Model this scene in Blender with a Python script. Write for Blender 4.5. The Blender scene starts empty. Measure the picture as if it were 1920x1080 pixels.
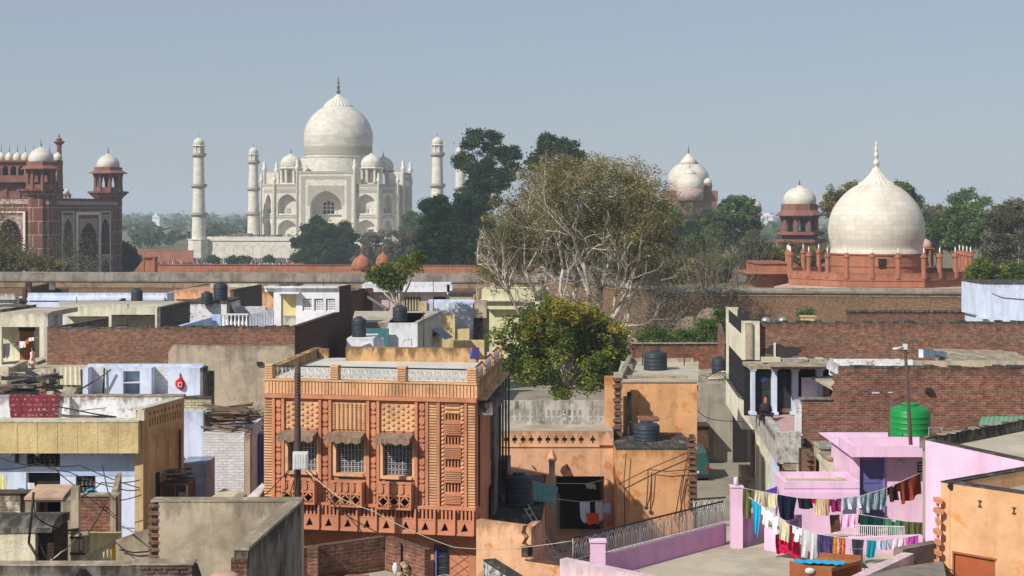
import bpy,math,random
import numpy as np
from mathutils import Vector,Matrix
random.seed(7)
rng=np.random.default_rng(11)
SC=bpy.context.scene
COL=SC.collection
R=math.radians
# ---------------------------------------------------------------- camera, sky, sun, exposure
F=2900.0;HY=392.0;CZ=20.0  # focal length in photo pixels, horizon row, eye height (m)
cd=bpy.data.cameras.new('camera');cam=bpy.data.objects.new('camera',cd);COL.objects.link(cam)
cam.location=(0,0,CZ);cam.rotation_euler=(R(90),0,0)
cd.sensor_width=36;cd.lens=36*F/1920;cd.shift_y=(HY-540)/1920
cd.clip_start=0.5;cd.clip_end=20000
SC.camera=cam
SUN_EL,SUN_AZ=R(39),R(46)  # light travels forward (+y) and to the right (+x)
world=bpy.data.worlds.new('World');SC.world=world;world.use_nodes=True
wn=world.node_tree.nodes;wl=world.node_tree.links
sky=wn.new('ShaderNodeTexSky');sky.sky_type='NISHITA';sky.sun_disc=False
sky.sun_elevation=SUN_EL;sky.sun_rotation=R(180)+SUN_AZ
sky.altitude=150;sky.air_density=1.0;sky.dust_density=0.6;sky.ozone_density=3.0
bg=wn['Background'];bg.inputs['Strength'].default_value=0.10
air=wn.new('ShaderNodeMix');air.data_type='RGBA';air.inputs[0].default_value=0.72;air.inputs[7].default_value=(3.3,3.75,4.55,1)  # thick even haze over the blue
wl.new(sky.outputs[0],air.inputs[6]);wl.new(air.outputs[2],bg.inputs['Color'])
sd=bpy.data.lights.new('sun','SUN');sd.energy=4.9;sd.angle=R(0.5);sd.color=(1.0,0.955,0.89)
sun=bpy.data.objects.new('sun',sd);COL.objects.link(sun)
sdir=Vector((math.sin(SUN_AZ)*math.cos(SUN_EL),math.cos(SUN_AZ)*math.cos(SUN_EL),-math.sin(SUN_EL)))
sun.rotation_euler=sdir.to_track_quat('-Z','Y').to_euler();sun.location=(-60,-60,80)
SC.view_settings.view_transform='Standard';SC.view_settings.look='None'
SC.view_settings.exposure=0.12;SC.view_settings.gamma=1.0
SC.cycles.max_bounces=6;SC.cycles.diffuse_bounces=3;SC.cycles.transparent_max_bounces=6
SC.cycles.volume_bounces=0;SC.cycles.use_denoising=True

# ---------------------------------------------------------------- helpers
def S(r,g,b):
    f=lambda c:(c/255/12.92)if c/255<=0.04045 else((c/255+0.055)/1.055)**2.4
    return(f(r),f(g),f(b),1.0)
def pt(px,py,D):return Vector(((px-960)/F*D,D,CZ+(HY-py)/F*D))
def xat(px,D):return(px-960)/F*D
def zat(py,D):return CZ+(HY-py)/F*D
def xy(px,D):return((px-960)/F*D,D)
def dep(py,z):return(CZ-z)*F/(py-HY)  # depth at which row py meets height z
ORG={}
def origin(o):
    while o.parent is not None:o=o.parent
    return ORG.get(o.name,Vector((0,0,0)))
def tag(o,label=None,cat=None,group=None,kind=None):
    if label:o['label']=label
    if cat:o['category']=cat
    if group:o['group']=group
    if kind or cat:o['kind']=kind or 'thing'
    return o
def thing(name,loc,label,cat,group=None):
    o=bpy.data.objects.new(name,None);COL.objects.link(o);o.location=loc
    ORG[o.name]=Vector(loc)
    return tag(o,label,cat,group)
def kids(o):return[c for c in bpy.data.objects if c.parent==o]
def copy_tree(o,parent=None):
    c=o.copy();COL.objects.link(c)
    if parent is not None:c.parent=parent
    for ch in kids(o):copy_tree(ch,c)
    return c
class MB:
    def __init__(s):s.v=[];s.f=[];s.m=[];s.s=[]
    def face(s,pts,m=0,smooth=False):
        b=len(s.v);s.v.extend([tuple(p)for p in pts]);s.f.append(tuple(range(b,b+len(pts))));s.m.append(m);s.s.append(smooth)
    def hexa(s,p,m=0):  # 8 points: bottom 0-3 counterclockwise, top 4-7
        b=len(s.v);s.v.extend([tuple(q)for q in p])
        for q in((3,2,1,0),(4,5,6,7),(0,1,5,4),(1,2,6,5),(2,3,7,6),(3,0,4,7)):
            s.f.append(tuple(b+i for i in q));s.m.append(m);s.s.append(False)
    def box(s,x0,x1,y0,y1,z0,z1,m=0):
        s.hexa([(x0,y0,z0),(x1,y0,z0),(x1,y1,z0),(x0,y1,z0),(x0,y0,z1),(x1,y0,z1),(x1,y1,z1),(x0,y1,z1)],m)
    def prism(s,foot,z0,z1,m=0,mt=None,top=True,bottom=False):
        n=len(foot);z0=z0 if hasattr(z0,'__len__')else[z0]*n;z1=z1 if hasattr(z1,'__len__')else[z1]*n
        a=sum(foot[i][0]*foot[(i+1)%n][1]-foot[(i+1)%n][0]*foot[i][1]for i in range(n))
        if a<0:foot=foot[::-1];z0=z0[::-1];z1=z1[::-1]
        for i in range(n):
            j=(i+1)%n
            s.face([(*foot[i],z0[i]),(*foot[j],z0[j]),(*foot[j],z1[j]),(*foot[i],z1[i])],m)
        if top:s.face([(*foot[i],z1[i])for i in range(n)],m if mt is None else mt)
        if bottom:s.face([(*foot[i],z0[i])for i in reversed(range(n))],m)
    def lathe(s,c,prof,n=24,m=0,smooth=True,rot=0.0,cap=True):
        b=len(s.v)
        for r,z in prof:
            for k in range(n):
                a=rot+2*math.pi*k/n
                s.v.append((c[0]+r*math.cos(a),c[1]+r*math.sin(a),c[2]+z))
        for i in range(len(prof)-1):
            for k in range(n):
                k2=(k+1)%n
                s.f.append((b+i*n+k,b+i*n+k2,b+(i+1)*n+k2,b+(i+1)*n+k));s.m.append(m);s.s.append(smooth)
        if cap:
            if prof[-1][0]>1e-4:s.f.append(tuple(b+(len(prof)-1)*n+k for k in range(n)));s.m.append(m);s.s.append(False)
            if prof[0][0]>1e-4:s.f.append(tuple(b+k for k in reversed(range(n))));s.m.append(m);s.s.append(False)
    def tube(s,pts,r,n=5,m=0,smooth=True):
        pts=[Vector(p)for p in pts];k=len(pts)
        rs=r if hasattr(r,'__len__')else[r]*k
        b=len(s.v)
        for i,p in enumerate(pts):
            d=(pts[min(i+1,k-1)]-pts[max(i-1,0)])
            if d.length<1e-9:d=Vector((0,0,1))
            d.normalize();up=Vector((0,0,1))if abs(d.z)<0.95 else Vector((1,0,0))
            u=d.cross(up).normalized();w=u.cross(d)
            for j in range(n):
                a=2*math.pi*j/n
                s.v.append(tuple(p+(u*math.cos(a)+w*math.sin(a))*rs[i]))
        for i in range(k-1):
            for j in range(n):
                j2=(j+1)%n
                s.f.append((b+i*n+j,b+i*n+j2,b+(i+1)*n+j2,b+(i+1)*n+j));s.m.append(m);s.s.append(smooth)
        s.f.append(tuple(b+j for j in reversed(range(n))));s.m.append(m);s.s.append(False)
        s.f.append(tuple(b+(k-1)*n+j for j in range(n)));s.m.append(m);s.s.append(False)
    def blob(s,c,r,m=0,n=8,k=5,jit=0.15):
        pr=[(math.sin(math.pi*i/k)*(1+random.uniform(-jit,jit)),-math.cos(math.pi*i/k))for i in range(k+1)]
        b=len(s.v);s.lathe((0,0,0),[(max(a,1e-3),z)for a,z in pr],n,m,True,random.random())
        for i in range(b,len(s.v)):
            x,y,z=s.v[i];s.v[i]=(c[0]+x*r[0],c[1]+y*r[1],c[2]+z*r[2])
    def build(s,name,mats,parent=None,label=None,cat=None,group=None,kind=None,uv=True,uvc=None):
        mats=mats if isinstance(mats,(list,tuple))else[mats]
        V=np.array(s.v,dtype=np.float64).reshape(-1,3)
        if parent is not None:o0=np.array(origin(parent))
        else:
            lo,hi=V.min(0),V.max(0);o0=np.array(((lo[0]+hi[0])/2,(lo[1]+hi[1])/2,lo[2]))
        me=bpy.data.meshes.new(name);me.from_pydata((V-o0).tolist(),[],s.f)
        for mt in mats:me.materials.append(mt)
        me.polygons.foreach_set('material_index',s.m);me.polygons.foreach_set('use_smooth',s.s)
        if uv:
            ul=me.uv_layers.new(name='UVMap');nl=len(me.loops)
            li=np.empty(nl,dtype=np.int64);me.loops.foreach_get('vertex_index',li)
            nf=len(me.polygons);nor=np.empty(nf*3);me.polygons.foreach_get('normal',nor);nor=nor.reshape(-1,3)
            tot=np.empty(nf,dtype=np.int64);me.polygons.foreach_get('loop_total',tot)
            nn=np.repeat(nor,tot,axis=0);P=V[li]
            flat=np.abs(nn[:,2])>0.75
            h=np.stack([-nn[:,1],nn[:,0]],1);h/=np.maximum(np.linalg.norm(h,axis=1,keepdims=True),1e-6)
            u=np.where(flat,P[:,0],P[:,0]*h[:,0]+P[:,1]*h[:,1]);w=np.where(flat,P[:,1],P[:,2])
            if uvc is not None:
                rel=P[:,:2]-np.array(uvc[:2]);ang=np.arctan2(rel[:,1],rel[:,0]);st=np.concatenate([[0],np.cumsum(tot)[:-1]])
                ref=np.repeat(ang[st],tot);ang=ref+(ang-ref+math.pi)%(2*math.pi)-math.pi
                u=ang*uvc[2];w=P[:,2]
            u2=me.uv_layers.new(name='top');u2.data.foreach_set('uv',np.stack([V[:,2].max()-P[:,2],np.zeros(nl)],1).ravel())
            ul=me.uv_layers['UVMap'];me.uv_layers.active=ul;ul.active_render=True
            ul.data.foreach_set('uv',np.stack([u,w],1).ravel())
        me.update()
        o=bpy.data.objects.new(name,me);COL.objects.link(o)
        if parent is not None:o.parent=parent
        else:o.location=o0;ORG[o.name]=Vector(o0)
        return tag(o,label,cat,group,kind)
class Fr:
    """A vertical facade plane through two ground points; d is measured outward (towards the viewer)."""
    def __init__(s,p0,p1,flip=False):
        s.p0=Vector((p0[0],p0[1],0));e=Vector((p1[0]-p0[0],p1[1]-p0[1],0));s.L=e.length;s.u=e/s.L
        s.n=Vector((s.u.y,-s.u.x,0))
        if flip:s.n=-s.n
    def px(s,X,Y):
        d=Vector(((X-960)/F,1.0,(HY-Y)/F));o=Vector((0,0,CZ))
        t=(s.p0-o).dot(s.n)/d.dot(s.n);p=o+d*t
        return((p-s.p0).dot(s.u),p.z)
    def at(s,u,z,d=0.0):
        p=s.p0+s.u*u+s.n*d;return Vector((p.x,p.y,z))
    def box(s,mb,u0,u1,z0,z1,d0,d1,m=0):
        if u1<u0:u0,u1=u1,u0
        if z1<z0:z0,z1=z1,z0
        a=s.at
        mb.hexa([a(u0,z0,d1),a(u1,z0,d1),a(u1,z0,d0),a(u0,z0,d0),a(u0,z1,d1),a(u1,z1,d1),a(u1,z1,d0),a(u0,z1,d0)],m)
    def pbox(s,mb,X0,Y0,X1,Y1,d0,d1,m=0):
        u0,z0=s.px(X0,Y1);u1,z1=s.px(X1,Y0);s.box(mb,u0,u1,z0,z1,d0,d1,m)
    def extr(s,mb,poly,d0,d1,m=0):  # extruded outline of (u, z) points
        n=len(poly)
        mb.face([s.at(u,z,d1)for u,z in poly],m)
        for i in range(n):
            (a,b),(c,e)=poly[i],poly[(i+1)%n]
            mb.face([s.at(a,b,d1),s.at(a,b,d0),s.at(c,e,d0),s.at(c,e,d1)],m)
    def holed(s,mb,u0,u1,z0,z1,holes,d0,d1,m=0):
        """wall slab with rectangular openings (hu0,hu1,hz0,hz1)"""
        us=sorted({u0,u1,*[h for q in holes for h in q[:2]]});zs=sorted({z0,z1,*[h for q in holes for h in q[2:]]})
        us=[u for u in us if u0-1e-6<=u<=u1+1e-6];zs=[z for z in zs if z0-1e-6<=z<=z1+1e-6]
        inh=lambda u,z:any(q[0]<u<q[1]and q[2]<z<q[3]for q in holes)
        for i in range(len(us)-1):
            for j in range(len(zs)-1):
                if not inh((us[i]+us[i+1])/2,(zs[j]+zs[j+1])/2):
                    a,b,c,e=us[i],us[i+1],zs[j],zs[j+1]
                    mb.face([s.at(a,c,d1),s.at(b,c,d1),s.at(b,e,d1),s.at(a,e,d1)],m)
        for q in holes:
            a,b,c,e=q
            for(g,h),(k,l)in(((a,c),(b,c)),((b,c),(b,e)),((b,e),(a,e)),((a,e),(a,c))):
                mb.face([s.at(g,h,d1),s.at(g,h,d0),s.at(k,l,d0),s.at(k,l,d1)],m)
        for(g,h),(k,l)in(((u0,z0),(u1,z0)),((u1,z0),(u1,z1)),((u1,z1),(u0,z1)),((u0,z1),(u0,z0))):
            mb.face([s.at(g,h,d1),s.at(g,h,d0),s.at(k,l,d0),s.at(k,l,d1)],m)
    def arch(s,mb,u0,u1,z0,z1,a0,a1,zs,za,d0,d1,m=0,n=10,R0=1.5,mi=None):
        """slab u0..u1 x z0..z1 with a pointed arch opening a0..a1, springing zs, apex za; reveal faces go back to d0"""
        mi=m if mi is None else mi
        c=(a0+a1)/2;w=(a1-a0)/2;top=math.sqrt(R0**2-(R0-1)**2)
        cur=[]
        for i in range(-n,n+1):
            t=i/n;h=math.sqrt(max(R0**2-(abs(t)+R0-1)**2,0))/top
            cur.append((c+w*t,zs+(za-zs)*h))
        F4=lambda q,dd=d1:[s.at(u,z,dd)for u,z in q]
        if a0>u0+1e-4:mb.face(F4([(u0,z0),(a0,z0),(a0,zs),(a0,z1),(u0,z1)]),m)
        if u1>a1+1e-4:mb.face(F4([(a1,z0),(u1,z0),(u1,z1),(a1,z1),(a1,zs)]),m)
        for i in range(2*n):
            p,q=cur[i],cur[i+1]
            mb.face(F4([p,q,(q[0],z1),(p[0],z1)]),m)
            mb.face([s.at(*p,d1),s.at(*p,d0),s.at(*q,d0),s.at(*q,d1)],mi)
        for a in(a0,a1):mb.face([s.at(a,z0,d1),s.at(a,z0,d0),s.at(a,zs,d0),s.at(a,zs,d1)],mi)
        mb.face([s.at(u0,z1,d1),s.at(u1,z1,d1),s.at(u1,z1,d0),s.at(u0,z1,d0)],m)
        for a in(u0,u1):mb.face([s.at(a,z0,d1),s.at(a,z0,d0),s.at(a,z1,d0),s.at(a,z1,d1)],m)
def fmesh(name,V,Fc,mats,parent=None,midx=None,smooth=False,**kw):
    V=np.asarray(V,dtype=np.float64)
    if parent is not None:o0=np.array(origin(parent))
    else:
        lo,hi=V.min(0),V.max(0);o0=np.array(((lo[0]+hi[0])/2,(lo[1]+hi[1])/2,lo[2]))
    me=bpy.data.meshes.new(name);n,k=Fc.shape
    me.vertices.add(len(V));me.vertices.foreach_set('co',(V-o0).ravel())
    me.loops.add(n*k);me.loops.foreach_set('vertex_index',Fc.ravel().astype(np.int32))
    me.polygons.add(n);me.polygons.foreach_set('loop_start',np.arange(0,n*k,k,dtype=np.int32))
    try:me.polygons.foreach_set('loop_total',np.full(n,k,dtype=np.int32))
    except Exception:pass
    for mt in(mats if isinstance(mats,(list,tuple))else[mats]):me.materials.append(mt)
    if midx is not None:me.polygons.foreach_set('material_index',midx)
    me.update(calc_edges=True);me.validate()
    o=bpy.data.objects.new(name,me);COL.objects.link(o)
    if parent is not None:o.parent=parent
    else:o.location=o0;ORG[o.name]=Vector(o0)
    return tag(o,**kw)
def spline(ctrl,k=6):
    out=[]
    for i in range(len(ctrl)-1):
        p0=ctrl[max(i-1,0)];p1=ctrl[i];p2=ctrl[i+1];p3=ctrl[min(i+2,len(ctrl)-1)]
        for j in range(k):
            t=j/k
            out.append(tuple(0.5*(2*p1[a]+(p2[a]-p0[a])*t+(2*p0[a]-5*p1[a]+4*p2[a]-p3[a])*t*t+(3*p1[a]-p0[a]-3*p2[a]+p3[a])*t**3)for a in(0,1)))
    out.append(tuple(ctrl[-1]));return[(max(r,1e-3),z)for r,z in out]
# ---------------------------------------------------------------- materials
def _mat(name,rough=0.9,spec=0.2):
    m=bpy.data.materials.new(name);m.use_nodes=True;t=m.node_tree
    b=t.nodes['Principled BSDF'];b.inputs['Roughness'].default_value=rough;b.inputs['Specular IOR Level'].default_value=spec
    return m,t.nodes,t.links,b
def _noise(N,L,vec,scale,detail=6,rough=0.6,stretch=None):
    if stretch is not None:
        mp=N.new('ShaderNodeMapping');mp.inputs['Scale'].default_value=stretch;L.new(vec,mp.inputs['Vector']);vec=mp.outputs[0]
    n=N.new('ShaderNodeTexNoise');n.inputs['Scale'].default_value=scale;n.inputs['Detail'].default_value=detail;n.inputs['Roughness'].default_value=rough
    L.new(vec,n.inputs['Vector']);return n.outputs['Fac']
def _ramp(N,L,fac,a,b,ca=(0,0,0,1),cb=(1,1,1,1)):
    r=N.new('ShaderNodeValToRGB');r.color_ramp.elements[0].position=a;r.color_ramp.elements[1].position=b
    r.color_ramp.elements[0].color=ca;r.color_ramp.elements[1].color=cb;L.new(fac,r.inputs[0]);return r.outputs[0]
def _mix(N,L,fac,a,b,mode='MIX'):
    x=N.new('ShaderNodeMix');x.data_type='RGBA';x.blend_type=mode
    for s,v in((0,fac),(6,a),(7,b)):
        if isinstance(v,(int,float)):x.inputs[s].default_value=v
        elif isinstance(v,tuple):x.inputs[s].default_value=v
        else:L.new(v,x.inputs[s])
    return x.outputs[2]
def _mul(N,L,a,b):
    x=N.new('ShaderNodeMath');x.operation='MULTIPLY'
    for i,v in enumerate((a,b)):
        if isinstance(v,(int,float)):x.inputs[i].default_value=v
        else:L.new(v,x.inputs[i])
    return x.outputs[0]
def _bump(N,L,b,h,strength,dist=0.02):
    n=N.new('ShaderNodeBump');n.inputs['Strength'].default_value=strength;n.inputs['Distance'].default_value=dist
    L.new(h,n.inputs['Height']);L.new(n.outputs[0],b.inputs['Normal'])
def tc(N,which='UV'):return N.new('ShaderNodeTexCoord').outputs[which]
def sc(c,k):return(c[0]*k,c[1]*k,c[2]*k,1)
def _mould(N,L,uv,c,amt,col):
    um=N.new('ShaderNodeUVMap');um.uv_map='top';sx=N.new('ShaderNodeSeparateXYZ');L.new(um.outputs[0],sx.inputs[0])
    n=_noise(N,L,uv,1.0,9,0.72,(3.2,0.9,1));a=N.new('ShaderNodeMath');a.operation='MULTIPLY_ADD';a.inputs[1].default_value=-0.42;L.new(sx.outputs[0],a.inputs[0]);L.new(n,a.inputs[2])
    return _mix(N,L,_mul(N,L,_ramp(N,L,a.outputs[0],0.36,0.5),amt),c,col)
def M_plaster(name,col,stain=None,amt=0.5,size=1.0,streak=0.35,bump=0.4,rough=0.92,vary=0.16,peel=None,peel_amt=0.0,speck=0.25,top=0.0):
    """lime plaster / concrete / paint with blotches, runs of dirt and optional peeling to another colour"""
    m,N,L,b=_mat(name,rough);uv=tc(N)
    stain=stain or S(70,62,54)
    n1=_noise(N,L,uv,0.9/size,8,0.65);n2=_noise(N,L,uv,6/size,8,0.7);n3=_noise(N,L,uv,1.0,6,0.6,(2.6/size,0.28/size,1));n4=_noise(N,L,uv,45,3,0.6)
    c=_mix(N,L,_ramp(N,L,n1,0.3,0.7),sc(col,1-vary),sc(col,1+vary*0.6))
    c=_mix(N,L,_mul(N,L,_ramp(N,L,n2,0.35,0.75),speck),c,sc(col,0.62))
    if peel is not None:c=_mix(N,L,_mul(N,L,_ramp(N,L,_noise(N,L,uv,1.7/size,10,0.72),0.62-peel_amt,0.65-peel_amt),0.9),c,peel)
    c=_mix(N,L,_mul(N,L,_ramp(N,L,n3,0.48,0.66),streak),c,stain)
    if top:c=_mould(N,L,uv,c,top,sc(stain,0.7))
    c=_mix(N,L,_mul(N,L,_ramp(N,L,_noise(N,L,uv,0.55/size,9,0.72),0.47,0.64),amt),c,stain)
    c=_mix(N,L,_mul(N,L,_ramp(N,L,n4,0.3,0.7),0.18),c,sc(col,0.5))
    L.new(c,b.inputs['Base Color'])
    if bump:_bump(N,L,b,n2,bump,0.03)
    return m
def M_brick(name,c1,c2,mortar,bw=0.24,bh=0.08,mort=0.012,white=None,wamt=0.0,bump=0.8,dark=None,damt=0.4,top=0.6,lo=0.34,hi=1.3):
    m,N,L,b=_mat(name,0.93);uv=tc(N)
    d=_noise(N,L,uv,3.0,4,0.6);vd=N.new('ShaderNodeVectorMath');vd.operation='SCALE';vd.inputs['Scale'].default_value=0.018
    nz=N.new('ShaderNodeTexNoise');nz.inputs['Scale'].default_value=7;L.new(uv,nz.inputs['Vector']);L.new(nz.outputs['Color'],vd.inputs[0])
    va=N.new('ShaderNodeVectorMath');va.operation='ADD';L.new(uv,va.inputs[0]);L.new(vd.outputs[0],va.inputs[1])
    t=N.new('ShaderNodeTexBrick');L.new(va.outputs[0],t.inputs['Vector'])
    t.inputs['Scale'].default_value=1;t.inputs['Brick Width'].default_value=bw;t.inputs['Row Height'].default_value=bh
    t.inputs['Mortar Size'].default_value=mort;t.inputs['Mortar Smooth'].default_value=0.3;t.inputs['Bias'].default_value=-0.1
    t.inputs['Color1'].default_value=c1;t.inputs['Color2'].default_value=c2;t.inputs['Mortar'].default_value=mortar
    c=t.outputs['Color']
    c=_mix(N,L,_mul(N,L,_ramp(N,L,_noise(N,L,uv,9,4,0.7,(0.5,1.3,1)),0.35,0.7),0.55),c,sc(c1,0.45))
    c=_mix(N,L,_mul(N,L,_ramp(N,L,_noise(N,L,uv,7,5,0.7,(0.6,1.4,1)),0.55,0.75),0.5),c,sc(c2,1.6))
    if white is not None:c=_mix(N,L,_ramp(N,L,_noise(N,L,uv,2.2,10,0.75),0.6-wamt,0.66-wamt),c,white)
    c=_mix(N,L,_mul(N,L,_ramp(N,L,_noise(N,L,uv,0.5,9,0.7),0.45,0.7),damt),c,dark or S(60,50,44))
    c=_mix(N,L,1.0,c,_ramp(N,L,_noise(N,L,uv,4.5,6,0.75,(0.7,1.3,1)),0.32,0.68,(lo,lo,lo,1),(hi,hi*.98,hi*.95,1)),'MULTIPLY')
    if top:c=_mould(N,L,uv,c,top,dark or S(52,44,40))
    L.new(c,b.inputs['Base Color'])
    h=_mix(N,L,0.35,t.outputs['Fac'],_noise(N,L,uv,14,5,0.7));iv=N.new('ShaderNodeInvert');L.new(h,iv.inputs['Color'])
    _bump(N,L,b,iv.outputs[0],bump,0.05)
    return m
def M_plain(name,col,rough=0.6,spec=0.3,vary=0.2,metal=0.0,size=1.0,coord='Object',bump=0.0):
    m,N,L,b=_mat(name,rough,spec);v=tc(N,coord)
    n=_noise(N,L,v,3/size,6,0.65)
    L.new(_mix(N,L,_ramp(N,L,n,0.3,0.7),sc(col,1-vary),sc(col,1+vary)),b.inputs['Base Color']);b.inputs['Metallic'].default_value=metal
    if bump:_bump(N,L,b,_noise(N,L,v,8/size,6,0.7),bump,0.02)
    return m
def M_marble(name,col,bw=1.6,bh=0.8,vary=0.12,dirt=0.25,vein=0.0,coord='UV'):
    m,N,L,b=_mat(name,0.55,0.3);v=tc(N,coord)
    t=N.new('ShaderNodeTexBrick');L.new(v,t.inputs['Vector']);t.inputs['Scale'].default_value=1
    t.inputs['Brick Width'].default_value=bw;t.inputs['Row Height'].default_value=bh;t.inputs['Mortar Size'].default_value=0.03*bh;t.inputs['Bias'].default_value=0.0
    t.inputs['Color1'].default_value=sc(col,1-vary);t.inputs['Color2'].default_value=sc(col,1+vary*0.5);t.inputs['Mortar'].default_value=sc(col,0.72)
    c=_mix(N,L,_mul(N,L,_ramp(N,L,_noise(N,L,v,0.35,8,0.7),0.45,0.75),dirt),t.outputs['Color'],sc(col,0.6))
    if vein:c=_mix(N,L,_mul(N,L,_ramp(N,L,_noise(N,L,v,1.1,12,0.8,(1,2.4,1)),0.58,0.72),vein),c,S(128,118,104))
    c=_mix(N,L,_mul(N,L,_ramp(N,L,_noise(N,L,v,0.5,6,0.6,(2,0.2,1)),0.5,0.75),dirt*0.7),c,sc(col,0.62))
    L.new(c,b.inputs['Base Color']);return m
def M_leaf(name,c1,c2,c3=None,trans=0.35,coordscale=0.35,dark=0.55):
    m=bpy.data.materials.new(name);m.use_nodes=True;t=m.node_tree;N=t.nodes;L=t.links
    k=1.65;c1,c2=sc(c1,k),sc(c2,k);c3=None if c3 is None else sc(c3,k*.9)
    N.remove(N['Principled BSDF']);out=N['Material Output']
    g=N.new('ShaderNodeNewGeometry');rnd=g.outputs['Random Per Island']
    cr=N.new('ShaderNodeValToRGB');e=cr.color_ramp.elements;e[0].color=c1;e[1].color=c2
    if c3 is not None:x=e.new(0.82);x.color=c2;e[2].position=1.0;e[2].color=c3
    L.new(rnd,cr.inputs[0])
    n=_noise(N,L,tc(N,'Object'),coordscale,4,0.6)
    c=_mix(N,L,_ramp(N,L,n,0.38,0.62),cr.outputs[0],sc(c1,dark))
    d=N.new('ShaderNodeBsdfDiffuse');tr=N.new('ShaderNodeBsdfTranslucent');mx=N.new('ShaderNodeMixShader');mx.inputs[0].default_value=trans
    L.new(c,d.inputs[0]);L.new(c,tr.inputs[0]);L.new(d.outputs[0],mx.inputs[1]);L.new(tr.outputs[0],mx.inputs[2]);L.new(mx.outputs[0],out.inputs['Surface'])
    return m
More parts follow.
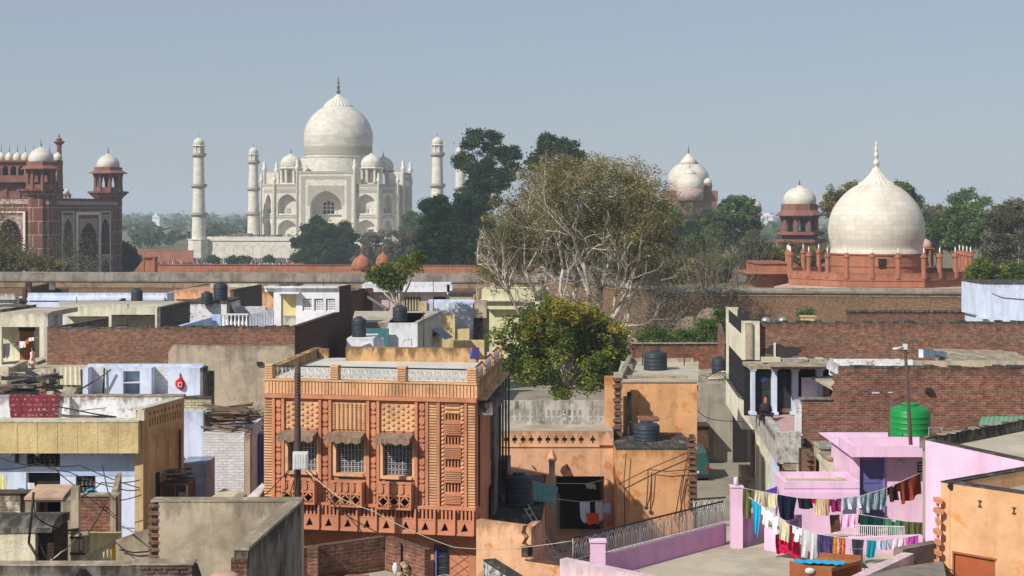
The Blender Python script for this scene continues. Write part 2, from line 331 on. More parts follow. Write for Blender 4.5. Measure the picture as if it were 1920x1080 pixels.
MT=dict(
 marble=M_marble('marble',S(210,204,190),1.9,0.9,0.14,0.45,0.2),
 marble_dome=M_marble('marble_dome',S(206,199,185),2.4,0.95,0.15,0.55,0.5),
 tomb_marble=M_marble('tomb_marble',S(210,202,186),1.25,0.6,0.11,0.6,0.85),
 inlay=M_plaster('inlay',S(186,178,162),S(96,92,88),0.3,0.6,0.1,0.0,0.6,0.1,S(108,100,92),0.10),
 white_band=M_plain('white_band',S(214,206,196),0.7,coord='UV'),
 red=M_plaster('red_sandstone',S(140,96,84),S(66,44,40),0.35,3,0.3,0.1,0.9,0.16),
 red_panel=M_brick('red_sandstone_panel',S(138,92,82),S(118,78,70),S(206,180,168),2.4,2.9,0.09,bump=0.0,damt=0.3,dark=S(70,40,36)),
 tomb_red=M_plaster('tomb_sandstone',S(174,114,88),S(88,58,48),0.4,1.3,0.35,0.3,0.9,0.18,top=0.35),
 tomb_pale=M_plaster('pale_sandstone',S(196,160,142),S(110,84,74),0.4,1.3,0.2,0.2),
 lattice=M_plaster('inlaid_lattice',S(192,176,166),S(120,74,64),0.3,0.8,0.0,0.0,0.9,0.1,S(128,76,64),0.12),
 finial=M_plain('finial',S(92,78,62),0.5),
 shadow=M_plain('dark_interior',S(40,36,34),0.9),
 wall_brick=M_brick('old_wall_brick',S(156,118,90),S(126,92,72),S(150,130,108),0.3,0.1,0.02,bump=0.5,dark=S(84,70,58),damt=0.45),
 wall_cope=M_plaster('wall_coping',S(140,132,120),S(52,48,44),0.6,1.4,0.45,0.3),
 wall_band=M_plaster('wall_band',S(150,134,112),S(60,54,48),0.65,0.8,0.3,0.3,peel=S(158,112,80),peel_amt=0.1),
 bark_pale=M_plaster('pale_bark',S(210,198,182),S(130,116,100),0.4,0.6,0.2,0.3),
 bark=M_plaster('bark',S(104,90,76),S(52,44,38),0.4,0.6,0.2,0.3),
 twig=M_plain('twig',S(128,112,98),0.9),
 leaf_dark=M_leaf('dark_leaf',S(40,58,34),S(64,84,46),S(88,100,54)),
 leaf_conifer=M_leaf('conifer_leaf',S(34,54,34),S(52,76,44),S(66,88,50),coordscale=0.5),
 leaf_mid=M_leaf('mid_leaf',S(62,82,40),S(92,112,54),S(120,128,62)),
 leaf_bright=M_leaf('bright_leaf',S(72,92,50),S(96,114,62),S(122,132,78)),
 leaf_olive=M_leaf('olive_leaf',S(98,94,60),S(130,122,80),S(166,152,98),coordscale=0.25),
 leaf_grey=M_leaf('grey_leaf',S(84,84,66),S(110,106,82),S(130,122,92)),
 leaf_fig=M_leaf('fig_leaf',S(70,88,38),S(116,124,50),S(176,150,60),coordscale=0.5),
 leaf_gold=M_leaf('gold_leaf',S(112,112,48),S(156,136,58),S(176,138,62),coordscale=0.5),
 leaf_far=M_leaf('far_leaf',S(54,72,46),S(84,98,60),S(110,112,76),coordscale=0.02),
 white=M_plaster('whitewash',S(232,232,236),S(120,112,104),0.25,1.0,0.2,0.25,vary=0.06,speck=0.12,top=0.3),
 white_dirty=M_plaster('weathered_whitewash',S(232,232,234),S(110,102,94),0.3,0.7,0.25,0.5,vary=0.1,speck=0.22,peel=S(150,132,116),peel_amt=0.06,top=0.75),
 white_brick=M_brick('whitewashed_brick',S(234,234,238),S(222,222,228),S(196,192,188),0.3,0.1,0.012,bump=0.6,dark=S(170,160,150),damt=0.3,top=0.3,lo=.78,hi=1.08),
 cream_brick=M_brick('cream_painted_brick',S(222,214,180),S(206,198,160),S(132,120,100),0.27,0.1,0.012,bump=0.9,damt=0.2,top=.2,lo=.75,hi=1.1),
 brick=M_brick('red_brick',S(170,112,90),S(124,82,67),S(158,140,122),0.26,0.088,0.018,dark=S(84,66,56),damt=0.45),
 brick_dark=M_brick('brown_shaded_brick',S(120,84,70),S(104,72,60),S(100,86,76)),  # brown brick, also a darker copy with the shade of shadow sides in its colour
 brick_grey=M_brick('grey_brick',S(136,126,118),S(120,110,104),S(104,96,90)),
 brick_rich=M_brick('weathered_red_brick',S(166,106,84),S(122,77,62),S(156,136,120),0.27,0.092,0.018,dark=S(70,54,46),damt=0.5),
 concrete=M_plaster('grey_plaster',S(190,174,150),S(86,77,66),0.55,1.0,0.35,0.35,top=0.5),
 concrete_dark=M_plaster('mouldy_shaded_plaster',S(134,126,116),S(46,44,42),0.85,0.7,0.7,0.4,top=0.9),  # mould stains, plus a dark base carrying the shade of turned-away walls
 roof=M_plaster('roof_screed',S(184,174,154),S(104,96,84),0.5,1.6,0.1,0.3),
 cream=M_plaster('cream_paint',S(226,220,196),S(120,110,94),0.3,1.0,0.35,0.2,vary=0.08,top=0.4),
 cream_shade=M_plaster('pale_grey_shaded_cream',S(206,200,188),S(110,102,92),0.35,1.0,0.4,0.2,top=0.7),  # pale grey paint, also the shaded copy of cream for side walls
 ochre=M_plaster('ochre_roughcast',S(218,194,142),S(134,108,74),0.35,0.6,0.25,1.0,speck=0.4,top=0.3),
 blue=M_plaster('pale_blue_paint',S(212,222,242),S(128,136,150),0.3,1.0,0.3,0.2,vary=0.08,speck=0.1,top=0.35),
 blue_mid=M_plaster('sky_blue_and_shade',S(178,198,228),S(110,120,140),0.3,1.0,0.3,0.2,vary=0.08),
 peach=M_plaster('peach_paint',S(226,176,138),S(120,92,66),0.38,1.3,0.35,0.25,peel=S(196,132,84),peel_amt=0.06,top=0.55),
 terracotta=M_plaster('terracotta_paint',S(204,138,104),S(134,90,68),0.5,1.0,0.3,0.2,vary=0.12),
 tan=M_plaster('tan_relief',S(222,174,130),S(136,100,74),0.7,0.7,0.2,0.35),
 orange=M_plaster('orange_paint',S(222,168,118),S(140,100,66),0.45,1.2,0.4,0.25,peel=S(204,126,66),peel_amt=0.06,top=0.5),
 stained=M_plaster('stained_orange',S(206,166,116),S(92,72,54),0.65,0.8,0.5,0.3,top=0.8),
 pink=M_plaster('pink_paint',S(233,194,219),S(176,148,166),0.4,1.4,0.4,0.12,vary=0.05,speck=0.08),
 pink_shade=M_plaster('shaded_pink_paint',S(212,160,200),S(150,110,140),0.25,1.4,0.25,0.12,vary=0.06,speck=0.08),  # pink darkened in colour for terrace walls that stand in shade
 pink_pale=M_plaster('faded_pink_paint',S(236,206,214),S(150,136,130),0.4,0.9,0.3,0.2,top=0.4),
 tank=M_plain('black_plastic',S(46,54,60),0.5,0.3,0.15),
 tank_green=M_plain('green_plastic',S(17,126,57),0.4,0.4,0.08),
 iron=M_plain('rusty_iron',S(76,60,52),0.7,0.3),
 iron_black=M_plain('black_iron',S(44,42,44),0.6,0.3),
 iron_white=M_plain('white_iron',S(200,200,200),0.6,0.3),
 wood=M_plain('old_wood',S(114,95,77),0.85,0.2,0.35),
 wood_brown=M_plain('brown_wood',S(146,84,48),0.6,0.3,0.2),
 grey_wood=M_plain('grey_wood',S(110,98,88),0.9,0.2,0.4),
 sheet=M_plain('cement_sheet',S(186,176,150),0.8,0.2,0.15),
 glass=M_plain('dark_glass',S(46,50,56),0.15,0.5),
 cable=M_plain('black_cable',S(36,34,34),0.7),
 asphalt=M_plaster('street_dust',S(150,140,122),S(80,74,66),0.5,1.5,0.0,0.3),
)
def M_cloth(name,col,col2=None,mode=None,k=1.0):
    m,N,L,b=_mat(name,0.95,0.1);uv=tc(N)
    c=_mix(N,L,_ramp(N,L,_noise(N,L,uv,2.5,5,0.6),0.3,0.7),sc(col,0.85),sc(col,1.1))
    if mode=='stripe':
        w=N.new('ShaderNodeTexWave');w.inputs['Scale'].default_value=3*k;w.inputs['Distortion'].default_value=1.0;L.new(uv,w.inputs['Vector'])
        c=_mix(N,L,_ramp(N,L,w.outputs['Fac'],0.55,0.65),c,col2)
    elif mode=='dots':
        v=N.new('ShaderNodeTexVoronoi');v.inputs['Scale'].default_value=4*k;v.inputs['Randomness'].default_value=0.25;L.new(uv,v.inputs['Vector'])
        hs=N.new('ShaderNodeHueSaturation');hs.inputs['Saturation'].default_value=0.5;hs.inputs['Value'].default_value=0.8;L.new(v.outputs['Color'],hs.inputs['Color'])
        d=_mix(N,L,0.55,hs.outputs[0],col2);d=_mix(N,L,0.45,d,col)
        c=_mix(N,L,_ramp(N,L,v.outputs['Distance'],0.2,0.27,(1,1,1,1),(0,0,0,1)),c,d)
    elif mode=='print':
        c=_mix(N,L,_ramp(N,L,_noise(N,L,uv,14*k,3,0.6),0.5,0.54),c,col2)
    L.new(c,b.inputs['Base Color']);return m
# ---------------------------------------------------------------- ground, air, far wood
mb=MB()
ys=[-60,20,60,100,150,196,200,206,260,420,700,1200,2500,9000]
zs=[5.6,5.6,5.6,5.6,5.6,5.6,2.0,0.0,0,0,0,0,-2,-4]
xs=[-6000,-1500,-600,-300,-150,-80,-40,0,40,80,150,300,600,1500,6000]
for i in range(len(ys)-1):
    for j in range(len(xs)-1):
        mb.face([(xs[j],ys[i],zs[i]),(xs[j+1],ys[i],zs[i]),(xs[j+1],ys[i+1],zs[i+1]),(xs[j],ys[i+1],zs[i+1])],0 if ys[i]<200 else 1)
grass=M_plaster('garden_grass',S(104,104,66),S(130,108,82),0.7,8,0.0,0.0,vary=0.25)
mb.build('ground',[MT['asphalt'],grass],kind='structure')
TH=R(3.5);CC=Vector((-74.6,664.6,0));AR=Vector((math.cos(TH),-math.sin(TH),0));AU=Vector((math.sin(TH),math.cos(TH),0))
def loc(lx,ly,c=CC):p=c+AR*lx+AU*ly;return(p.x,p.y)
def dome_finial(mb,c,h,r):
    mb.lathe(c,spline([(r,0),(r*0.5,h*0.12),(r*0.8,h*0.25),(r*0.3,h*0.36),(r*0.55,h*0.5),(r*0.2,h*0.62),(r*0.3,h*0.74),(0.02,h)],3),8)
def pavilion(parent,c,z0,r,zcol,zdome,rd,ztop,zfin,ncol,mats,name='corner_pavilion',label=None,eave=1.35,arches=True,base=None,rail=0.0):
    """open domed kiosk: plinth ring, columns, arches, sloping eave, dome and finial"""
    stone,dome_m=mats;mb=MB()
    c3=(c[0],c[1],0)
    if base:mb.lathe(c3,base,ncol,0,False,math.pi/ncol)
    cw=r*0.13
    for k in range(ncol):
        a=2*math.pi*k/ncol+math.pi/ncol;x,y=c[0]+r*0.92*math.cos(a),c[1]+r*0.92*math.sin(a)
        mb.lathe((x,y,0),[(cw*1.4,z0),(cw,z0+0.12*(zcol-z0)),(cw*0.9,z0+0.75*(zcol-z0)),(cw*1.6,zcol)],6,0,False)
        if arches:
            a2=a+2*math.pi/ncol;x2,y2=c[0]+r*0.92*math.cos(a2),c[1]+r*0.92*math.sin(a2)
            fr=Fr((x2,y2),(x,y));h=zcol-z0
            fr.arch(mb,0,fr.L,z0+h*0.5,zcol,cw,fr.L-cw,z0+h*0.52,zcol-h*0.1,-cw*0.5,cw*0.5,0,5)
            if rail:fr.box(mb,0,fr.L,z0,z0+rail,-0.1,0.1)
    hb=(zdome-zcol)
    mb.lathe(c3,[(r*0.6,zcol),(r*1.0,zcol),(r*eave,zcol-hb*0.1),(r*eave,zcol+0.02),(r*1.02,zcol+hb*0.45),(r*1.02,zdome),(rd*0.9,zdome+0.01)],ncol if ncol>6 else 16,0,False,math.pi/ncol)
    p=mb.build(name,stone,parent,label)
    d=MB();h=ztop-zdome
    d.lathe(c3,spline([(rd*0.97,zdome),(rd,zdome+h*0.2),(rd*0.93,zdome+h*0.45),(rd*0.66,zdome+h*0.72),(rd*0.3,zdome+h*0.87),(rd*0.1,zdome+h*0.97),(rd*0.06,ztop)],4),20)
    d.build('dome',dome_m,p,uvc=(c[0],c[1],rd))
    f=MB();dome_finial(f,(c[0],c[1],ztop-0.1),zfin-ztop,rd*0.09);f.build('finial',MT['finial'],p)
    return p
# ---------------------------------------------------------------- the white mausoleum, its plinth and towers
Z0=8.0
pl=thing('marble_plinth',(CC.x,CC.y,0.3),'long white marble terrace carrying the great domed mausoleum and four towers','terrace')
mb=MB();fo=[loc(-48,-48),loc(48,-48),loc(48,48),loc(-48,48)]
mb.prism(fo,0.3,Z0-0.02,0);fo2=[loc(-48.4,-48.4),loc(48.4,-48.4),loc(48.4,48.4),loc(-48.4,48.4)]
mb.prism(fo2,Z0-0.7,Z0,0);mb.build('terrace_body',MT['marble'],pl)
mb=MB();fr=Fr(loc(-48,-48),loc(48,-48))
for k in range(24):fr.arch(mb,2+k*3.85,5.85+k*3.85,0.6,6.6,2.5+k*3.85,5.35+k*3.85,3.6,5.6,0.003,0.09,0,5)
mb.build('blind_arcade',MT['marble'],pl)
mb=MB()
for a,b in((fo2[0],fo2[1]),(fo2[1],fo2[2]),(fo2[3],fo2[0])):Fr(a,b).box(mb,0,Fr(a,b).L,Z0,Z0+1.0,-0.3,-0.1)
mb.build('parapet',MT['marble'],pl)
ma=thing('mausoleum',(CC.x,CC.y,Z0),'great white marble mausoleum with a bulbous central dome','mausoleum')
OCT=[(-21.5,-28.5),(21.5,-28.5),(28.5,-21.5),(28.5,21.5),(21.5,28.5),(-21.5,28.5),(-28.5,21.5),(-28.5,-21.5)]
ZW=zat(345,636);ZP=zat(321,635);D0=636
zy=lambda y:zat(y,D0)
mb=MB();inner=[(x*0.72,y*0.72)for x,y in OCT]
mb.prism([loc(*p)for p in inner],Z0,ZW-0.3,0)
def wing(mb,fr,u0,u1,c,w,deco):
    fr.arch(mb,u0,u1,Z0,zy(405),c-w,c+w,zy(428),zy(412),-2.6,0,0)
    fr.arch(mb,u0,u1,zy(405),ZW,c-w,c+w,zy(382),zy(364),-2.6,0,0)
    for za,zb in((zy(412),zy(408.5)),(zy(364),zy(356))):
        fr.box(deco,c-w-0.7,c+w+0.7,za+0.5,zb,0.004,0.06)
    for za,zb in((Z0+1,zy(407)),(zy(404),zy(354))):
        for s in(-1,1):fr.box(deco,c+s*(w+0.9)-0.12,c+s*(w+0.9)+0.12,za,zb,0.004,0.12)
        fr.box(deco,c-w-1,c+w+1,zb-0.1,zb+0.15,0.004,0.12)
    fr.box(mb,u0+.02,u1-.02,Z0,ZW-.1,-2.9,-2.6);fr.box(mb,c-w,c+w,zy(404),zy(400),-2.5,-0.3)
    fr.box(deco,c-0.8,c+0.8,zy(400),zy(391),-2.55,-2.35)
    fr.box(deco,c-0.8,c+0.8,Z0,zy(438),-2.55,-2.35)
    fr.box(deco,u0,u1,zy(350),ZW,0.004,0.15)
decos=[]
for i in range(8):
    if i in(4,5):
        fr=Fr(loc(*OCT[i]),loc(*OCT[(i+1)%8]));fr.box(mb,0,fr.L,Z0,ZW,-2.6,0);continue
    fr=Fr(loc(*OCT[i]),loc(*OCT[(i+1)%8]))
    for q in([(0,fr.L,fr.L/2,2.2)]if fr.L<15 else[(0,9.6,5.2,3.9 if i==0 else 2.6),(fr.L-9.6,fr.L,fr.L-5.2,3.9 if i==0 else 2.6)]):decos.append(MB());wing(mb,fr,*q,decos[-1])
mb.face([(*loc(x*0.99,y*0.99),ZW-0.05)for x,y in OCT],0)
wall=mb.build('wall',MT['marble'],ma);[deco.build('inlay_border',MT['inlay'],wall)for deco in decos]
for i in(0,2,6):
    fr=Fr(loc(*OCT[i]),loc(*OCT[(i+1)%8]));mb=MB();dk=MB();u0,u1=9.6,fr.L-9.6;c=(u0+u1)/2
    fr.arch(mb,u0,u1,Z0,ZP,c-6.6,c+6.6,zy(386),zy(357.5),-6.5,1.2,0,14)
    fr.box(mb,u0,u1,ZW-2,ZP,-6.0,-5);fr.box(mb,c-6.6,c+6.6,Z0,ZP-2,-6.6,-5.5)
    p=mb.build('portal',MT['marble'],ma)
    fr.arch(dk,c-7.6,c+7.6,zy(386),zy(348),c-6.9,c+6.9,zy(386),zy(357),1.204,1.26,0,14)
    dk.build('spandrel',MT['inlay'],p)
    dk=MB()
    for a,b in((c-10.4,c-8.6),(c+8.6,c+10.4)):fr.box(dk,a,b,Z0+1,zy(336),1.204,1.3)
    fr.box(dk,c-10.4,c+10.4,zy(336),zy(330),1.204,1.3);fr.box(dk,u0,u1,zy(325.5),ZP,1.204,1.4)
    dk.build('calligraphy_frame',MT['inlay'],p)
    dk=MB()
    fr.arch(dk,c-3.4,c+3.4,zy(401),zy(373),c-2.3,c+2.3,zy(384),zy(376),-5.5,-5.2,0)
    fr.box(dk,c-6.5,c+6.5,zy(402.5),zy(401),-5.5,-4.6)
    for u in(-0.8,0.8):fr.box(dk,c+u-.2,c+u+.2,zy(401),zy(377),-5.45,-5.3)
    for y in(394,387):fr.box(dk,c-2.3,c+2.3,zy(y),zy(y)+.4,-5.44,-5.31)
    dk.build('window',MT['marble'],p);
    dk=MB();fr.box(dk,c-2.3,c+2.3,zy(401),zy(376.5),-5.497,-5.47);dk.build('screen',MT['shadow'],p)
def spire(parent,p,z0,z1,r):
    mb=MB();h=z1-z0
    mb.lathe((p[0],p[1],0),[(r,z0),(r,z1-h*0.16),(r*1.7,z1-h*0.13),(r*1.7,z1-h*0.10),(r*0.9,z1-h*0.09),(r*1.2,z1-h*0.05),(0.03,z1)],8)
    mb.build('spire',MT['marble'],parent)
for i in(0,2,6):
    fr=Fr(loc(*OCT[i]),loc(*OCT[(i+1)%8]))
    for u in(9.6,fr.L-9.6):q=fr.at(u,0,1.0);spire(ma,q,Z0,zy(297),0.62)
for x,y in OCT:spire(ma,loc(x*1.005,y*1.005),Z0,zy(323),0.5)
for a in(4,):
    fr=Fr(loc(*OCT[4]),loc(*OCT[5]));mb=MB();fr.box(mb,9.6,fr.L-9.6,Z0,ZP,-6,1.2);mb.build('portal',MT['marble'],ma)
    for u in(9.6,fr.L-9.6):q=fr.at(u,0,1.0);spire(ma,q,Z0,zy(297),0.62)
DC=664.6;k=DC/F;zd=lambda y:zat(y,DC)
mb=MB();mb.lathe((CC.x,CC.y,0),[(15.4,ZW-1),(15.4,zd(296)),(15.7,zd(296)),(15.7,zd(294.5)),(14.2,zd(294))],64,0,False)
mb.build('drum',MT['marble'],ma,uvc=(CC.x,CC.y,15))
mb=MB();prof=spline([(61.5*k,zd(294.5)),(62.5*k,zd(282)),(64.6*k,zd(262)),(64*k,zd(250)),(58.5*k,zd(232)),(47.5*k,zd(216)),(35*k,zd(205.5)),(25*k,zd(199))],6)
mb.lathe((CC.x,CC.y,0),prof,48,cap=False)
dm=mb.build('dome',MT['marble_dome'],ma,uvc=(CC.x,CC.y,13))
mb=MB();mb.lathe((CC.x,CC.y,0),[(62.9*k,zd(291)),(63.6*k,zd(283)),(64.0*k,zd(277)),(63.9*k,zd(276))],48,cap=False);mb.build('inlay_band',MT['inlay'],dm)
mb=MB();n=48;pr=[(27,199.5),(26.5,198),(21,192),(14,186.5),(8,182),(4,178),(1,176)]
for i in range(len(pr)):
    for q in range(n):
        r=pr[i][0]*k*(1+(0.035 if q%2 else-0.02)*(1 if i<5 else 0));a=2*math.pi*q/n
        mb.v.append((CC.x+r*math.cos(a),CC.y+r*math.sin(a),zd(pr[i][1])-(0.5 if(q%2 and i==0)else 0)))
for i in range(len(pr)-1):
    for q in range(n):mb.f.append((i*n+q,i*n+(q+1)%n,(i+1)*n+(q+1)%n,(i+1)*n+q));mb.m.append(0);mb.s.append(False)
mb.build('lotus_cap',MT['marble'],dm)
mb=MB();mb.lathe((CC.x,CC.y,zd(178)),spline([(3.2*k,0),(2*k,2*k),(4*k,6*k),(2*k,9*k),(1.6*k,11*k),(3.4*k,15*k),(1.2*k,19*k),(2.2*k,23*k),(.8*k,26*k),(1.6*k,29*k),(.5*k,31*k),(.2*k,37*k)],3),8)
mb.build('finial',MT['finial'],dm)
for sx,sy in((-1,-1),(1,-1),(1,1),(-1,1)):
    c=loc(17*sx,17*sy);z=zat(316,648)
    pavilion(ma,c,ZW-0.2,4.5,z,zat(313,648),4.5,zat(287,648),zat(277,648),8,(MT['marble'],MT['marble_dome']),eave=1.22,base=[(4.7,ZW-0.2),(4.7,ZW+0.6)])
zm=lambda y:zat(y,618)
def minaret(c):
    t=thing('minaret',(c[0],c[1],0.3),'white marble tower','tower','white marble corner towers of the mausoleum terrace')
    mb=MB();mb.lathe((c[0],c[1],0),[(4.3,0.3),(4.3,Z0-0.4),(4.6,Z0-0.3),(4.6,Z0),(3.6,Z0+0.01)],8,0,False,math.pi/8);mb.build('base',MT['marble'],t)
    mb=MB();mb.lathe((c[0],c[1],0),[(2.85,Z0),(1.95,zm(272))],20,cap=False);mb.build('shaft',MT['marble'],t,uvc=(c[0],c[1],2.4))
    for y in(402.6,349,291):
        r=2.85-0.9*(zm(y)-Z0)/(zm(272)-Z0);mb=MB();z=zm(y)
        mb.lathe((c[0],c[1],0),[(r,z-1.0),(r+0.9,z-0.1),(r+0.95,z),(r+0.95,z+0.9),(r+0.8,z+0.9),(r+0.8,z+0.05),(r-.1,z+0.05)],20,0,False,cap=False)
        mb.build('balcony',MT['inlay'],t)
  # open lantern: the top of the shaft is a narrow core inside eight columns
    pavilion(t,c,zm(289),2.25,zm(273.5),zm(271),2.2,zm(257),zm(248),8,(MT['marble'],MT['marble_dome']),name='lantern',eave=1.25,arches=True)
    return t
corner=[(-48,-48),(48,-48),(-48,48),(48,48)]
mlabel=['white marble tower standing well clear of the mausoleum at the plinth corner by the gatehouse','white marble tower in full view between the mausoleum and the tall dark tree','white marble tower half hidden against the left end of the mausoleum','white marble tower mostly hidden behind the tall dark tree']
m0=minaret(loc(*corner[0]))
for i in range(4):
    m=m0 if i==0 else copy_tree(m0)
    m.location=(*loc(*corner[i]),0.3);m['label']=mlabel[i]
# ---------------------------------------------------------------- red sandstone gatehouse with white kiosk domes
gp=[(xat(92,330),330.0),(xat(228,378),378.0)]
gu=(Vector((*gp[1],0))-Vector((*gp[0],0))).normalized();gr=Vector((-gu.y,gu.x,0))  # gr points to the left
gq=[gp[0],gp[1],(gp[1][0]+gr.x*58,gp[1][1]+gr.y*58),(gp[0][0]+gr.x*58,gp[0][1]+gr.y*58)]
g=thing('gatehouse',(gp[0][0]-25,354,0),'massive red sandstone gatehouse with white inlay and rows of small domes','gatehouse')
zg=lambda y:zat(y,330);ZG=zg(371)
mb=MB();cx=sum(p[0]for p in gq)/4;cy=sum(p[1]for p in gq)/4
mb.prism([(cx+(p[0]-cx)*0.82,cy+(p[1]-cy)*0.82)for p in gq],0,ZG-0.5,0)
wb=MB();lat=MB();shd=MB()
fs=Fr(gp[0],gp[1]);L=fs.L;fz=lambda y:zat(y,354)
if True:  # shaded flank with a great arch between stacked arches
    a=L*0.30;b=L*0.68;TZ=ZG-1.6
    fs.box(mb,0,L,TZ,ZG,-3,0.1);fs.box(mb,3.6,L-1,0,TZ-.1,-4.2,-3.6);mb.face([(cx+(p[0]-cx)*.99,cy+(p[1]-cy)*.99,ZG-.3)for p in gq])
    fs.arch(mb,a+1,b-1,0,TZ,a+3.6,b-3.6,fz(452),fz(418),-3.4,0.3,0,12)
    for c,w in((a-3.2,2.6),(b+3.2,2.6)):
        fs.arch(mb,c-4.2+(0.0),c+4.2,fz(480),TZ,c-w,c+w,fz(436),fz(410),-2.6,0,0,8)
        fs.arch(mb,c-4.2,c+4.2,0,fz(480),c-w,c+w,fz(505),fz(491),-2.6,0,0,8)
        lat_u=(c-w-0.7,c+w+0.7)
        fs.arch(lat,*lat_u,fz(436),fz(403),c-w-.05,c+w+.05,fz(436),fz(409.5),0.004,0.1,0,8)
        fs.arch(lat,*lat_u,fz(505),fz(484),c-w-.05,c+w+.05,fz(505),fz(490.5),0.004,0.1,0,8)
        for s in(-1,1):fs.box(wb,c+s*(w+1.0)-0.2,c+s*(w+1.0)+0.2,0,fz(398),0.004,0.16)
        fs.box(wb,c-w-1.2,c+w+1.2,fz(398),fz(396.5),0.004,0.16);fs.box(wb,c-w-.7,c+w+.7,fz(482),fz(480.5),0.004,0.16)
    fs.box(mb,0,a-7.4,0,TZ,-3,0);fs.box(mb,b+7.4,L,0,TZ,-3,0)
    fs.arch(lat,a+3.1,b-3.1,fz(452),fz(410),a+3.5,b-3.5,fz(452),fz(417.3),0.304,0.42,0,12)
    for u in(a+1.6,b-1.6):fs.box(wb,u-.7,u+.7,0,fz(397),0.304,0.46)
    fs.box(wb,a+1,b-1,fz(403),fz(397),0.304,0.46)
    fs.box(wb,a+5,a+6,0,fz(500),-3.3,-3.1);fs.box(wb,b-6,b-5,0,fz(500),-3.3,-3.1);fs.box(wb,a+5,b-5,fz(500),fz(499),-3.3,-3.1)
    fs.box(lat,0,L,fz(384),fz(378),0.104,0.2)
ff=Fr(gq[3],gp[0]);LF=ff.L
c=LF-8.5;w=2.6  # lit front: outer bay, then the great portal
pu=ff.px(19,450)[0]
ff.arch(mb,pu-3.6,pu+3.6,0,zg(396),pu-2.55,pu+2.55,zg(440),zg(411),-3,0.5,0,12)
ff.arch(lat,pu-3.0,pu+3.0,zg(440),zg(404),pu-2.6,pu+2.6,zg(440),zg(410),0.504,0.6,0,12)
for s in(-1,1):ff.box(wb,pu+s*3.3-.25,pu+s*3.3+.25,0,zg(396.5),0.504,0.66)
ff.box(wb,pu-3.55,pu+3.55,zg(399),zg(396.5),0.504,0.67)
ff.box(mb,0.5,LF-3.6,0,zg(384)-.1,-4.2,-3.4);ff.box(mb,pu+3.6,LF,0,zg(384),-3,0);ff.box(mb,0,pu-3.6,0,zg(384),-3,0)
ff.box(mb,0,LF,zg(384),ZG,-3,0.1);ff.box(mb,pu-3.6,pu+3.6,zg(396),zg(384),-3,0)
ff.box(lat,0,LF,zg(383),zg(373.5),0.104,0.2)
gw=mb.build('wall',MT['red_panel'],g);wb.build('white_frame',MT['white_band'],gw);lat.build('inlaid_band',MT['lattice'],gw)
# corner turrets
for q,(X,Dq)in enumerate(((92,330.5),(228,377.5))):
    t=gp[q];mb=MB();off=gr*2.6+gu*(2.2 if q==0 else-2.2);cxy=(t[0]+off.x,t[1]+off.y)
    zz=lambda y,D=Dq:zat(y,D)
    mb.lathe((cxy[0],cxy[1],0),[(3.3,0),(3.3,ZG+0.1),(4.6,ZG+0.3+1.1),(4.9,ZG+1.5),(4.9,ZG+1.9),(3.4,ZG+1.95)],8,0,False,math.pi/8)
    mb.build('turret',MT['red_panel'],g)
    if q==0:pavilion(g,cxy,ZG+1.9,2.95,zz(316),zz(303),2.65,zz(274),zz(258),8,(MT['red'],MT['marble_dome']),eave=1.42,rail=1.0)
    else:pavilion(g,cxy,ZG+1.9,3.3,zz(325),zz(314),2.7,zz(288),zz(273),8,(MT['red'],MT['marble_dome']),eave=1.4,rail=1.0)
# upper storey of the portal with its row of domelets
up=Fr(gq[3],(gp[0][0]+0.2,gp[0][1]+4));UL=up.L-1;mb=MB();zu=lambda y:zat(y,340)
up.box(mb,0,UL,ZG-1,zu(343),-9,-5.5);up.box(mb,0,UL,zu(343),zu(329),-9,-4.6);up.box(mb,0,UL,zu(342),zu(339),-4.6,-3.9)
up.box(mb,0,UL,zu(308),zu(300.5),-9,-4.6);up.box(mb,0,UL,zu(304),zu(301.5),-4.6,-4.0)
k=UL
while k>UL-34:
    up.arch(mb,k-1.75,k,zu(329),zu(308),k-1.55,k-0.2,zu(318),zu(311),-8.8,-4.7,0,5);k-=1.75
k=UL
while k>UL-34:
    up.arch(mb,k-2.9,k,ZG-1,zu(345),k-2.5,k-0.4,zu(357),zu(350),-5.49,-5.2,0,5);k-=2.9
mb.build('upper_gallery',MT['red'],g)
for q in range(13):
    X=92-15.4*q;p=up.at(up.px(X,300)[0],0,-6.4);mb=MB()
    mb.lathe((p.x,p.y,0),spline([(0.85,zu(301)),(0.98,zu(296)),(0.8,zu(290.5)),(0.3,zu(286.5)),(0.08,zu(284.5))],4),14);dd=mb.build('domelet',MT['marble_dome'],g)
    mb=MB();dome_finial(mb,(p.x,p.y,zu(285.5)),1.7,0.16);mb.build('finial',MT['finial'],dd)
p=pt(111,392,352);mb=MB();zz=lambda y:zat(y,352)
mb.lathe((p.x,p.y,0),[(0.95,0),(0.95,ZG),(0.62,ZG),(0.55,zz(272)),(1.25,zz(267)),(1.25,zz(265)),(0.6,zz(264)),(0.75,zz(261)),(0.2,zz(258)),(0.1,zz(251))],8,0,False);mb.build('slender_turret',MT['red'],g)
p=pt(123.5,392,420);zz=lambda y:zat(y,420)
pavilion(g,(p.x,p.y),zz(371),1.3,zz(366),zz(363),1.0,zz(353),zz(347),8,(MT['red'],MT['marble_dome']),eave=1.4)
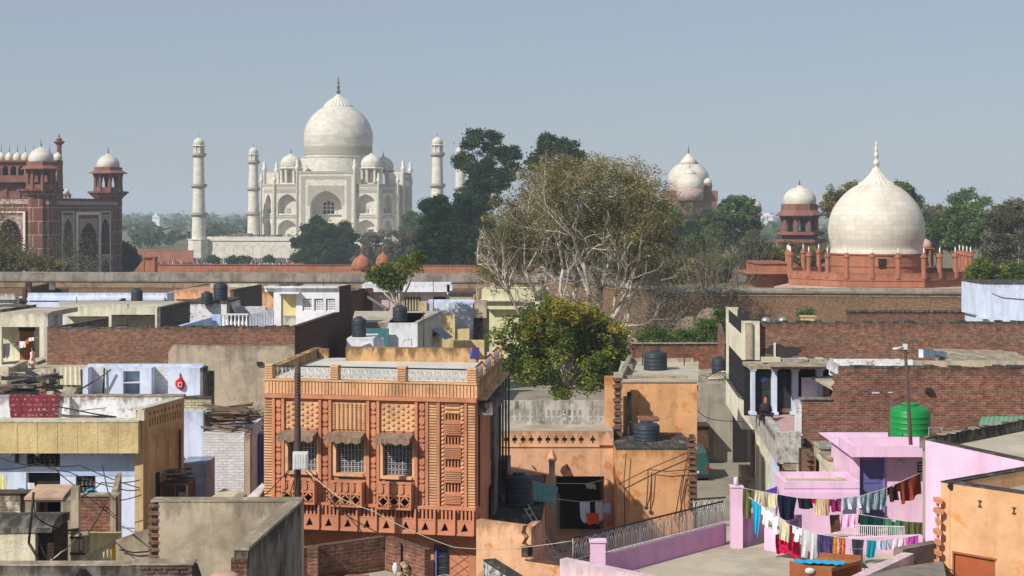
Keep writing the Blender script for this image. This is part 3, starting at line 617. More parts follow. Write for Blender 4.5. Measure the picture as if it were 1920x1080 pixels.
# ---------------------------------------------------------------- forecourt walls, small sandstone things
mb=MB();a,b=xy(236,296),xy(1010,290);fr=Fr(a,b);zf=lambda y:zat(y,293)
fr.box(mb,4.5,fr.L,0,zf(497.5),-0.6,0);fr.box(mb,4.5,fr.L,zf(497.5),zf(496.3),-0.75,0.15)
mb.build('forecourt_wall',MT['tomb_red'],label='long low plain red sandstone wall crossing below the mausoleum',cat='wall')
mb=MB();D=500;fr=Fr(xy(205,560),xy(362,560));fr.box(mb,0,fr.L,0,zat(470.5,560),-0.6,0);fr.box(mb,0,fr.L,zat(470.5,560),zat(469.5,560),-0.7,0.1)
mb.build('garden_wall',MT['tomb_red'],label='distant pale red garden wall between gatehouse and nearest white tower',cat='wall')
mb=MB();D=285;mb.box(xat(270,D),xat(291,D),D,D+2,0,zat(483,D));mb.box(xat(287,D),xat(291,D),D-0.4,D,0,zat(480,D))
mb.prism([xy(252,D-.1),xy(270,D-.1),(xat(270,D),D+2),(xat(252,D),D+2)],0,[zat(507,D),zat(486,D),zat(486,D),zat(507,D)])
mb.box(xat(269,D),xat(292,D),D-.45,D+2.1,zat(483,D),zat(481.6,D));mb.build('brick_pier',MT['tomb_red'],label='stubby red stone pier with a sloping buttress beside the gatehouse',cat='pier')
def red_dome(X,D,y0,y1,y2,hw,lab):
    t=thing('sandstone_kiosk',pt(X,y0,D),lab,'domed kiosk','small red sandstone domed kiosks');c=pt(X,392,D);s=D/F;z=lambda y:zat(y,D)
    mb=MB();mb.lathe((c.x,c.y,0),[(hw*s,0),(hw*s,z(y0-3)),(hw*1.12*s,z(y0-3.4)),(hw*1.1*s,z(y0-5))],8,0,False);mb.build('base',MT['tomb_red'],t)
    mb=MB();h=z(y1)-z(y0-5)
    mb.lathe((c.x,c.y,z(y0-5)),spline([(hw*s,0),(hw*1.04*s,h*.25),(hw*.82*s,h*.6),(hw*.35*s,h*.85),(hw*.1*s,h)],4),16);d=mb.build('dome',MT['tomb_red'],t)
    mb=MB();dome_finial(mb,(c.x,c.y,z(y1)-.05),z(y2)-z(y1),hw*.12*s);mb.build('finial',MT['tomb_red'],d)
red_dome(678,215,508,476,463,18,'larger of two small red sandstone domes, in front of the round dark tree')
red_dome(718,240,503,472,458,13,'smaller of two small red sandstone domes, half behind the rooftop fig tree')
# ---------------------------------------------------------------- assembly hall domes far right
D=565;s=D/F;z=lambda y:zat(y,D)
h=thing('assembly_hall',pt(1291,392,D)*1,'distant red sandstone hall with large white dome rising behind bare trees','hall');h.location.z=0;ORG[h.name].z=0
mb=MB();mb.box(xat(1225,D),xat(1335,D),D-14,D+30,0,z(378));mb.box(xat(1240,D),xat(1338,D),D-12,D+4,z(378),z(358));mb.build('wall',MT['red'],h)
def bigdome(X,Dd,hw,y0,yl,yt,yf):
    s=Dd/F;z=lambda y:zat(y,Dd);c=(xat(X,Dd),Dd,0);hh=yl-y0;mb=MB()
    mb.lathe(c,spline([(hw*.95*s,z(y0)),(hw*s,z(y0+hh*.25)),(hw*.93*s,z(y0+hh*.55)),(hw*.7*s,z(y0+hh*.85)),(hw*.48*s,z(yl))],5),28,cap=False);d=mb.build('dome',MT['marble_dome'],h,uvc=(c[0],c[1],hw*s))
    mb=MB();mb.lathe(c,[(hw*.98*s,z(y0+22)),(hw*.98*s,z(y0))],28);mb.build('drum',MT['lattice'],d)
    mb=MB();mb.lathe(c,[(hw*.53*s,z(yl+1)),(hw*.3*s,z(yl+(yt-yl)*.45)),(hw*.06*s,z(yt))],28,0,True);mb.build('lotus_cap',MT['marble'],d)
    mb=MB();dome_finial(mb,(c[0],c[1],z(yt)-.1),z(yf)-z(yt),hw*.06*s);mb.build('finial',MT['finial'],d)
bigdome(1291,D,38.5,345,307,288,271);bigdome(1293.5,D-15,26,354,326,316,305)
for X,yb,yc,yd,yt,yf,r in((1327,372,348,344,333,326,9),(1216,372,348,343,335,328,8),(1329,392,384,383,373,367,11)):
    dd=D-10;zz=lambda y:zat(y,dd);c=xy(X,dd)
    pavilion(h,c,zz(yb),r*dd/F*.85,zz(yc),zz(yd),r*.85*dd/F,zz(yt),zz(yf),8,(MT['red'],MT['marble_dome']),eave=1.3)
# ---------------------------------------------------------------- kiosk towers
def kiosk_tower(X,D,lab,rd,ytop,yfin,ydome,yeave,reave,ycol,rcol,tiers):
    s=D/F;z=lambda y:zat(y,D);c=xy(X,D)
    t=thing('kiosk_tower',(*c,0),lab,'kiosk tower')
    mb=MB();pr=[(rcol*1.0*s,0)]
    for y,r in tiers:pr+=[(rcol*s,z(y+9)),(r*.96*s,z(y+6)),(r*s,z(y+5.8)),(r*s,z(y)),(r*.97*s,z(y)),(r*.97*s,z(y+5)),(rcol*s,z(y+5))]
    pr.append((rcol*s,z(ycol)));mb.lathe((*c,0),pr,8,0,False,math.pi/8);mb.build('tower_body',MT['red'],t)
    pavilion(t,c,z(ycol),rcol*s,z(yeave),z(ydome),rd*s,z(ytop),z(yfin),8,(MT['red'],MT['marble_dome']),name='kiosk',eave=reave/rcol)
kiosk_tower(1499,330,'red sandstone tower kiosk with white dome left of the big tomb dome',31,347,336,383,403,45,438,34,[(448,51),(434,47)])
kiosk_tower(1414,450,'smaller far kiosk tower with white dome partly behind a green tree',13.5,370,364,392,403,17,425,12,[(424,16)])
# ---------------------------------------------------------------- the tomb with the great pale dome
D=195.0;s=D/F;c=xy(1643,D);z=lambda y:zat(y,D);rot=R(-7.8)
t=thing('domed_tomb',(*c,0),'large cream marble dome on a red sandstone platform ringed by posts','tomb')
A=11.0;RC=A/math.cos(math.pi/8);ZT=zat(512,184.2)
mb=MB();m8=lambda r,zz:(r,zz)
mb.lathe((*c,0),[(RC-0.6,3),(RC-0.6,ZT-1.75),(RC,ZT-1.7),(RC,ZT-0.95),(RC+0.1,ZT-0.93),(RC+0.1,ZT-0.78),(RC,ZT-0.76),(RC,ZT),(RC-0.35,ZT),(RC-0.35,ZT-0.7),(0.1,ZT-0.65)],8,0,False,rot+math.pi/8)
mb.build('platform',MT['tomb_red'],t)
mb=MB();mb.lathe((*c,0),[(RC-.2,ZT-1.72),(RC+1.9,ZT-2.15),(RC+1.9,ZT-2.3),(RC-.5,ZT-2.0)],8,0,False,rot+math.pi/8,cap=False);mb.build('sloping_eave',MT['tomb_pale'],t)
mb=MB();mb.lathe((*c,0),[(5.65,ZT-.8),(5.65,ZT+.5),(5.75,ZT+.52),(5.75,ZT+.75),(5.65,ZT+.77),(5.65,z(477)),(5.8,z(476.5)),(5.8,z(474)),(5.5,z(473.5))],40,0,False);dr=mb.build('drum',MT['tomb_red'],t)
mb=MB();mb.box(xat(1647,D-5.6),xat(1661,D-5.6),D-5.78,D-5.5,zat(502,D-5.6),zat(485,D-5.6));mb.build('opening',MT['shadow'],dr)
mb=MB();mb.lathe((*c,0),spline([(86*s,z(476)),(85*s,z(470)),(84*s,z(463)),(88*s,z(445)),(89*s,z(428)),(86*s,z(408)),(78*s,z(388)),(63*s,z(368)),(46*s,z(353)),(31*s,z(345))],6),48,cap=False)
dm=mb.build('dome',MT['tomb_marble'],t,uvc=(c[0],c[1],5.6))
mb=MB();n=44;pr=[(33.5,347),(32,344),(24,339),(16,331),(10,323),(6.5,316),(6,315)];b0=0
for i in range(len(pr)):
    for q in range(n):
        r=pr[i][0]*s*(1+(0.04 if q%2 else-0.03));a=2*math.pi*q/n
        mb.v.append((c[0]+r*math.cos(a),c[1]+r*math.sin(a),z(pr[i][1])-(0.18 if(q%2 and i==0)else 0)))
for i in range(len(pr)-1):
    for q in range(n):mb.f.append((i*n+q,i*n+(q+1)%n,(i+1)*n+(q+1)%n,(i+1)*n+q));mb.m.append(0);mb.s.append(False)
mb.build('lotus_cap',MT['tomb_pale']if False else MT['tomb_marble'],dm,uvc=(c[0],c[1],1))
mb=MB();mb.lathe((*c,0),spline([(6*s,z(316)),(3*s,z(313)),(6*s,z(306)),(3.5*s,z(300)),(2.5*s,z(298)),(5*s,z(291)),(2.5*s,z(285)),(3.6*s,z(280)),(2*s,z(275)),(2.4*s,z(271)),(.4*s,z(264))],3),14);mb.build('finial',MT['tomb_marble'],dm)
for q in range(8):
    a0=rot+math.pi/8+q*math.pi/4;a1=a0+math.pi/4
    for f in(0,1/3,2/3):
        x=c[0]+(RC-.17)*(math.cos(a0)*(1-f)+math.cos(a1)*f);y=c[1]+(RC-.17)*(math.sin(a0)*(1-f)+math.sin(a1)*f)
        mb=MB();mb.lathe((x,y,0),[(.36,ZT-.7),(.36,ZT+.1),(.3,ZT+.12),(.28,ZT+1.75),(.42,ZT+1.85),(.42,ZT+2.05),(.3,ZT+2.1),(.28,ZT+2.3),(.08,ZT+2.42)],8,0,False);ps=mb.build('post',MT['tomb_red'],t)
        mb=MB();mb.lathe((x,y,0),[(.12,ZT+2.3),(.07,ZT+2.4),(.1,ZT+2.8),(.02,ZT+3.05)],6);mb.build('finial',MT['white_band'],ps)
fr=Fr(xy(1422,196),xy(1482,196));mb=MB();fr.box(mb,0,fr.L,3,zat(493,196),-10,0);fr.box(mb,-1.6,fr.L,zat(513,196),zat(511,196),-9,1.6);fr.box(mb,-.2,fr.L,zat(495,196),zat(492.5,196),-9,.2)
mb.build('side_terrace',MT['tomb_red'],t)
kt=pt(1736,392,222);zz=lambda y:zat(y,222)
tt=thing('pink_kiosk',(kt.x,kt.y,0),'small pink stone kiosk with a domed roof right behind the tomb platform','domed kiosk')
mb=MB();mb.lathe((kt.x,kt.y,0),[(1.3,0),(1.3,zz(500))],8,0,False);mb.build('tower_body',MT['tomb_red'],tt)
pavilion(tt,(kt.x,kt.y),zz(500),1.05,zz(466),zz(463),.85,zz(447),zz(438),8,(MT['tomb_red'],MT['tomb_pale']),name='kiosk',eave=1.25)
# ---------------------------------------------------------------- the long brick boundary wall between town and gardens
def boundary(pts,zt,lab,band=True):
    t=thing('boundary_wall',((pts[0][0]+pts[-1][0])/2,(pts[0][1]+pts[-1][1])/2,3),lab,'wall')
    mb=MB();cp=MB();bd=MB()
    for i in range(len(pts)-1):
        fr=Fr(pts[i],pts[i+1]);e=0.0
        fr.box(mb,-e,fr.L+e,3,zt-1.9 if band else zt-.8,-1.2,0)
        if band:
            fr.box(bd,-e,fr.L+e,zt-1.9,zt-1.15,-1.2,.06)
        else:fr.box(bd,-e,fr.L+e,zt-.8,zt-.5,-1.2,.05)
        zl=zt-(1.15 if band else .5);prof=[(.22,zl),(.22,zl+.2),(-.1,zt-.08),(-.6,zt),(-1.1,zt-.08),(-1.4,zl+.2),(-1.4,zl)]
        for k in range(len(prof)-1):
            (d0,za),(d1,zb)=prof[k],prof[k+1]
            cp.face([fr.at(-e,za,d0),fr.at(fr.L+e,za,d0),fr.at(fr.L+e,zb,d1),fr.at(-e,zb,d1)],0)
        for u in(-e,fr.L+e):cp.face([fr.at(u,zq,dq)for dq,zq in prof],0)
    w=mb.build('brickwork',MT['wall_brick'],t);bd.build('plaster_band',MT['wall_band'],t);cp.build('coping',MT['wall_cope'],t)
boundary([xy(-900,196),xy(1015,188)],zat(510.5,191),'long weathered brick boundary wall with rounded grey coping below the gatehouse')
boundary([xy(1012,187.7),xy(1245,153),xy(1860,150),xy(2600,148)],zat(541,151),'brown brick boundary wall with thin coping in front of the domed tomb',band=False)
# crowd on the terrace and in the forecourt, far too small and many to single out
mb=MB()
def figure(x,y,z,h,m):
    a=random.random()*6;r=h*0.13
    mb.lathe((x,y,z),[(r*.75,0),(r*.8,h*.25),(r*.85,h*.48),(r*1.15,h*.72),(r*1.0,h*.82),(r*.35,h*.85)],6,m,True,a)
    mb.lathe((x,y,z),[(r*.3,h*.84),(r*.55,h*.89),(r*.55,h*.95),(r*.2,h)],6,5,True,a)
for k in range(320):
    X=random.uniform(392,560);
    if random.random()<.5:X=random.gauss(480,30)
    p=Vector((*loc(xat(X,618)-CC.x,-46.5+random.uniform(0,6)),Z0));figure(p.x,p.y,p.z,random.uniform(1.5,1.8),random.randrange(5))
for k in range(460):
    X=random.choice([random.uniform(230,560),random.gauss(500,28),random.gauss(370,25)]);Dd=random.uniform(520,590);figure(xat(X,Dd),Dd,0,random.uniform(1.5,1.8),random.randrange(5))
cl=[M_plain('visitor_clothes',q,0.9)for q in(S(196,190,186),S(70,72,92),S(150,70,64),S(60,56,58),S(120,130,150))]+[M_plain('dark_hair',S(40,32,28))]
mb.build('crowd',cl,kind='stuff',label='crowd of tiny visitors along the white terrace and the lawn below',cat='crowd')
# ---------------------------------------------------------------- trees
def cards(P,size,rg,flat=0.3):
    n=len(P);a=rg.normal(size=(n,3));a[:,2]*=(1-flat);a/=np.linalg.norm(a,axis=1,keepdims=True)
    b=rg.normal(size=(n,3));b-=a*(a*b).sum(1,keepdims=True);b/=np.linalg.norm(b,axis=1,keepdims=True)
    s=(size*rg.uniform(0.6,1.4,(n,1)));a=a*s;b=b*s*0.55
    V=np.stack([P-a,P+b*0.9,P+a,P-b*0.9],1).reshape(-1,3)
    return V,np.arange(n*4).reshape(n,4)
def clump_points(ells,ncl,per,cr,rg,shell=0.45,squash=0.7):
    """clump centres in the shell of the crown's ellipsoids, leaves scattered round each"""
    vol=np.array([e[3]*e[4]*e[5]for e in ells])**(2/3);pick=rg.choice(len(ells),ncl,p=vol/vol.sum())
    E=np.array(ells)[pick];d=rg.normal(size=(ncl,3));d/=np.linalg.norm(d,axis=1,keepdims=True)
    r=rg.uniform(shell,1.0,(ncl,1))**0.7
    C=E[:,:3]+d*r*E[:,3:]
    cl_r=cr*rg.uniform(0.55,1.35,(ncl,1))
    k=np.maximum((per*(cl_r[:,0]/cr)**2*rg.uniform(0.5,1.4,ncl)).astype(int),4)
    idx=np.repeat(np.arange(ncl),k);g=rg.normal(size=(len(idx),3));g/=np.linalg.norm(g,axis=1,keepdims=True)
    P=C[idx]+g*(rg.uniform(0.2,1.0,(len(idx),1))**0.6)*cl_r[idx]*np.array([1,1,squash])
    return C,P
def limb(mb,p,q,r0,r1,rg,sag=0.12,k=5,n=5):
    p=np.array(p);q=np.array(q);L=np.linalg.norm(q-p);off=rg.normal(size=3)*L*sag
    pts=[p+(q-p)*t+off*math.sin(math.pi*t)+rg.normal(size=3)*L*.015*(0<t<1)+np.array([0,0,L*.1*math.sin(math.pi*t)])for t in np.linspace(0,1,k)]
    mb.tube(pts,[r0+(r1-r0)*t for t in np.linspace(0,1,k)],n)
def tree(px,D,z0,ells,ncl,per,cr,size,leaf,label,cat='tree',name='tree',group=None,bark='bark',tr=None,seed=1,shell=0.45,nl=14,deep=0.8,fork=0.3,lean=0.0,flat=0.3,stem='trunk'):
    rg=np.random.default_rng(seed);s=D/F;x0=xat(px,D)
    E=[(xat(e[0],D),D+(e[4]if len(e)>4 else rg.uniform(-.3,.3)*e[2]*s),zat(e[1],D),e[2]*s,e[2]*s*deep,e[3]*s)for e in ells]
    t=thing(name,(x0,D,z0),label,cat,group)
    size*=.66;C,P=clump_points(E,ncl,int(per*1.9),cr*1.12,rg,shell)
    k=int(len(P)*.12);j=rg.choice(len(P),k,replace=False);P[j]+=rg.normal(size=(k,3))*cr*.45;P=P[P[:,2]>z0+0.05]
    V,Fc=cards(P,size,rg,flat);fmesh('crown'if cat!='shrub'else 'foliage',V,Fc,MT[leaf]if isinstance(leaf,str)else leaf,t)
    zt=max(e[2]+e[5]for e in E);zb=min(e[2]-e[5]for e in E);tr=tr or(zt-z0)*0.022
    fx=np.array([x0+lean,D,z0+(zt-z0)*fork]);mb=MB()
    mb.tube([(x0,D,z0-.3),(x0+lean*.4+tr*.4,D,z0+(zt-z0)*fork*.5),tuple(fx)],[tr*1.25,tr,tr*.85],7)
    for i in rg.choice(len(C),min(nl,len(C)),replace=False):limb(mb,fx+rg.normal(size=3)*tr*.3,fx+(C[i]-fx)*.82,tr*.5,tr*.08,rg)
    mb.build(stem,MT[bark],t,uv=True);return t
BENV=None
def branch(mb,tips,p,d,L,r,depth,rg,spread=.55,up=.12,shrink=.74,nk=(2,4),n=5,wob=.12):
    k=4;pts=[p];q=p.copy();dd=d.copy()
    for i in range(k):
        dd=dd+rg.normal(size=3)*wob;dd[2]+=up*.3;dd/=np.linalg.norm(dd);q=q+dd*L/k;pts.append(q.copy())
    if BENV is not None and not BENV(q):return
    re=r*.68;mb.tube(pts,[r+(re-r)*i/k for i in range(k+1)],n if depth>1 else 3)
    if depth<=0:tips.append(q);return
    if depth<=2:tips.append(pts[2])
    for j in range(rg.integers(nk[0],nk[1])):
        nd=dd+rg.normal(size=3)*spread;nd[2]+=up;nd/=np.linalg.norm(nd)
        start=pts[-1]if j<2 else pts[rg.integers(2,k+1)]
        branch(mb,tips,np.array(start),nd,L*shrink*rg.uniform(.75,1.15),re*rg.uniform(.6,.85),depth-1,rg,spread,up,shrink,nk,n,wob)
def bare(px,D,z0,H,label,depth=5,seed=1,r=None,bark='twig',leaf=None,nleaf=0,lsize=.12,stems=1,name='bare_tree',cat='tree',group=None,spread=.5,up=.2,nk=(2,4),fan=.25,lsp=.5,wide=0.0,shrink=.74,frac=.27):
    rg=np.random.default_rng(seed);x0=xat(px,D);t=thing(name,(x0,D,z0),label,cat,group);mb=MB();tips=[]
    for i in range(stems):
        d=np.array([rg.normal()*fan,rg.normal()*fan,1.0]);d/=np.linalg.norm(d);p=np.array([x0+rg.uniform(-1,1)*wide,D+rg.uniform(-1,1)*wide*.5,z0-.2])
        branch(mb,tips,p,d,H*frac,(r or H*.02),depth,rg,spread,up,shrink,nk)
    mb.build('trunk'if cat=='tree'else 'stems',MT[bark],t)
    if leaf:
        T=np.array(tips);P=T[rg.integers(0,len(T),nleaf)]+rg.normal(size=(nleaf,3))*lsp
        V,Fc=cards(P,lsize,rg);fmesh('crown',V,Fc,MT[leaf],t)
    return t
# the far wood towards the horizon and the shrubs between: one mass
rg=np.random.default_rng(5);n=1500
dd=760+2300*rg.uniform(0,1,n)**1.4;xx=rg.uniform(-.5,.5,n)*dd*1.1;hh=rg.uniform(6,13,n)+(dd>1500)*rg.uniform(0,6,n)
keep=~((np.abs(xx+66)<115)&(dd<800));dd,xx,hh=dd[keep],xx[keep],hh[keep]
PP=[]
for X,Y,H in zip(xx,dd,hh):
    w=H*rg.uniform(.5,.8);m=46;d=rg.normal(size=(m,3));d/=np.linalg.norm(d,axis=1,keepdims=True);r=rg.uniform(.55,1,(m,1))
    PP.append(np.array([X,Y,H*.55])+d*r*np.array([w,w,H*.48]))
P=np.concatenate(PP);V,Fc=cards(P,2.0,rg);fmesh('distant_wood',V,Fc,MT['leaf_far'],label='hazy far-off woodland stretching along the horizon behind the monuments',cat='wood',kind='stuff')
rg=np.random.default_rng(6)
# far-off white houses showing above the wood
for X,Y,w,h,lab in((292,404,7,3,'tiny far white building over the hazy wood between gatehouse and nearest tower'),(1440,402,10,3,'tiny pale far building on the hazy skyline beside the kiosk tower'),(1832,380,12,5,'far pinkish building on the hazy skyline at far right above the trees')):
    D=1500;s=D/F;x=xat(X,D);zt=zat(Y-h,D);b=MB();b.box(x-w*s,x+w*s,D,D+14,0,zt-2);b.box(x-w*.5*s,x+w*.3*s,D+1,D+12,zt-2,zt)
    for k in range(6):b.box(x-w*s+(k+.3)*w*s/3,x-w*s+(k+.6)*w*s/3,D-.2,D,zt-4.5,zt-3.2,1)
    b.build('distant_house',[MT['white'],MT['glass']],label=lab,cat='building')
T=tree
T(612,485,0,[(612,452,50,40),(575,465,30,32),(650,465,28,30),(610,432,30,26),(590,440,30,24),(635,440,24,26),(612,478,62,22)],260,130,1.5,.62,'leaf_dark','dense dark green round tree in front of the white mausoleum',seed=2,nl=8)
for i,(X,Y,w,h,D,lf,lab)in enumerate(((705,465,34,34,470,'leaf_grey','grey-green scrubby tree right beside the round dark tree'),(752,458,34,36,455,'leaf_grey','grey-brown thin tree below the right end of the mausoleum'),(775,420,22,26,600,'leaf_mid','faint tree crown against the right foot of the mausoleum'),(238,480,15,24,380,'leaf_dark','small dark tree touching the right corner of the gatehouse'))):
    T(X,D,0,[(X,Y,w,h),(X-w*.5,Y+h*.5,w*.8,h*.6),(X+w*.6,Y+h*.4,w*.7,h*.7)],110,60,1.3,.5,lf,lab,seed=20+i,nl=10)
T(822,300,0,[(820,440,36,68),(818,395,26,26),(822,485,38,40)],200,190,1.0,.36,'leaf_conifer','dark dense conifer standing left of its twin under the tall dark tree',cat='conifer',name='conifer',seed=3,nl=6,shell=.6,group='pair of dark conifers')
T(884,296,0,[(885,450,40,74),(880,400,30,36),(888,490,40,36)],220,190,1.0,.36,'leaf_conifer','dark dense conifer right beneath the tall dark tree',cat='conifer',name='conifer',seed=4,nl=6,shell=.6,group='pair of dark conifers')
T(905,330,0,[(900,262,40,20),(888,295,32,30),(935,300,36,36),(915,330,44,32),(872,312,18,22),(955,295,18,24),(900,365,40,34),(880,385,36,30),(915,350,40,34)],190,95,1.15,.42,'leaf_dark','tall dark tree rising beside the rightmost white towers',seed=5,nl=26,tr=.5,fork=.75)
T(1040,300,0,[(1040,275,42,20),(1012,300,26,18),(1070,300,28,20),(1040,310,50,26),(1092,330,36,26)],130,90,1.1,.42,'leaf_dark','tall dark crown rising behind the big pale-trunked tree',seed=6,nl=16,tr=.5,fork=.7)
T(1250,300,0,[(1245,440,50,50),(1215,410,40,50),(1275,470,40,40)],170,80,1.1,.42,'leaf_mid','green tree right behind the big pale-trunked tree, below the hall domes',seed=7,nl=10)
T(1378,350,0,[(1378,400,36,28),(1400,392,24,24),(1350,420,34,28),(1395,430,34,30)],180,110,1.0,.40,'leaf_bright','bright green bushy tree between the hall domes and kiosk towers',seed=8,nl=8)
T(1300,360,0,[(1300,440,36,30),(1335,455,34,28),(1285,470,30,24)],140,80,1.0,.4,'leaf_dark','low dark tree under the distant hall domes',seed=9,nl=8)
T(1580,300,0,[(1575,368,26,22),(1600,360,24,18),(1560,385,18,22),(1590,390,30,30)],110,70,.9,.36,'leaf_olive','yellowish tree showing left behind the big tomb dome',seed=10,nl=10)
T(1692,300,0,[(1690,360,20,18),(1710,378,16,20),(1680,385,26,30)],80,70,.9,.36,'leaf_mid','green tree peeping over the right shoulder of the tomb dome',seed=11,nl=8)
T(1800,285,0,[(1795,430,56,38),(1760,440,34,34),(1835,440,34,32),(1800,405,30,18)],230,110,1.0,.4,'leaf_bright','broad bright green tree right of the tomb dome',seed=12,nl=10)
T(1815,300,0,[(1812,365,22,14),(1835,380,22,14),(1795,380,18,12),(1820,395,30,16)],70,50,.9,.3,'leaf_bright','airy feathery treetop rising above the broad green tree',seed=13,nl=20,fork=.8,tr=.25)
T(1895,240,0,[(1890,410,36,30),(1905,450,36,50),(1870,460,26,40),(1925,400,30,26)],210,75,.9,.28,'leaf_grey','dull green tall tree at the right edge of the picture',seed=14,nl=22,bark='bark_pale',tr=.22)
T(1740,310,0,[(1735,420,30,30),(1760,405,30,24),(1720,450,30,30)],110,70,1.0,.36,'leaf_grey','grey-green tree below the leafless tree right of the dome',seed=15,nl=10)
T(1850,172,0,[(1845,508,28,20),(1868,515,22,16),(1825,512,14,14)],110,80,.55,.2,'leaf_fig','rounded yellow-green bush between tomb platform and pale blue house',cat='shrub',name='bush',seed=16,nl=8,stem='stems')
T(1890,176,0,[(1895,515,34,14),(1925,510,30,18)],90,70,.55,.2,'leaf_mid','low green hedge-like bush above the pale blue house roof',cat='shrub',name='bush',seed=17,nl=8,stem='stems')
T(1490,240,0,[(1480,475,36,18),(1520,480,36,18),(1445,485,26,16)],130,70,.8,.28,'leaf_olive','low olive tree behind the posts, under the kiosk tower',seed=18,nl=8)
T(950,270,0,[(950,470,40,40),(990,440,50,50),(1060,440,60,60),(1140,440,60,60),(1190,470,50,40)],260,70,1.1,.4,'leaf_mid','mass of green tree behind the lower limbs of the pale-trunked tree',seed=19,nl=10)
for i,(X,w)in enumerate(((400,15),(437,13),(462,10),(505,9))):
    T(X,540,0,[(X,488,w,8)],26,70,.9,.4,'leaf_dark',['widest','second','third','smallest'][i]+' clipped round bush on the lawn below the white terrace',cat='shrub',name='bush',seed=40+i,nl=4,stem='stems',group='clipped bushes below the terrace')
bare(1757,320,0,35,'leafless tall tree standing dark against the sky right of the tomb dome',depth=6,seed=3,bark='bark',spread=.42,up=.16,r=.4)
bare(1360,176,2.5,18,'leafless grey-brown thicket tree left of the tomb platform',depth=5,seed=5,stems=9,fan=.35,r=.11,spread=.32,up=.3,wide=1.4,leaf='leaf_grey',nleaf=700,lsize=.1,bark='twig')
bare(30,216,2.0,21,'bare branching tree with few leaves before the gatehouse front',depth=6,seed=8,stems=2,fan=.3,r=.24,leaf='leaf_olive',nleaf=2600,lsize=.16,bark='bark')
bare(95,214,1.0,19,'sparse low tree before the shaded corner of the gatehouse',depth=6,seed=12,stems=2,fan=.4,r=.16,leaf='leaf_grey',nleaf=2200,lsize=.15,bark='bark')
T(30,213,0,[(20,490,50,18),(80,495,50,14),(-30,480,40,26)],120,60,.7,.22,'leaf_olive','low yellowish bush along the wall before the gatehouse',cat='shrub',name='bush',seed=31,nl=6,stem='stems')
# the big old tree with pale trunks
D=142;t5=thing('big_tree',(xat(1080,D),D,6),'huge half-bare tree with pale branching trunks and thin olive leaves','tree');mb=MB();tips=[];rg=np.random.default_rng(21);BENV=lambda q:((q[0]-5.9)/9.4)**2+((q[2]-14.5)/11.2)**2<1
for X,dx,y,L,r in((1018,-.22,1.0,5.6,.26),(1040,-.24,.5,5.0,.22),(1058,.02,.2,5.6,.30),(1075,-.12,-.4,5.4,.28),(1100,.28,.3,5.6,.34),(1118,.26,-.6,5.6,.28),(1135,.3,.6,5.2,.22),(1014,-.28,-.5,4.4,.16),(1090,.05,-.8,5.8,.28)):
    d=np.array([dx,rg.normal()*.2,1.0]);d/=np.linalg.norm(d);branch(mb,tips,np.array([xat(X,D),D+y,6.0]),d,L,r*1.45,6,rg,spread=.40,up=.10,shrink=.76,nk=(2,4),wob=.11)
Tp=np.array(tips);BENV=None
ok=(np.abs((Tp[:,0]-xat(1080,D))/9.6)**2+((Tp[:,2]-16)/9.3)**2)<1.25;Tp=Tp[ok]if ok.sum()>200 else Tp
s=D/F;E=[(xat(e[0],D),D+e[4],zat(e[1],D),e[2]*s,e[2]*s*.8,e[3]*s)for e in((1080,400,165,112,0),(1000,425,95,95,.5),(1180,410,98,110,-.5),(1190,400,90,100,-2),(1085,325,115,42,0),(940,480,48,62,.5),(1225,480,52,85,0),(1120,350,120,60,-1),(960,520,50,40,1),(1200,530,50,45,.5),(1090,480,140,60,2))]
Cc,P2=clump_points(E,1050,70,.8,rg,.35)
for c in Cc:
    k=np.argsort(((Tp-c)**2).sum(1))[0];limb(mb,Tp[k],c,.042,.016,rg,.15,4,3)
mb.build('trunk',MT['bark_pale'],t5)
ok2=np.array([min(((q-np.array(e[:3]))**2/(np.array(e[3:])*1.12)**2).sum()for e in E)<1 for q in Tp]);Tp=Tp[ok2]
n=36000;P=np.concatenate([Tp[rg.integers(0,len(Tp),n)]+rg.normal(size=(n,3))*.42,P2]);V,Fc=cards(P,.095,rg);fmesh('crown',V,Fc,MT['leaf_olive'],t5)
print('big tree tips',len(Tp),Tp.min(0),Tp.max(0))
# the leafy yellow-green tree in front of it
fig=T(1060,97,5.6,[(1055,610,95,42),(1000,640,60,50),(1120,640,66,50),(1060,680,100,60),(970,690,40,50),(1150,690,44,46),(1060,585,60,24),(930,640,30,20),(950,610,26,18)],330,62,.55,.17,MT['leaf_fig'],'leafy yellow-green fig tree in the courtyard behind the carved orange house',seed=33,nl=26,bark='bark_pale',tr=.22,shell=.35,fork=.35)
rgf=np.random.default_rng(81);s_=97/F;Cg,Pg=clump_points([(xat(e[0],96),96,zat(e[1],96),e[2]*s_,e[2]*s_*.8,e[3]*s_)for e in((1060,588,66,22),(1120,612,50,24),(1010,612,46,26))],60,80,.42,rgf,.5);Vg,Fg=cards(Pg,.105,rgf);fmesh('yellow_leaves',Vg,Fg,MT['leaf_gold'],fig)
T(745,118,5.6,[(722,512,24,24),(705,520,14,18),(772,490,24,20),(750,510,24,18),(735,530,22,12)],90,36,.42,.15,MT['leaf_fig'],'small fig tree with a pale trunk growing up between rooftops',seed=34,nl=14,bark='bark_pale',tr=.24,fork=.62,lean=.1)
T(925,150,5.6,[(925,520,34,26),(905,505,20,20),(945,545,16,18),(960,500,26,26)],90,22,.6,.13,'leaf_olive','thin drooping olive tree before the boundary wall, left of the big tree',seed=35,nl=22,bark='bark_pale',tr=.16,shell=.2)
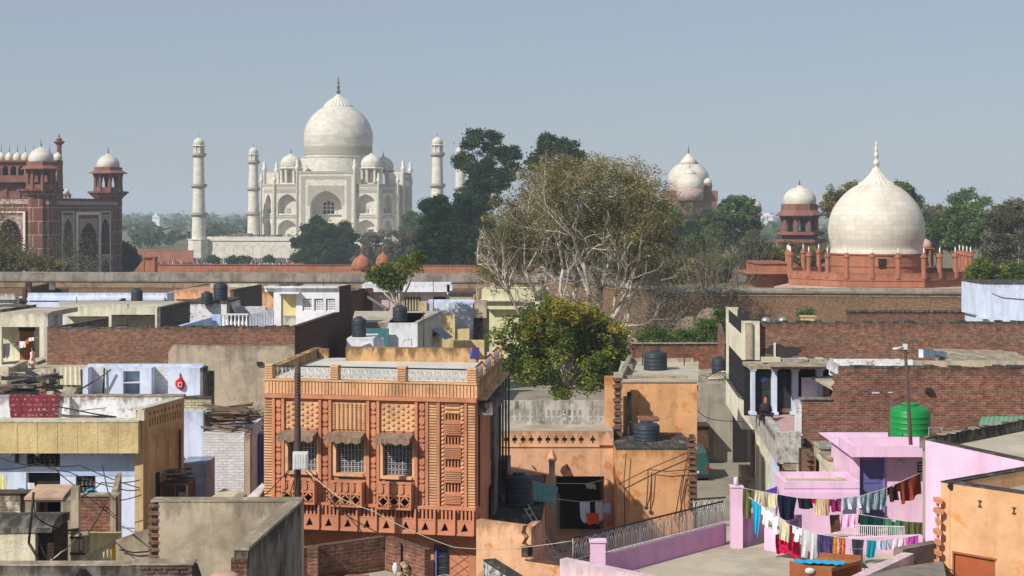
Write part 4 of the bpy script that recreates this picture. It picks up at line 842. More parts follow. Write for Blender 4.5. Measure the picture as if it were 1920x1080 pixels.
for i,(X,Y,s_,w,dp)in enumerate(((1235,600,9,2.6,5),(1290,590,10,2.6,5),(1195,590,8,2.4,5),(1140,590,8,2.2,5),(1335,590,8,2.2,5))):
    bare(X,128+3*i,5.6,11+i,['dry tangled brushwood before the brown wall, nearest the fig tree','taller dry tangle of brushwood under the broken end of the brown wall','dry leafless shrub between the pale trunks and the brushwood','dry thicket rising round the feet of the pale trunks','dry brushwood hanging over the eroded grey mound'][i],depth=dp,seed=60+i,stems=s_,fan=.9,r=.06,spread=.6,up=.0,wide=w,bark='twig',leaf='leaf_grey',nleaf=2200,lsize=.085,name='brushwood',cat='shrub',group='dry brushwood below the wall')
for i,(X,Y,w,h)in enumerate(((1225,632,26,18),(1275,636,30,14),(1325,622,36,22),(1355,608,26,26))):
    T(X,116,5.6,[(X,Y,w,h),(X+w*.5,Y+h*.4,w*.6,h*.7)],60,50,.45,.15,'leaf_mid'if i%2 else 'leaf_bright',['small green bush beside the fig tree','low green bush second from the fig tree','large green bush third from the fig tree','tall green bush against the cream balcony house'][i],cat='shrub',name='bush',seed=70+i,nl=6,stem='stems',group='green bushes behind the courtyard brick wall')
for i,(X,Y,w,h,dd,lf)in enumerate(((1228,412,34,26,420,'leaf_grey'),(1282,408,36,26,410,'leaf_olive'),(1330,412,28,22,400,'leaf_grey'))):
    T(X,dd,0,[(X,Y,w,h),(X-w*.6,Y+h*.5,w*.7,h*.8),(X+w*.6,Y+h*.5,w*.7,h*.8),(X,Y+30,w,24)],120,60,1.2,.4,lf,['grey-green treetops masking the foot of the distant hall, beside the big tree','olive treetops directly under the paired hall domes','grey treetops under the smallest hall dome'][i],seed=130+i,nl=8)
for i,(X,Y,w,h,dd,lf)in enumerate(((1205,500,40,26,215,'leaf_grey'),(1270,505,36,22,222,'leaf_olive'),(1330,500,40,26,232,'leaf_mid'),(1240,470,40,36,250,'leaf_grey'),(1415,480,34,34,240,'leaf_grey'),(1310,470,40,34,262,'leaf_mid'))):
    T(X,dd,0,[(X,Y,w,h),(X-w*.6,Y+h*.3,w*.6,h*.7),(X+w*.6,Y+h*.2,w*.6,h*.7)],110,64,.9,.3,lf,['grey bush nearest the big tree, just over the brown wall','yellowish bush just over the brown wall, under the hall domes','green bush behind the leafless thicket tree','taller grey tree between the big tree and the hall domes','grey-brown tree right behind the leafless thicket tree','mid green tree below the bright green bushy tree'][i],seed=110+i,nl=8)
rgm=np.random.default_rng(3);mb=MB();n=26;c=pt(1325,612,139);Gm={}
for i in range(n+1):
    for j in range(13):
        u,v=i/n*2-1,j/12*2-1;hgt=max(0,1-u*u)**.7*max(0,1-v*v)**.5;Gm[i,j]=(c.x+u*4.2,140+v*3.4,5.4+hgt*5.0*(1+.16*math.sin(u*9+v*4))+rgm.uniform(-.2,.2)*hgt)
for i in range(n):
    for j in range(12):mb.face([Gm[i,j],Gm[i+1,j],Gm[i+1,j+1],Gm[i,j+1]],0,False)
mb.build('earth_mound',M_plaster('eroded_earth',S(150,132,112),S(66,58,50),.8,.7,.3,1.0,speck=.5),None,'eroded grey mound of earth and old masonry under the broken end of the brown wall','mound')
# ---------------------------------------------------------------- the hazy air
mb=MB();mb.box(-6100,6100,-80,9100,-6,84)
hz=mb.build('haze',[bpy.data.materials.new('haze_air')],kind='stuff',uv=False);hm=hz.data.materials[0];hm.use_nodes=True;hn=hm.node_tree
hn.nodes.remove(hn.nodes['Principled BSDF']);pv=hn.nodes.new('ShaderNodeVolumePrincipled');pv.inputs['Density'].default_value=0.00026;pv.inputs['Color'].default_value=(.80,.91,1.0,1);pv.inputs['Anisotropy'].default_value=0.0
hn.links.new(pv.outputs[0],hn.nodes['Material Output'].inputs['Volume'])
# ---------------------------------------------------------------- helpers for houses
GZ=5.4
def dfar(yn,Dn,yf):return Dn*(yn-HY)/(yf-HY)  # depth at which a level edge seen at row yf continues from (yn, Dn)
def front(mb,X0,X1,Y0,Y1,D,depth,m=0,proud=0.0):
    """frontal block: its front face fills photo columns X0..X1, rows Y0..Y1 (Y1 None: down to the ground)"""
    z0=GZ if Y1 is None else zat(Y1,D);mb.box(xat(X0,D),xat(X1,D),D-proud,D+depth,z0,zat(Y0,D),m)
def wallseg(mb,a,b,th,z0,z1,m=0,mt=None):
    """upright wall between two ground points, th thick away from the viewer's side"""
    e=Vector((b[0]-a[0],b[1]-a[1]));n=Vector((-e.y,e.x)).normalized()*th
    mb.prism([a,b,(b[0]+n.x,b[1]+n.y),(a[0]+n.x,a[1]+n.y)],z0,z1,m,mt)
def B(name,mats,parent=None,label=None,cat=None,group=None,kind=None):
    def done(mb):return mb.build(name,MT[mats]if isinstance(mats,str)else mats if isinstance(mats,bpy.types.Material)else[MT[q]if isinstance(q,str)else q for q in mats],parent,label,cat,group,kind)
    return done
def house(X,Y,D,label,cat='house',name='house'):return thing(name,(xat(X,D),D,GZ),label,cat)
def balusters(parent,p,q,z0,z1,n,mat,r=.05,rail=.06,name='baluster'):
    """turned balusters under a rail from p to q: one part per baluster"""
    fr=Fr(p,q);mb=MB();fr.box(mb,0,fr.L,z1-rail,z1,-.09,.09);fr.box(mb,0,fr.L,z0,z0+rail,-.09,.09);rl=mb.build('rail',MT[mat],parent)
    h=z1-z0-2*rail
    for i in range(n):
        c=fr.at(fr.L*(i+.5)/n,z0+rail);mb=MB()
        mb.lathe(tuple(c),[(r*1.3,0),(r*.7,h*.12),(r*1.5,h*.32),(r*.75,h*.6),(r*.6,h*.82),(r*1.2,h)],8);mb.build(name,MT[mat],parent)
def tank(X,Yb,D,wpx,hpx,label,mat='tank',ribs=5,lid=True,cat='water tank',name='water_tank',group=None):
    s=D/F;r=wpx*s/2;h=hpx*s;c=(xat(X,D),D+r,zat(Yb,D));t=thing(name,c,label,cat,group);mb=MB();pr=[(r*.97,0)]
    for i in range(ribs):
        a,b=h*.82*i/ribs,h*.82*(i+1)/ribs;pr+=[(r*.985,a+.02),(r,a+(b-a)*.1),(r,a+(b-a)*.16),(r*.985,a+(b-a)*.24),(r*.985,b-.01)]
    pr+=[(r*.97,h*.83),(r*.86,h*.89),(r*.42,h*.95)];mb.lathe(c,pr,28,0,True);mb.build('body',MT[mat],t)
    mb=MB();mb.lathe(c,[(r*.42,h*.94),(r*.43,h*.985),(r*.36,h),(.01,h)],18);mb.build('lid',MT[mat],t)
    mb=MB();mb.tube([(c[0]-r*.6,c[1]-r*.82,c[2]),(c[0]-r*.6,c[1]-r*.84,c[2]+h*.35)],.014,5);mb.build('pipe',MT['iron_black'],t)
    return t
def polyline(name,pts,r,mat,label,cat,sag=0.0,k=10,group=None,kind=None):
    P=[]
    for i in range(len(pts)-1):
        a,b=Vector(pts[i]),Vector(pts[i+1])
        for j in range(k+(i==len(pts)-2)):
            t=j/k;p=a.lerp(b,t);p.z-=sag*4*t*(1-t);P.append(p)
    mb=MB();mb.tube(P,r,5);return mb.build(name,MT[mat],None,label,cat,group,kind,uv=False)
def rubble(mb,x0,x1,y0,y1,z,n,size,rg=random,m=0):
    for i in range(n):
        c=(rg.uniform(x0,x1),rg.uniform(y0,y1));a=rg.uniform(0,3.14);l,w,h=size*rg.uniform(.5,1.3),size*rg.uniform(.3,.7),size*rg.uniform(.15,.4)
        ca,sa=math.cos(a),math.sin(a);q=[(c[0]+ca*u*l-sa*v*w,c[1]+sa*u*l+ca*v*w)for u,v in((-1,-1),(1,-1),(1,1),(-1,1))]
        mb.prism(q,z,z+h,m)
def ragged(mb,X0,X1,Y,D,th=.4,seed=1,amp=.05,w=.26,m=0):
    r=random.Random(seed);x=xat(X0,D);z=zat(Y,D)
    while x<xat(X1,D)-.05:
        ww=w*r.uniform(.7,1.6);
        if r.random()>.12:mb.box(x,min(x+ww-.015,xat(X1,D)),D-r.uniform(-.02,.03),D+th,z-.01,z+r.uniform(.015,amp+.03),m)
        x+=ww
def planks(x0,x1,y0,y1,z,n,L,label,mats=('wood','grey_wood'),cat='wood pile',name='wood_pile',rr=.05,stack=.25,seed=1):
    r=random.Random(seed);t=thing(name,((x0+x1)/2,(y0+y1)/2,z),label,cat)
    for i in range(n):
        mb=MB();l=L*r.uniform(.5,1.0);a=r.gauss(0,.35);cx=r.uniform(x0+l*.4,max(x1-l*.4,x0+l*.4+.01));cy=r.uniform(y0,y1);zz=z+.03+stack*i/n+r.uniform(0,.06);tl=r.gauss(0,.07)
        d=Vector((math.cos(a)*l/2,math.sin(a)*l/2,tl*l/2));p=Vector((cx,cy,zz+abs(d.z)))
        u=Vector((-math.sin(a),math.cos(a),0))*rr*r.uniform(.7,1.8);w=Vector((0,0,rr*r.uniform(.4,.9)))
        mb.hexa([p-d-u-w,p+d-u-w,p+d+u-w,p-d+u-w,p-d-u+w,p+d-u+w,p+d+u+w,p-d+u+w]);mb.build('plank',MT[mats[i%len(mats)]],t)
    return t
def tray_roof(mb,X0,X1,Y,D,depth,par,m=0,mr=1,th=.2):
    """flat roof with a parapet of height par all round; the front parapet's top is at row Y"""
    x0,x1,zt=xat(X0,D),xat(X1,D),zat(Y,D)
    mb.box(x0,x1,D,D+th,zt-par,zt,m);mb.box(x0,x0+th,D+th,D+depth-th,zt-par,zt,m);mb.box(x1-th,x1,D+th,D+depth-th,zt-par,zt,m);mb.box(x0,x1,D+depth-th,D+depth,zt-par,zt,m)
    mb.face([(x0+th,D+th,zt-par+.02),(x1-th,D+th,zt-par+.02),(x1-th,D+depth-th,zt-par+.02),(x0+th,D+depth-th,zt-par+.02)],mr)
# ---------------------------------------------------------------- rooftops below the boundary wall, far left
h=house(20,560,150,'broken pale green wall of a ruined house at the far left');mb=MB();front(mb,-60,28,551,562,150,.4);front(mb,-60,24,562,None,150.3,6);front(mb,20,33,556,None,150.6,.5);B('wall','cream_shade',h)(mb)
mb=MB();front(mb,-10,45,573,None,147,2.5);mb.face([pt(45,573,147),pt(45,577,146.9),pt(30,570,147.5),pt(30,568,147.5)],0);B('lean_to','brick_grey',h)(mb)
h=house(70,540,152,'dark unplastered brick pen with a sloping wall top behind the long white house');mb=MB();zt=zat(540,152)
wallseg(mb,xy(57,152),xy(100,163),.3,GZ,zt+.05);wallseg(mb,xy(100,163),xy(127,163),.3,GZ,zat(541,163));front(mb,47,57,530,None,151.6,.6);front(mb,42,48,541,None,151.5,.4);B('wall','brick_dark',h)(mb)
mb=MB();c=pt(97,536,158);mb.box(c.x-.25,c.x+.3,157.9,158.3,c.z-.4,c.z+.3);B('grey_slab','concrete_dark',h)(mb)
h=house(180,560,149,'long low whitewashed house with a ledge, close under the boundary wall');mb=MB()
D=149;x0,x1=xat(50,D),xat(312,D);mb.box(x0,x1,D+.5,D+8,GZ,zat(563,D));mb.box(x0,x1,D+.3,D+.55,zat(563,D),zat(549.5,D));mb.box(x1-.25,x1,D+.55,D+8,zat(563,D),zat(550.5,D));mb.box(x0+.01,xat(308,D),D,D+.3,zat(563.5,D),zat(558,D));front(mb,50,166,567,None,148.6,.9)
B('wall','blue',h)(mb)
mb=MB();front(mb,166,340,566.5,None,147.5,1.0);B('rubble_wall','concrete',h)(mb)
tank(254,566,146,22,25,'black tank standing before the long low whitewashed house',ribs=4)
# cream house with the open room where a girl walks
h=house(40,600,95,'cream house with a wide open front room and flat grey roof');D=95;ZR=zat(588,D);ZF=zat(684,D)
mb=MB();x0,x1=xat(-60,D),xat(82,D);fr=Fr((x0,D),(x1,D));u=lambda X:(X-(-60))/F*D
fr.holed(mb,0,fr.L,GZ,ZR,[(u(3),u(74),ZF,zat(613,D))],-.3,0)
mb.box(x0,x1,D+3.2,D+3.4,GZ,ZR);mb.box(x0,x1,D+.3,D+3.2,ZF-.2,ZF)
B('wall','cream',h)(mb)
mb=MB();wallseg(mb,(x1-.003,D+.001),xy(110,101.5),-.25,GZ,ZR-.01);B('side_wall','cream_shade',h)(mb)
mb=MB();mb.prism([(x0,D+.02),(x1-.25,D+.02),(x1+.3,101.4),(x0,101.4)],ZR-.3,ZR+.004);B('roof','roof',h)(mb)
mb=MB();mb.box(x0,xat(-12,101),96.6,96.9,ZR,ZR+.42);mb.prism([xy(0,96),xy(68,101.2),(xat(68,101.2)-.1,101.5),(xat(0,96)-.1,96.3)],ZR,ZR+.18);B('roof_kerb','concrete_dark',h)(mb)
mb=MB();mb.box(xat(36,98),xat(61,98),D+3.1,D+3.2,ZF,zat(622,98));B('door','wood_brown',h)(mb)
mb=MB();mb.box(xat(34,98),xat(64,98),D+3.1,D+3.19,zat(621,98),zat(614,98));B('dark_panel','shadow',h)(mb)
h=house(200,580,107,'cream verandah house with shaded recesses behind the long red brick wall');D=107;mb=MB();ZB=GZ
front(mb,108,204,575,593,D,.25);front(mb,204,296,575,590,D-.3,.25);front(mb,290.5,296,590,None,D-.3,.25);front(mb,204,209,575,None,D-.29,.3)
mb.box(xat(108,D),xat(296,D),D+1.8,D+2.0,GZ,zat(575,D));mb.box(xat(210,D),xat(240,D),D-.25,D+.2,zat(575,D),zat(573,D)+.1);B('wall','cream',h)(mb)
mb=MB();wallseg(mb,(xat(296,D)+.005,D-.3),(xat(350,114),114),-.25,GZ,zat(576.5,D));B('side_wall','brick_grey',h)(mb)
mb=MB();mb.prism([(xat(108,D),D+.26),(xat(296,D),D+.26),(xat(350,114)-.2,114),(xat(110,114),114)],zat(576,D)-.25,zat(576,D));B('roof','roof',h)(mb)
mb=MB()
for X in(150,170,188,222,245,270):mb.box(xat(X,D),xat(X,D)+.35,D-.02,D+1.8,zat(595 if X<200 else 592,D),zat(593 if X<200 else 590,D)-.002)
B('rafters','concrete_dark',h)(mb)
mb=MB();wallseg(mb,(xat(214,108),108.5),(xat(236,108),108.5),.1,zat(613,108.5),zat(609.5,108.5));B('window','shadow',h)(mb)
mb=MB();wallseg(mb,xy(103,91.5),xy(203,99.5),.3,GZ,zat(613.5,91.5));B('garden_wall','brick_grey',None,'low dark wall receding behind the long red brick wall, topmost at cream verandah','wall')(mb)
mb=MB();wallseg(mb,xy(213,110),xy(236,118),.25,zat(577,110),zat(568,112));B('roof_wall','brick_dark',None,'short dark sloping wall on the roof of the cream verandah house','wall')(mb)
# weathered white house carrying two tanks, peach house behind
h=house(390,580,118,'weathered whitewashed house carrying two black tanks on its rubble edge');D=118;mb=MB();front(mb,350,425,567,None,D,6);B('wall','white_dirty',h)(mb)
mb=MB();front(mb,350,426,565,569,D-.05,6);x=xat(425,D);wallseg(mb,(x+.01,D),(xat(438,122),122),-.2,GZ,[zat(567,D),zat(576,122)-.6,zat(576,122)-.6,zat(567,D)]);B('rubble_edge','brick_grey',h)(mb)
mb=MB();front(mb,432,498,576,None,122,1.2);B('lower_wall','white_brick',h)(mb)
tank(411,566,118.5,27,37,'tall black ribbed tank on the weathered white house');tank(386,571,117.2,22,24,'squat grey-green tank beside the tall black ribbed tank',ribs=3)
h=house(365,555,134,'peach plastered house with a dark sloping parapet behind the two tanks');D=134;mb=MB();front(mb,327,445,543.5,None,D,5);mb.box(xat(329,D),xat(362,D),D-.35,D,zat(560.5,D),zat(559,D));B('wall','peach',h)(mb)
mb=MB();wallseg(mb,xy(336,134.2),xy(394,dfar(543.5,134.2,533)),.3,zat(543,134),zat(543.5,134.2));B('parapet','brick_dark',h)(mb)
mb=MB();front(mb,394,482,532,None,142,.4);B('back_wall','cream',h)(mb)
mb=MB();wallseg(mb,xy(438,125),xy(491,dfar(543,125,533.5)),.3,GZ,zat(543,125));B('party_wall','brick_grey',None,'tall grey brick party wall in shade, right of the two tanks','wall')(mb)
mb=MB();front(mb,492,505,549,None,126,.5);B('gate_pillar','peach',None,'peach pillar between the grey party wall and the white lattice-window house','pillar')(mb)
# long red brick wall with plastered part, and the white house above it
D=90;t=thing('brick_house',(xat(320,D),D,GZ),'large bare brick house wall with rough grey plaster over its lower right part','house')
mb=MB();mb.box(xat(88,D),xat(318,D),D+.03,D+.4,GZ,zat(615,D));mb.box(xat(318,D),xat(553,D)-.01,D,D+.4,GZ,zat(613,D));B('wall','brick',t)(mb)
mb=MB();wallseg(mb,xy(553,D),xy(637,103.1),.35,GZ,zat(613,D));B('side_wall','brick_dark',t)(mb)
mb=MB();fr=Fr(xy(316,D),xy(553,D));pl_=[(0,GZ),(fr.L-.005,GZ),(fr.L-.005,fr.px(553,648)[1]),(fr.px(440,649)[0],fr.px(0,649)[1]),(fr.px(326,646)[0],fr.px(0,646)[1]),(fr.px(314,652)[0]+.05,fr.px(0,660)[1])];fr.extr(mb,pl_,0,.05);B('plaster','concrete',t)(mb)
mb=MB();ragged(mb,88,318,615,D+.03,.37,3,.06);ragged(mb,318,553,613,D,.4,4,.06);B('coping','concrete_dark',t)(mb)
c=fr.at(*fr.px(486,681),.07);mb=MB();mb.box(c.x-.12,c.x+.2,c.y-.12,c.y,c.z-.12,c.z+.1);B('drain_spout','iron_black',t)(mb)
mb=MB();mb.prism([xy(90,90.4),xy(552,90.4),xy(634,103),xy(200,103)],zat(613,90)-1.3,zat(613,90)-1.2);B('roof','roof',t)(mb)
D=103;h=house(575,570,D,'bright white rooftop house with a yellow door and three lattice windows');ZF=zat(613,90)-1.2
fr=Fr(xy(513,D),xy(636,D));mb=MB();hs=[(fr.px(X,0)[0],fr.px(X+17,0)[0],fr.px(0,583)[1],fr.px(0,560)[1])for X in(567,589,611)]+[(fr.px(527,0)[0],fr.px(555,0)[0],ZF,fr.px(0,552)[1])]
fr.holed(mb,0,fr.L,ZF,zat(537,D),hs,-.3,0);mb.box(xat(496,D),xat(640,D)-.2,D-.25,D+.1,zat(540,D),zat(537,D)+.02);mb.box(xat(496,D),xat(513,D),D+.1,D+2.2,zat(547,D),zat(538,D));mb.box(xat(522,D),xat(563,D),D-.7,D-.004,zat(550,D),zat(547.5,D));B('wall','white',h)(mb)
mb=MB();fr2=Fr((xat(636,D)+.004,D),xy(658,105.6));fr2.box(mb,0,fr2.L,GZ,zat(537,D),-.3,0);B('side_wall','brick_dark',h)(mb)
mb=MB();mb.prism([(xat(513,D),D+.1),(xat(636,D),D+.1),(xat(657,105.5),105.5),(xat(520,105.5),105.5)],zat(538,D)-.2,zat(537,D)+.01);B('roof','roof',h)(mb)
mb=MB();fr.pbox(mb,527,553,555,613,-.2,-.12);dr=B('door',M_plaster('yellow_door',S(226,210,150),S(170,150,100),.2),h)(mb)
mb=MB();fr.pbox(mb,527,592,555,613,-.119,-.1);B('lower_panel','cream_shade',dr)(mb)
for X in(567,589,611):
    mb=MB();a,zb=fr.px(X,583);b,zt=fr.px(X+17,560)
    for k in range(5):fr.box(mb,a+(b-a)*k/5,a+(b-a)*(k/5+.09),zb,zt,-.16,-.1);fr.box(mb,a,b,zb+(zt-zb)*k/5,zb+(zt-zb)*(k/5+.09),-.162,-.098)
    w=B('lattice_window','white',h)(mb);mb=MB();fr.box(mb,a,b,zb,zt,-.296,-.25);B('dark_back','glass',w)(mb)
mb=MB();mb.box(xat(497,D),xat(513,D)-.01,D+.9,D+1.0,ZF,zat(547,D));B('recess_wall','peach',h)(mb)
mb=MB();c=pt(548,531,104);rubble(mb,c.x-.6,c.x+.7,103.6,104.6,zat(537,103),9,.3);B('roof_rubble','brick_grey',None,'small heap of broken stone on the white lattice-window house roof','rubble',kind=None)(mb)
# white stair balustrade left of the white house
D=97;t=thing('roof_stair',(xat(450,D),D,zat(613,D)),'white roof stair with short balusters and a slanted ribbed side','stair');balusters(t,xy(416,D),xy(466,D),zat(613,D)-.1,zat(588,D),7,'white',.07,.09)
mb=MB();wallseg(mb,xy(330,91.5),xy(398,97),.25,zat(625,92),[zat(613.5,91.5),zat(595,97),zat(595,97),zat(613.5,91.5)]);front(mb,398,414,590,640,97.2,.3);B('stair_wall','blue_mid',t)(mb)
mb=MB();a,b,c,d=pt(467,590,96),pt(513,578,101),pt(513,622,96),pt(467,625,93)
for k in range(9):
    f,g_=k/9,(k+.8)/9;mb.hexa([d.lerp(c,f),d.lerp(c,g_),d.lerp(c,g_)+Vector((0,.06,-.06)),d.lerp(c,f)+Vector((0,.06,-.06)),a.lerp(b,f),a.lerp(b,g_),a.lerp(b,g_)+Vector((0,.06,-.06)),a.lerp(b,f)+Vector((0,.06,-.06))])
mb.face([a+Vector((0,.1,-.1)),b+Vector((0,.1,-.1)),c+Vector((0,.1,-.1)),d+Vector((0,.1,-.1))]);B('ribbed_side','white',t)(mb)
# ---------------------------------------------------------------- rooftops in the middle
D=134;h=house(760,555,D,'pale pink house with a white fascia and grey shutters under the fig tree');mb=MB();front(mb,658,848,547,None,D,5);B('wall',M_plaster('pale_pink',S(214,196,200),S(120,110,108),.35),h)(mb)
mb=MB();front(mb,678,843,533.5,547.5,D-.7,5);front(mb,838,848,533,552,D-.7,.4);B('fascia','white',h)(mb)
mb=MB();front(mb,710,729,553,578,D-.08,.07);B('door',M_plain('dusty_pink_door',S(196,164,168)),h)(mb)
mb=MB();front(mb,755,788,557,582,D-.04,.03,0)
for k in range(6):front(mb,756+k*5.4,759+k*5.4,557,582,D-.1,.05,1)
B('shutter',['shadow','concrete'],h)(mb)
mb=MB();front(mb,813,836,556.5,563,D-.05,.04);B('window','shadow',h)(mb)
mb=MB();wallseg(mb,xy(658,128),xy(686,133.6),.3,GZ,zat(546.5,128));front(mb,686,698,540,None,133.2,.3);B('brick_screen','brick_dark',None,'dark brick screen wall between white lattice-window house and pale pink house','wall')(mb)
mb=MB();mb.tube([pt(690,557,120),pt(727,581,117)],.12,6);B('fallen_log','grey_wood',None,'grey log leaning from the pale pink house down to the roof','log')(mb)
D=105;h=house(755,620,D,'plain white cabin with a wide flat roof carrying a black tank');ZR=zat(605,D);mb=MB()
mb.box(xat(727,D),xat(783,D),D,D+10,GZ,ZR);B('wall','white',h)(mb)
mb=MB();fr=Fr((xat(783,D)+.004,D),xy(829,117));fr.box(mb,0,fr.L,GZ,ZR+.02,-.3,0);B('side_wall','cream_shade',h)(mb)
mb=MB();a,b=fr.px(811,620)[0],fr.px(823,620)[0];fr.box(mb,a,b,zat(648,D),zat(622,114),.003,.03);B('side_door','shadow',h)(mb)
mb=MB();mb.face([fr.at(a-.3,zat(614,114),.03),fr.at(b+.6,zat(617,114),.03),fr.at(b+.6,zat(636,114),.95),fr.at(a-.3,zat(632,114),.95)]);mb.face([fr.at(a-.3,zat(614,114)+.04,.03),fr.at(b+.6,zat(617,114)+.04,.03),fr.at(b+.6,zat(636,114)+.04,.95),fr.at(a-.3,zat(632,114)+.04,.95)]);B('awning',M_plain('grey_blue_sheet',S(120,132,148)),h)(mb)
mb=MB();mb.prism([xy(660,105.5),(xat(727,D),105.5),(xat(727,D),D+.01),(xat(783,D)-.01,D+.01),(xat(828,117),117),xy(665,117)],ZR-.35,ZR);B('roof','roof',h)(mb)
mb=MB();mb.box(xat(660,105),xat(727,D)-.02,105.4,105.5,ZR-.6,ZR-.02);mb.tube([pt(755,646,104.5),pt(757,638,104.5),pt(772,636,104.5),pt(772,648,104.5)],.035,5);B('pipework','concrete',h)(mb)
mb=MB();front(mb,684,729,616,None,104.4,.2);B('tin_screen',M_plain('teal_sheet',S(58,112,116)),None,'teal sheet screen wall under the roof slab beside the white cabin','screen')(mb)
mb=MB();front(mb,650,700,635,None,99,4);wallseg(mb,xy(680,97),xy(720,103),.25,GZ,zat(648,97));B('low_terrace','white',None,'low white roof terrace under the grey tank beside the dark brick wall','terrace')(mb)
tank(672,634,100,27,40,'grey tank with a domed lid on the low white terrace',ribs=4);tank(749,603,106.5,28,30,'black tank with a pale stripe on the white cabin roof',ribs=4)
D=122;h=house(850,600,D,'peeling blue-white house with ochre pillars left of the fig tree');mb=MB();front(mb,800,888,567,None,D,4);B('wall',M_plaster('peeling_blue',S(206,214,232),S(110,112,122),.5,peel=S(226,226,224),peel_amt=.06),h)(mb)
mb=MB();front(mb,828,853,587,None,D-1.4,.8);front(mb,853,880,617,None,D-1.2,.7);front(mb,786,800,566,585,D-.2,.5);front(mb,850,908,638,None,D-3,.4);B('pillar','ochre',h)(mb)
mb=MB();front(mb,886,912,568,596,D-.5,4);front(mb,905,917,580,None,D+2,1);B('grey_cabin','concrete',h)(mb)
mb=MB();front(mb,888,905,596,None,D-.2,.5);B('dark_recess','shadow',h)(mb)
mb=MB();front(mb,843,886,551,None,D+8,3);front(mb,840,890,549,552,D+7.8,3.3,1);B('yellow_cabin',['cream_brick','brick_grey'],h)(mb)
D=148;h=house(950,560,D,'pale yellow house with two projecting ledges, partly behind the fig tree');mb=MB();mb.box(xat(905,D),xat(1030,D),D+.8,D+7,GZ,zat(545,D));front(mb,903,1030,543,562,D,1);front(mb,914,1030,565,580,D+.1,.8);B('wall',M_plaster('pale_yellow',S(226,222,178),S(130,126,96),.3),h)(mb)
mb=MB();front(mb,900,1030,562,565,D-.3,1.2);front(mb,918,930,530,543,D+1,.5);B('ledge','cream',h)(mb)
for X,Y0,Y1,D,lab in((812,524,584,122,'thin iron antenna rod standing between white cabin and pale pink house'),(794,584,650,106,'thin cable pipe rising against the side of the white cabin'),(143,556,582,112,'short rusty rod on the cream verandah roof'),(606,522,538,104,'short bent rod on the white lattice-window house roof')):
    mb=MB();mb.tube([pt(X,Y1,D),pt(X+1,(Y0+Y1)/2,D),pt(X,Y0,D)],.03,5);B('antenna_rod','iron',None,lab,'rod')(mb)
# ---------------------------------------------------------------- near left: ruined whitewashed rooms, blue and yellow house, white brick store
def cloth(name,top,drop,label,mat,cat='garment',nx=10,ny=8,fold=.05,skew=0.0,seed=1,group=None,taper=0.0,hem=.06,sleeves=False,legs=False,thick=.012):
    """hanging cloth: top is the list of points it hangs from; drop its length in metres"""
    r=random.Random(seed);T=[Vector(p)for p in top];cum=[0]
    for i in range(len(T)-1):cum.append(cum[-1]+(T[i+1]-T[i]).length)
    def on(t):
        d=t*cum[-1]
        for i in range(len(T)-1):
            if d<=cum[i+1]+1e-9:return T[i].lerp(T[i+1],(d-cum[i])/max(cum[i+1]-cum[i],1e-9))
        return T[-1]
    ax=(T[-1]-T[0]);ax.z=0;ax.normalize();nn=Vector((ax.y,-ax.x,0));W=cum[-1];mb=MB();p1,p2=r.uniform(0,6),r.uniform(0,6);f1,f2=r.uniform(.9,2.2),r.uniform(3,5)
    hemr=[r.uniform(-hem,hem)for _ in range(nx+1)];G=[]
    for j in range(ny+1):
        v=j/ny;row=[]
        for i in range(nx+1):
            u=i/nx;c=on(u);k=(u-.5)
            dd=drop*(1+hemr[i]*1.2+.05*math.sin(f1*3*u+p1))
            if legs:dd*=1.0
            amp=fold*(0.25+v)*min(W,1.0)
            off=math.sin(f1*2*math.pi*u+p1+v*1.2)*amp+math.sin(f2*2*math.pi*u+p2)*amp*.45
            shift=-k*W*taper*v+skew*v*drop+math.sin(v*3+p2)*.02
            row.append(c+Vector((0,0,-dd*v))+nn*(off+.015)+ax*shift)
        G.append(row)
    def sheet(q,flipd):
        for j in range(ny):
            for i in range(nx):
                if legs and j>ny*.35 and abs(i-nx/2+.5)<.6:continue
                if sleeves and j>ny*.45 and(i<nx*.18 or i>=nx*.82):continue
                if sleeves and j==0 and nx*.4<=i<nx*.6:continue
                mb.face([G[j][i]+q,G[j][i+1]+q,G[j+1][i+1]+q,G[j+1][i]+q],0,True)
    sheet(Vector((0,0,0)),False);sheet(-nn*thick*3,True)  # the cloth hangs doubled over the line
    for i in range(nx):mb.face([G[0][i],G[0][i+1],G[0][i+1]-nn*thick*3,G[0][i]-nn*thick*3],0,True)
    for j in range(ny):
        for i in(0,nx):mb.face([G[j][i],G[j+1][i],G[j+1][i]-nn*thick*3,G[j][i]-nn*thick*3],0,True)
    o=mb.build(name,mat,None,label,cat,group)
  # metre coordinates along the cloth itself
    return o
D=80;h=house(270,720,D,'roofless whitewashed rooms with niches built against the large brick wall');fr=Fr(xy(152,D),xy(378,D));ZT=zat(690,D);ZB=zat(748,D)-.6
U=lambda X:fr.px(X,0)[0];Zr=lambda Y:fr.px(0,Y)[1];mb=MB()
wh=lambda a,b,y0=697,y1=747:(U(a),U(b),Zr(y1),Zr(y0))
for a,b,m in((155,165,0),(197,231,0),(262,284,0),(315,375,0)):fr.box(mb,U(a),U(b),ZB,ZT,-1.0,0)
fr.box(mb,U(155),U(375),ZT-.02,ZT+.12,-1.1,-.9);fr.box(mb,U(231),U(262),Zr(696),ZT,-1.0,0);fr.box(mb,U(231),U(262),ZB,Zr(741),-1.0,0)
B('wall','blue',h)(mb)
for q in((165,197),(284,315)):mb=MB();fr.box(mb,U(q[0]),U(q[1]),ZB,ZT,-1.0,-.75);B('alcove_wall','white_brick',h)(mb)
mb=MB();fr.box(mb,U(231),U(262),Zr(741),Zr(696),-1.0,-.55);B('niche_back','blue_mid',h)(mb)
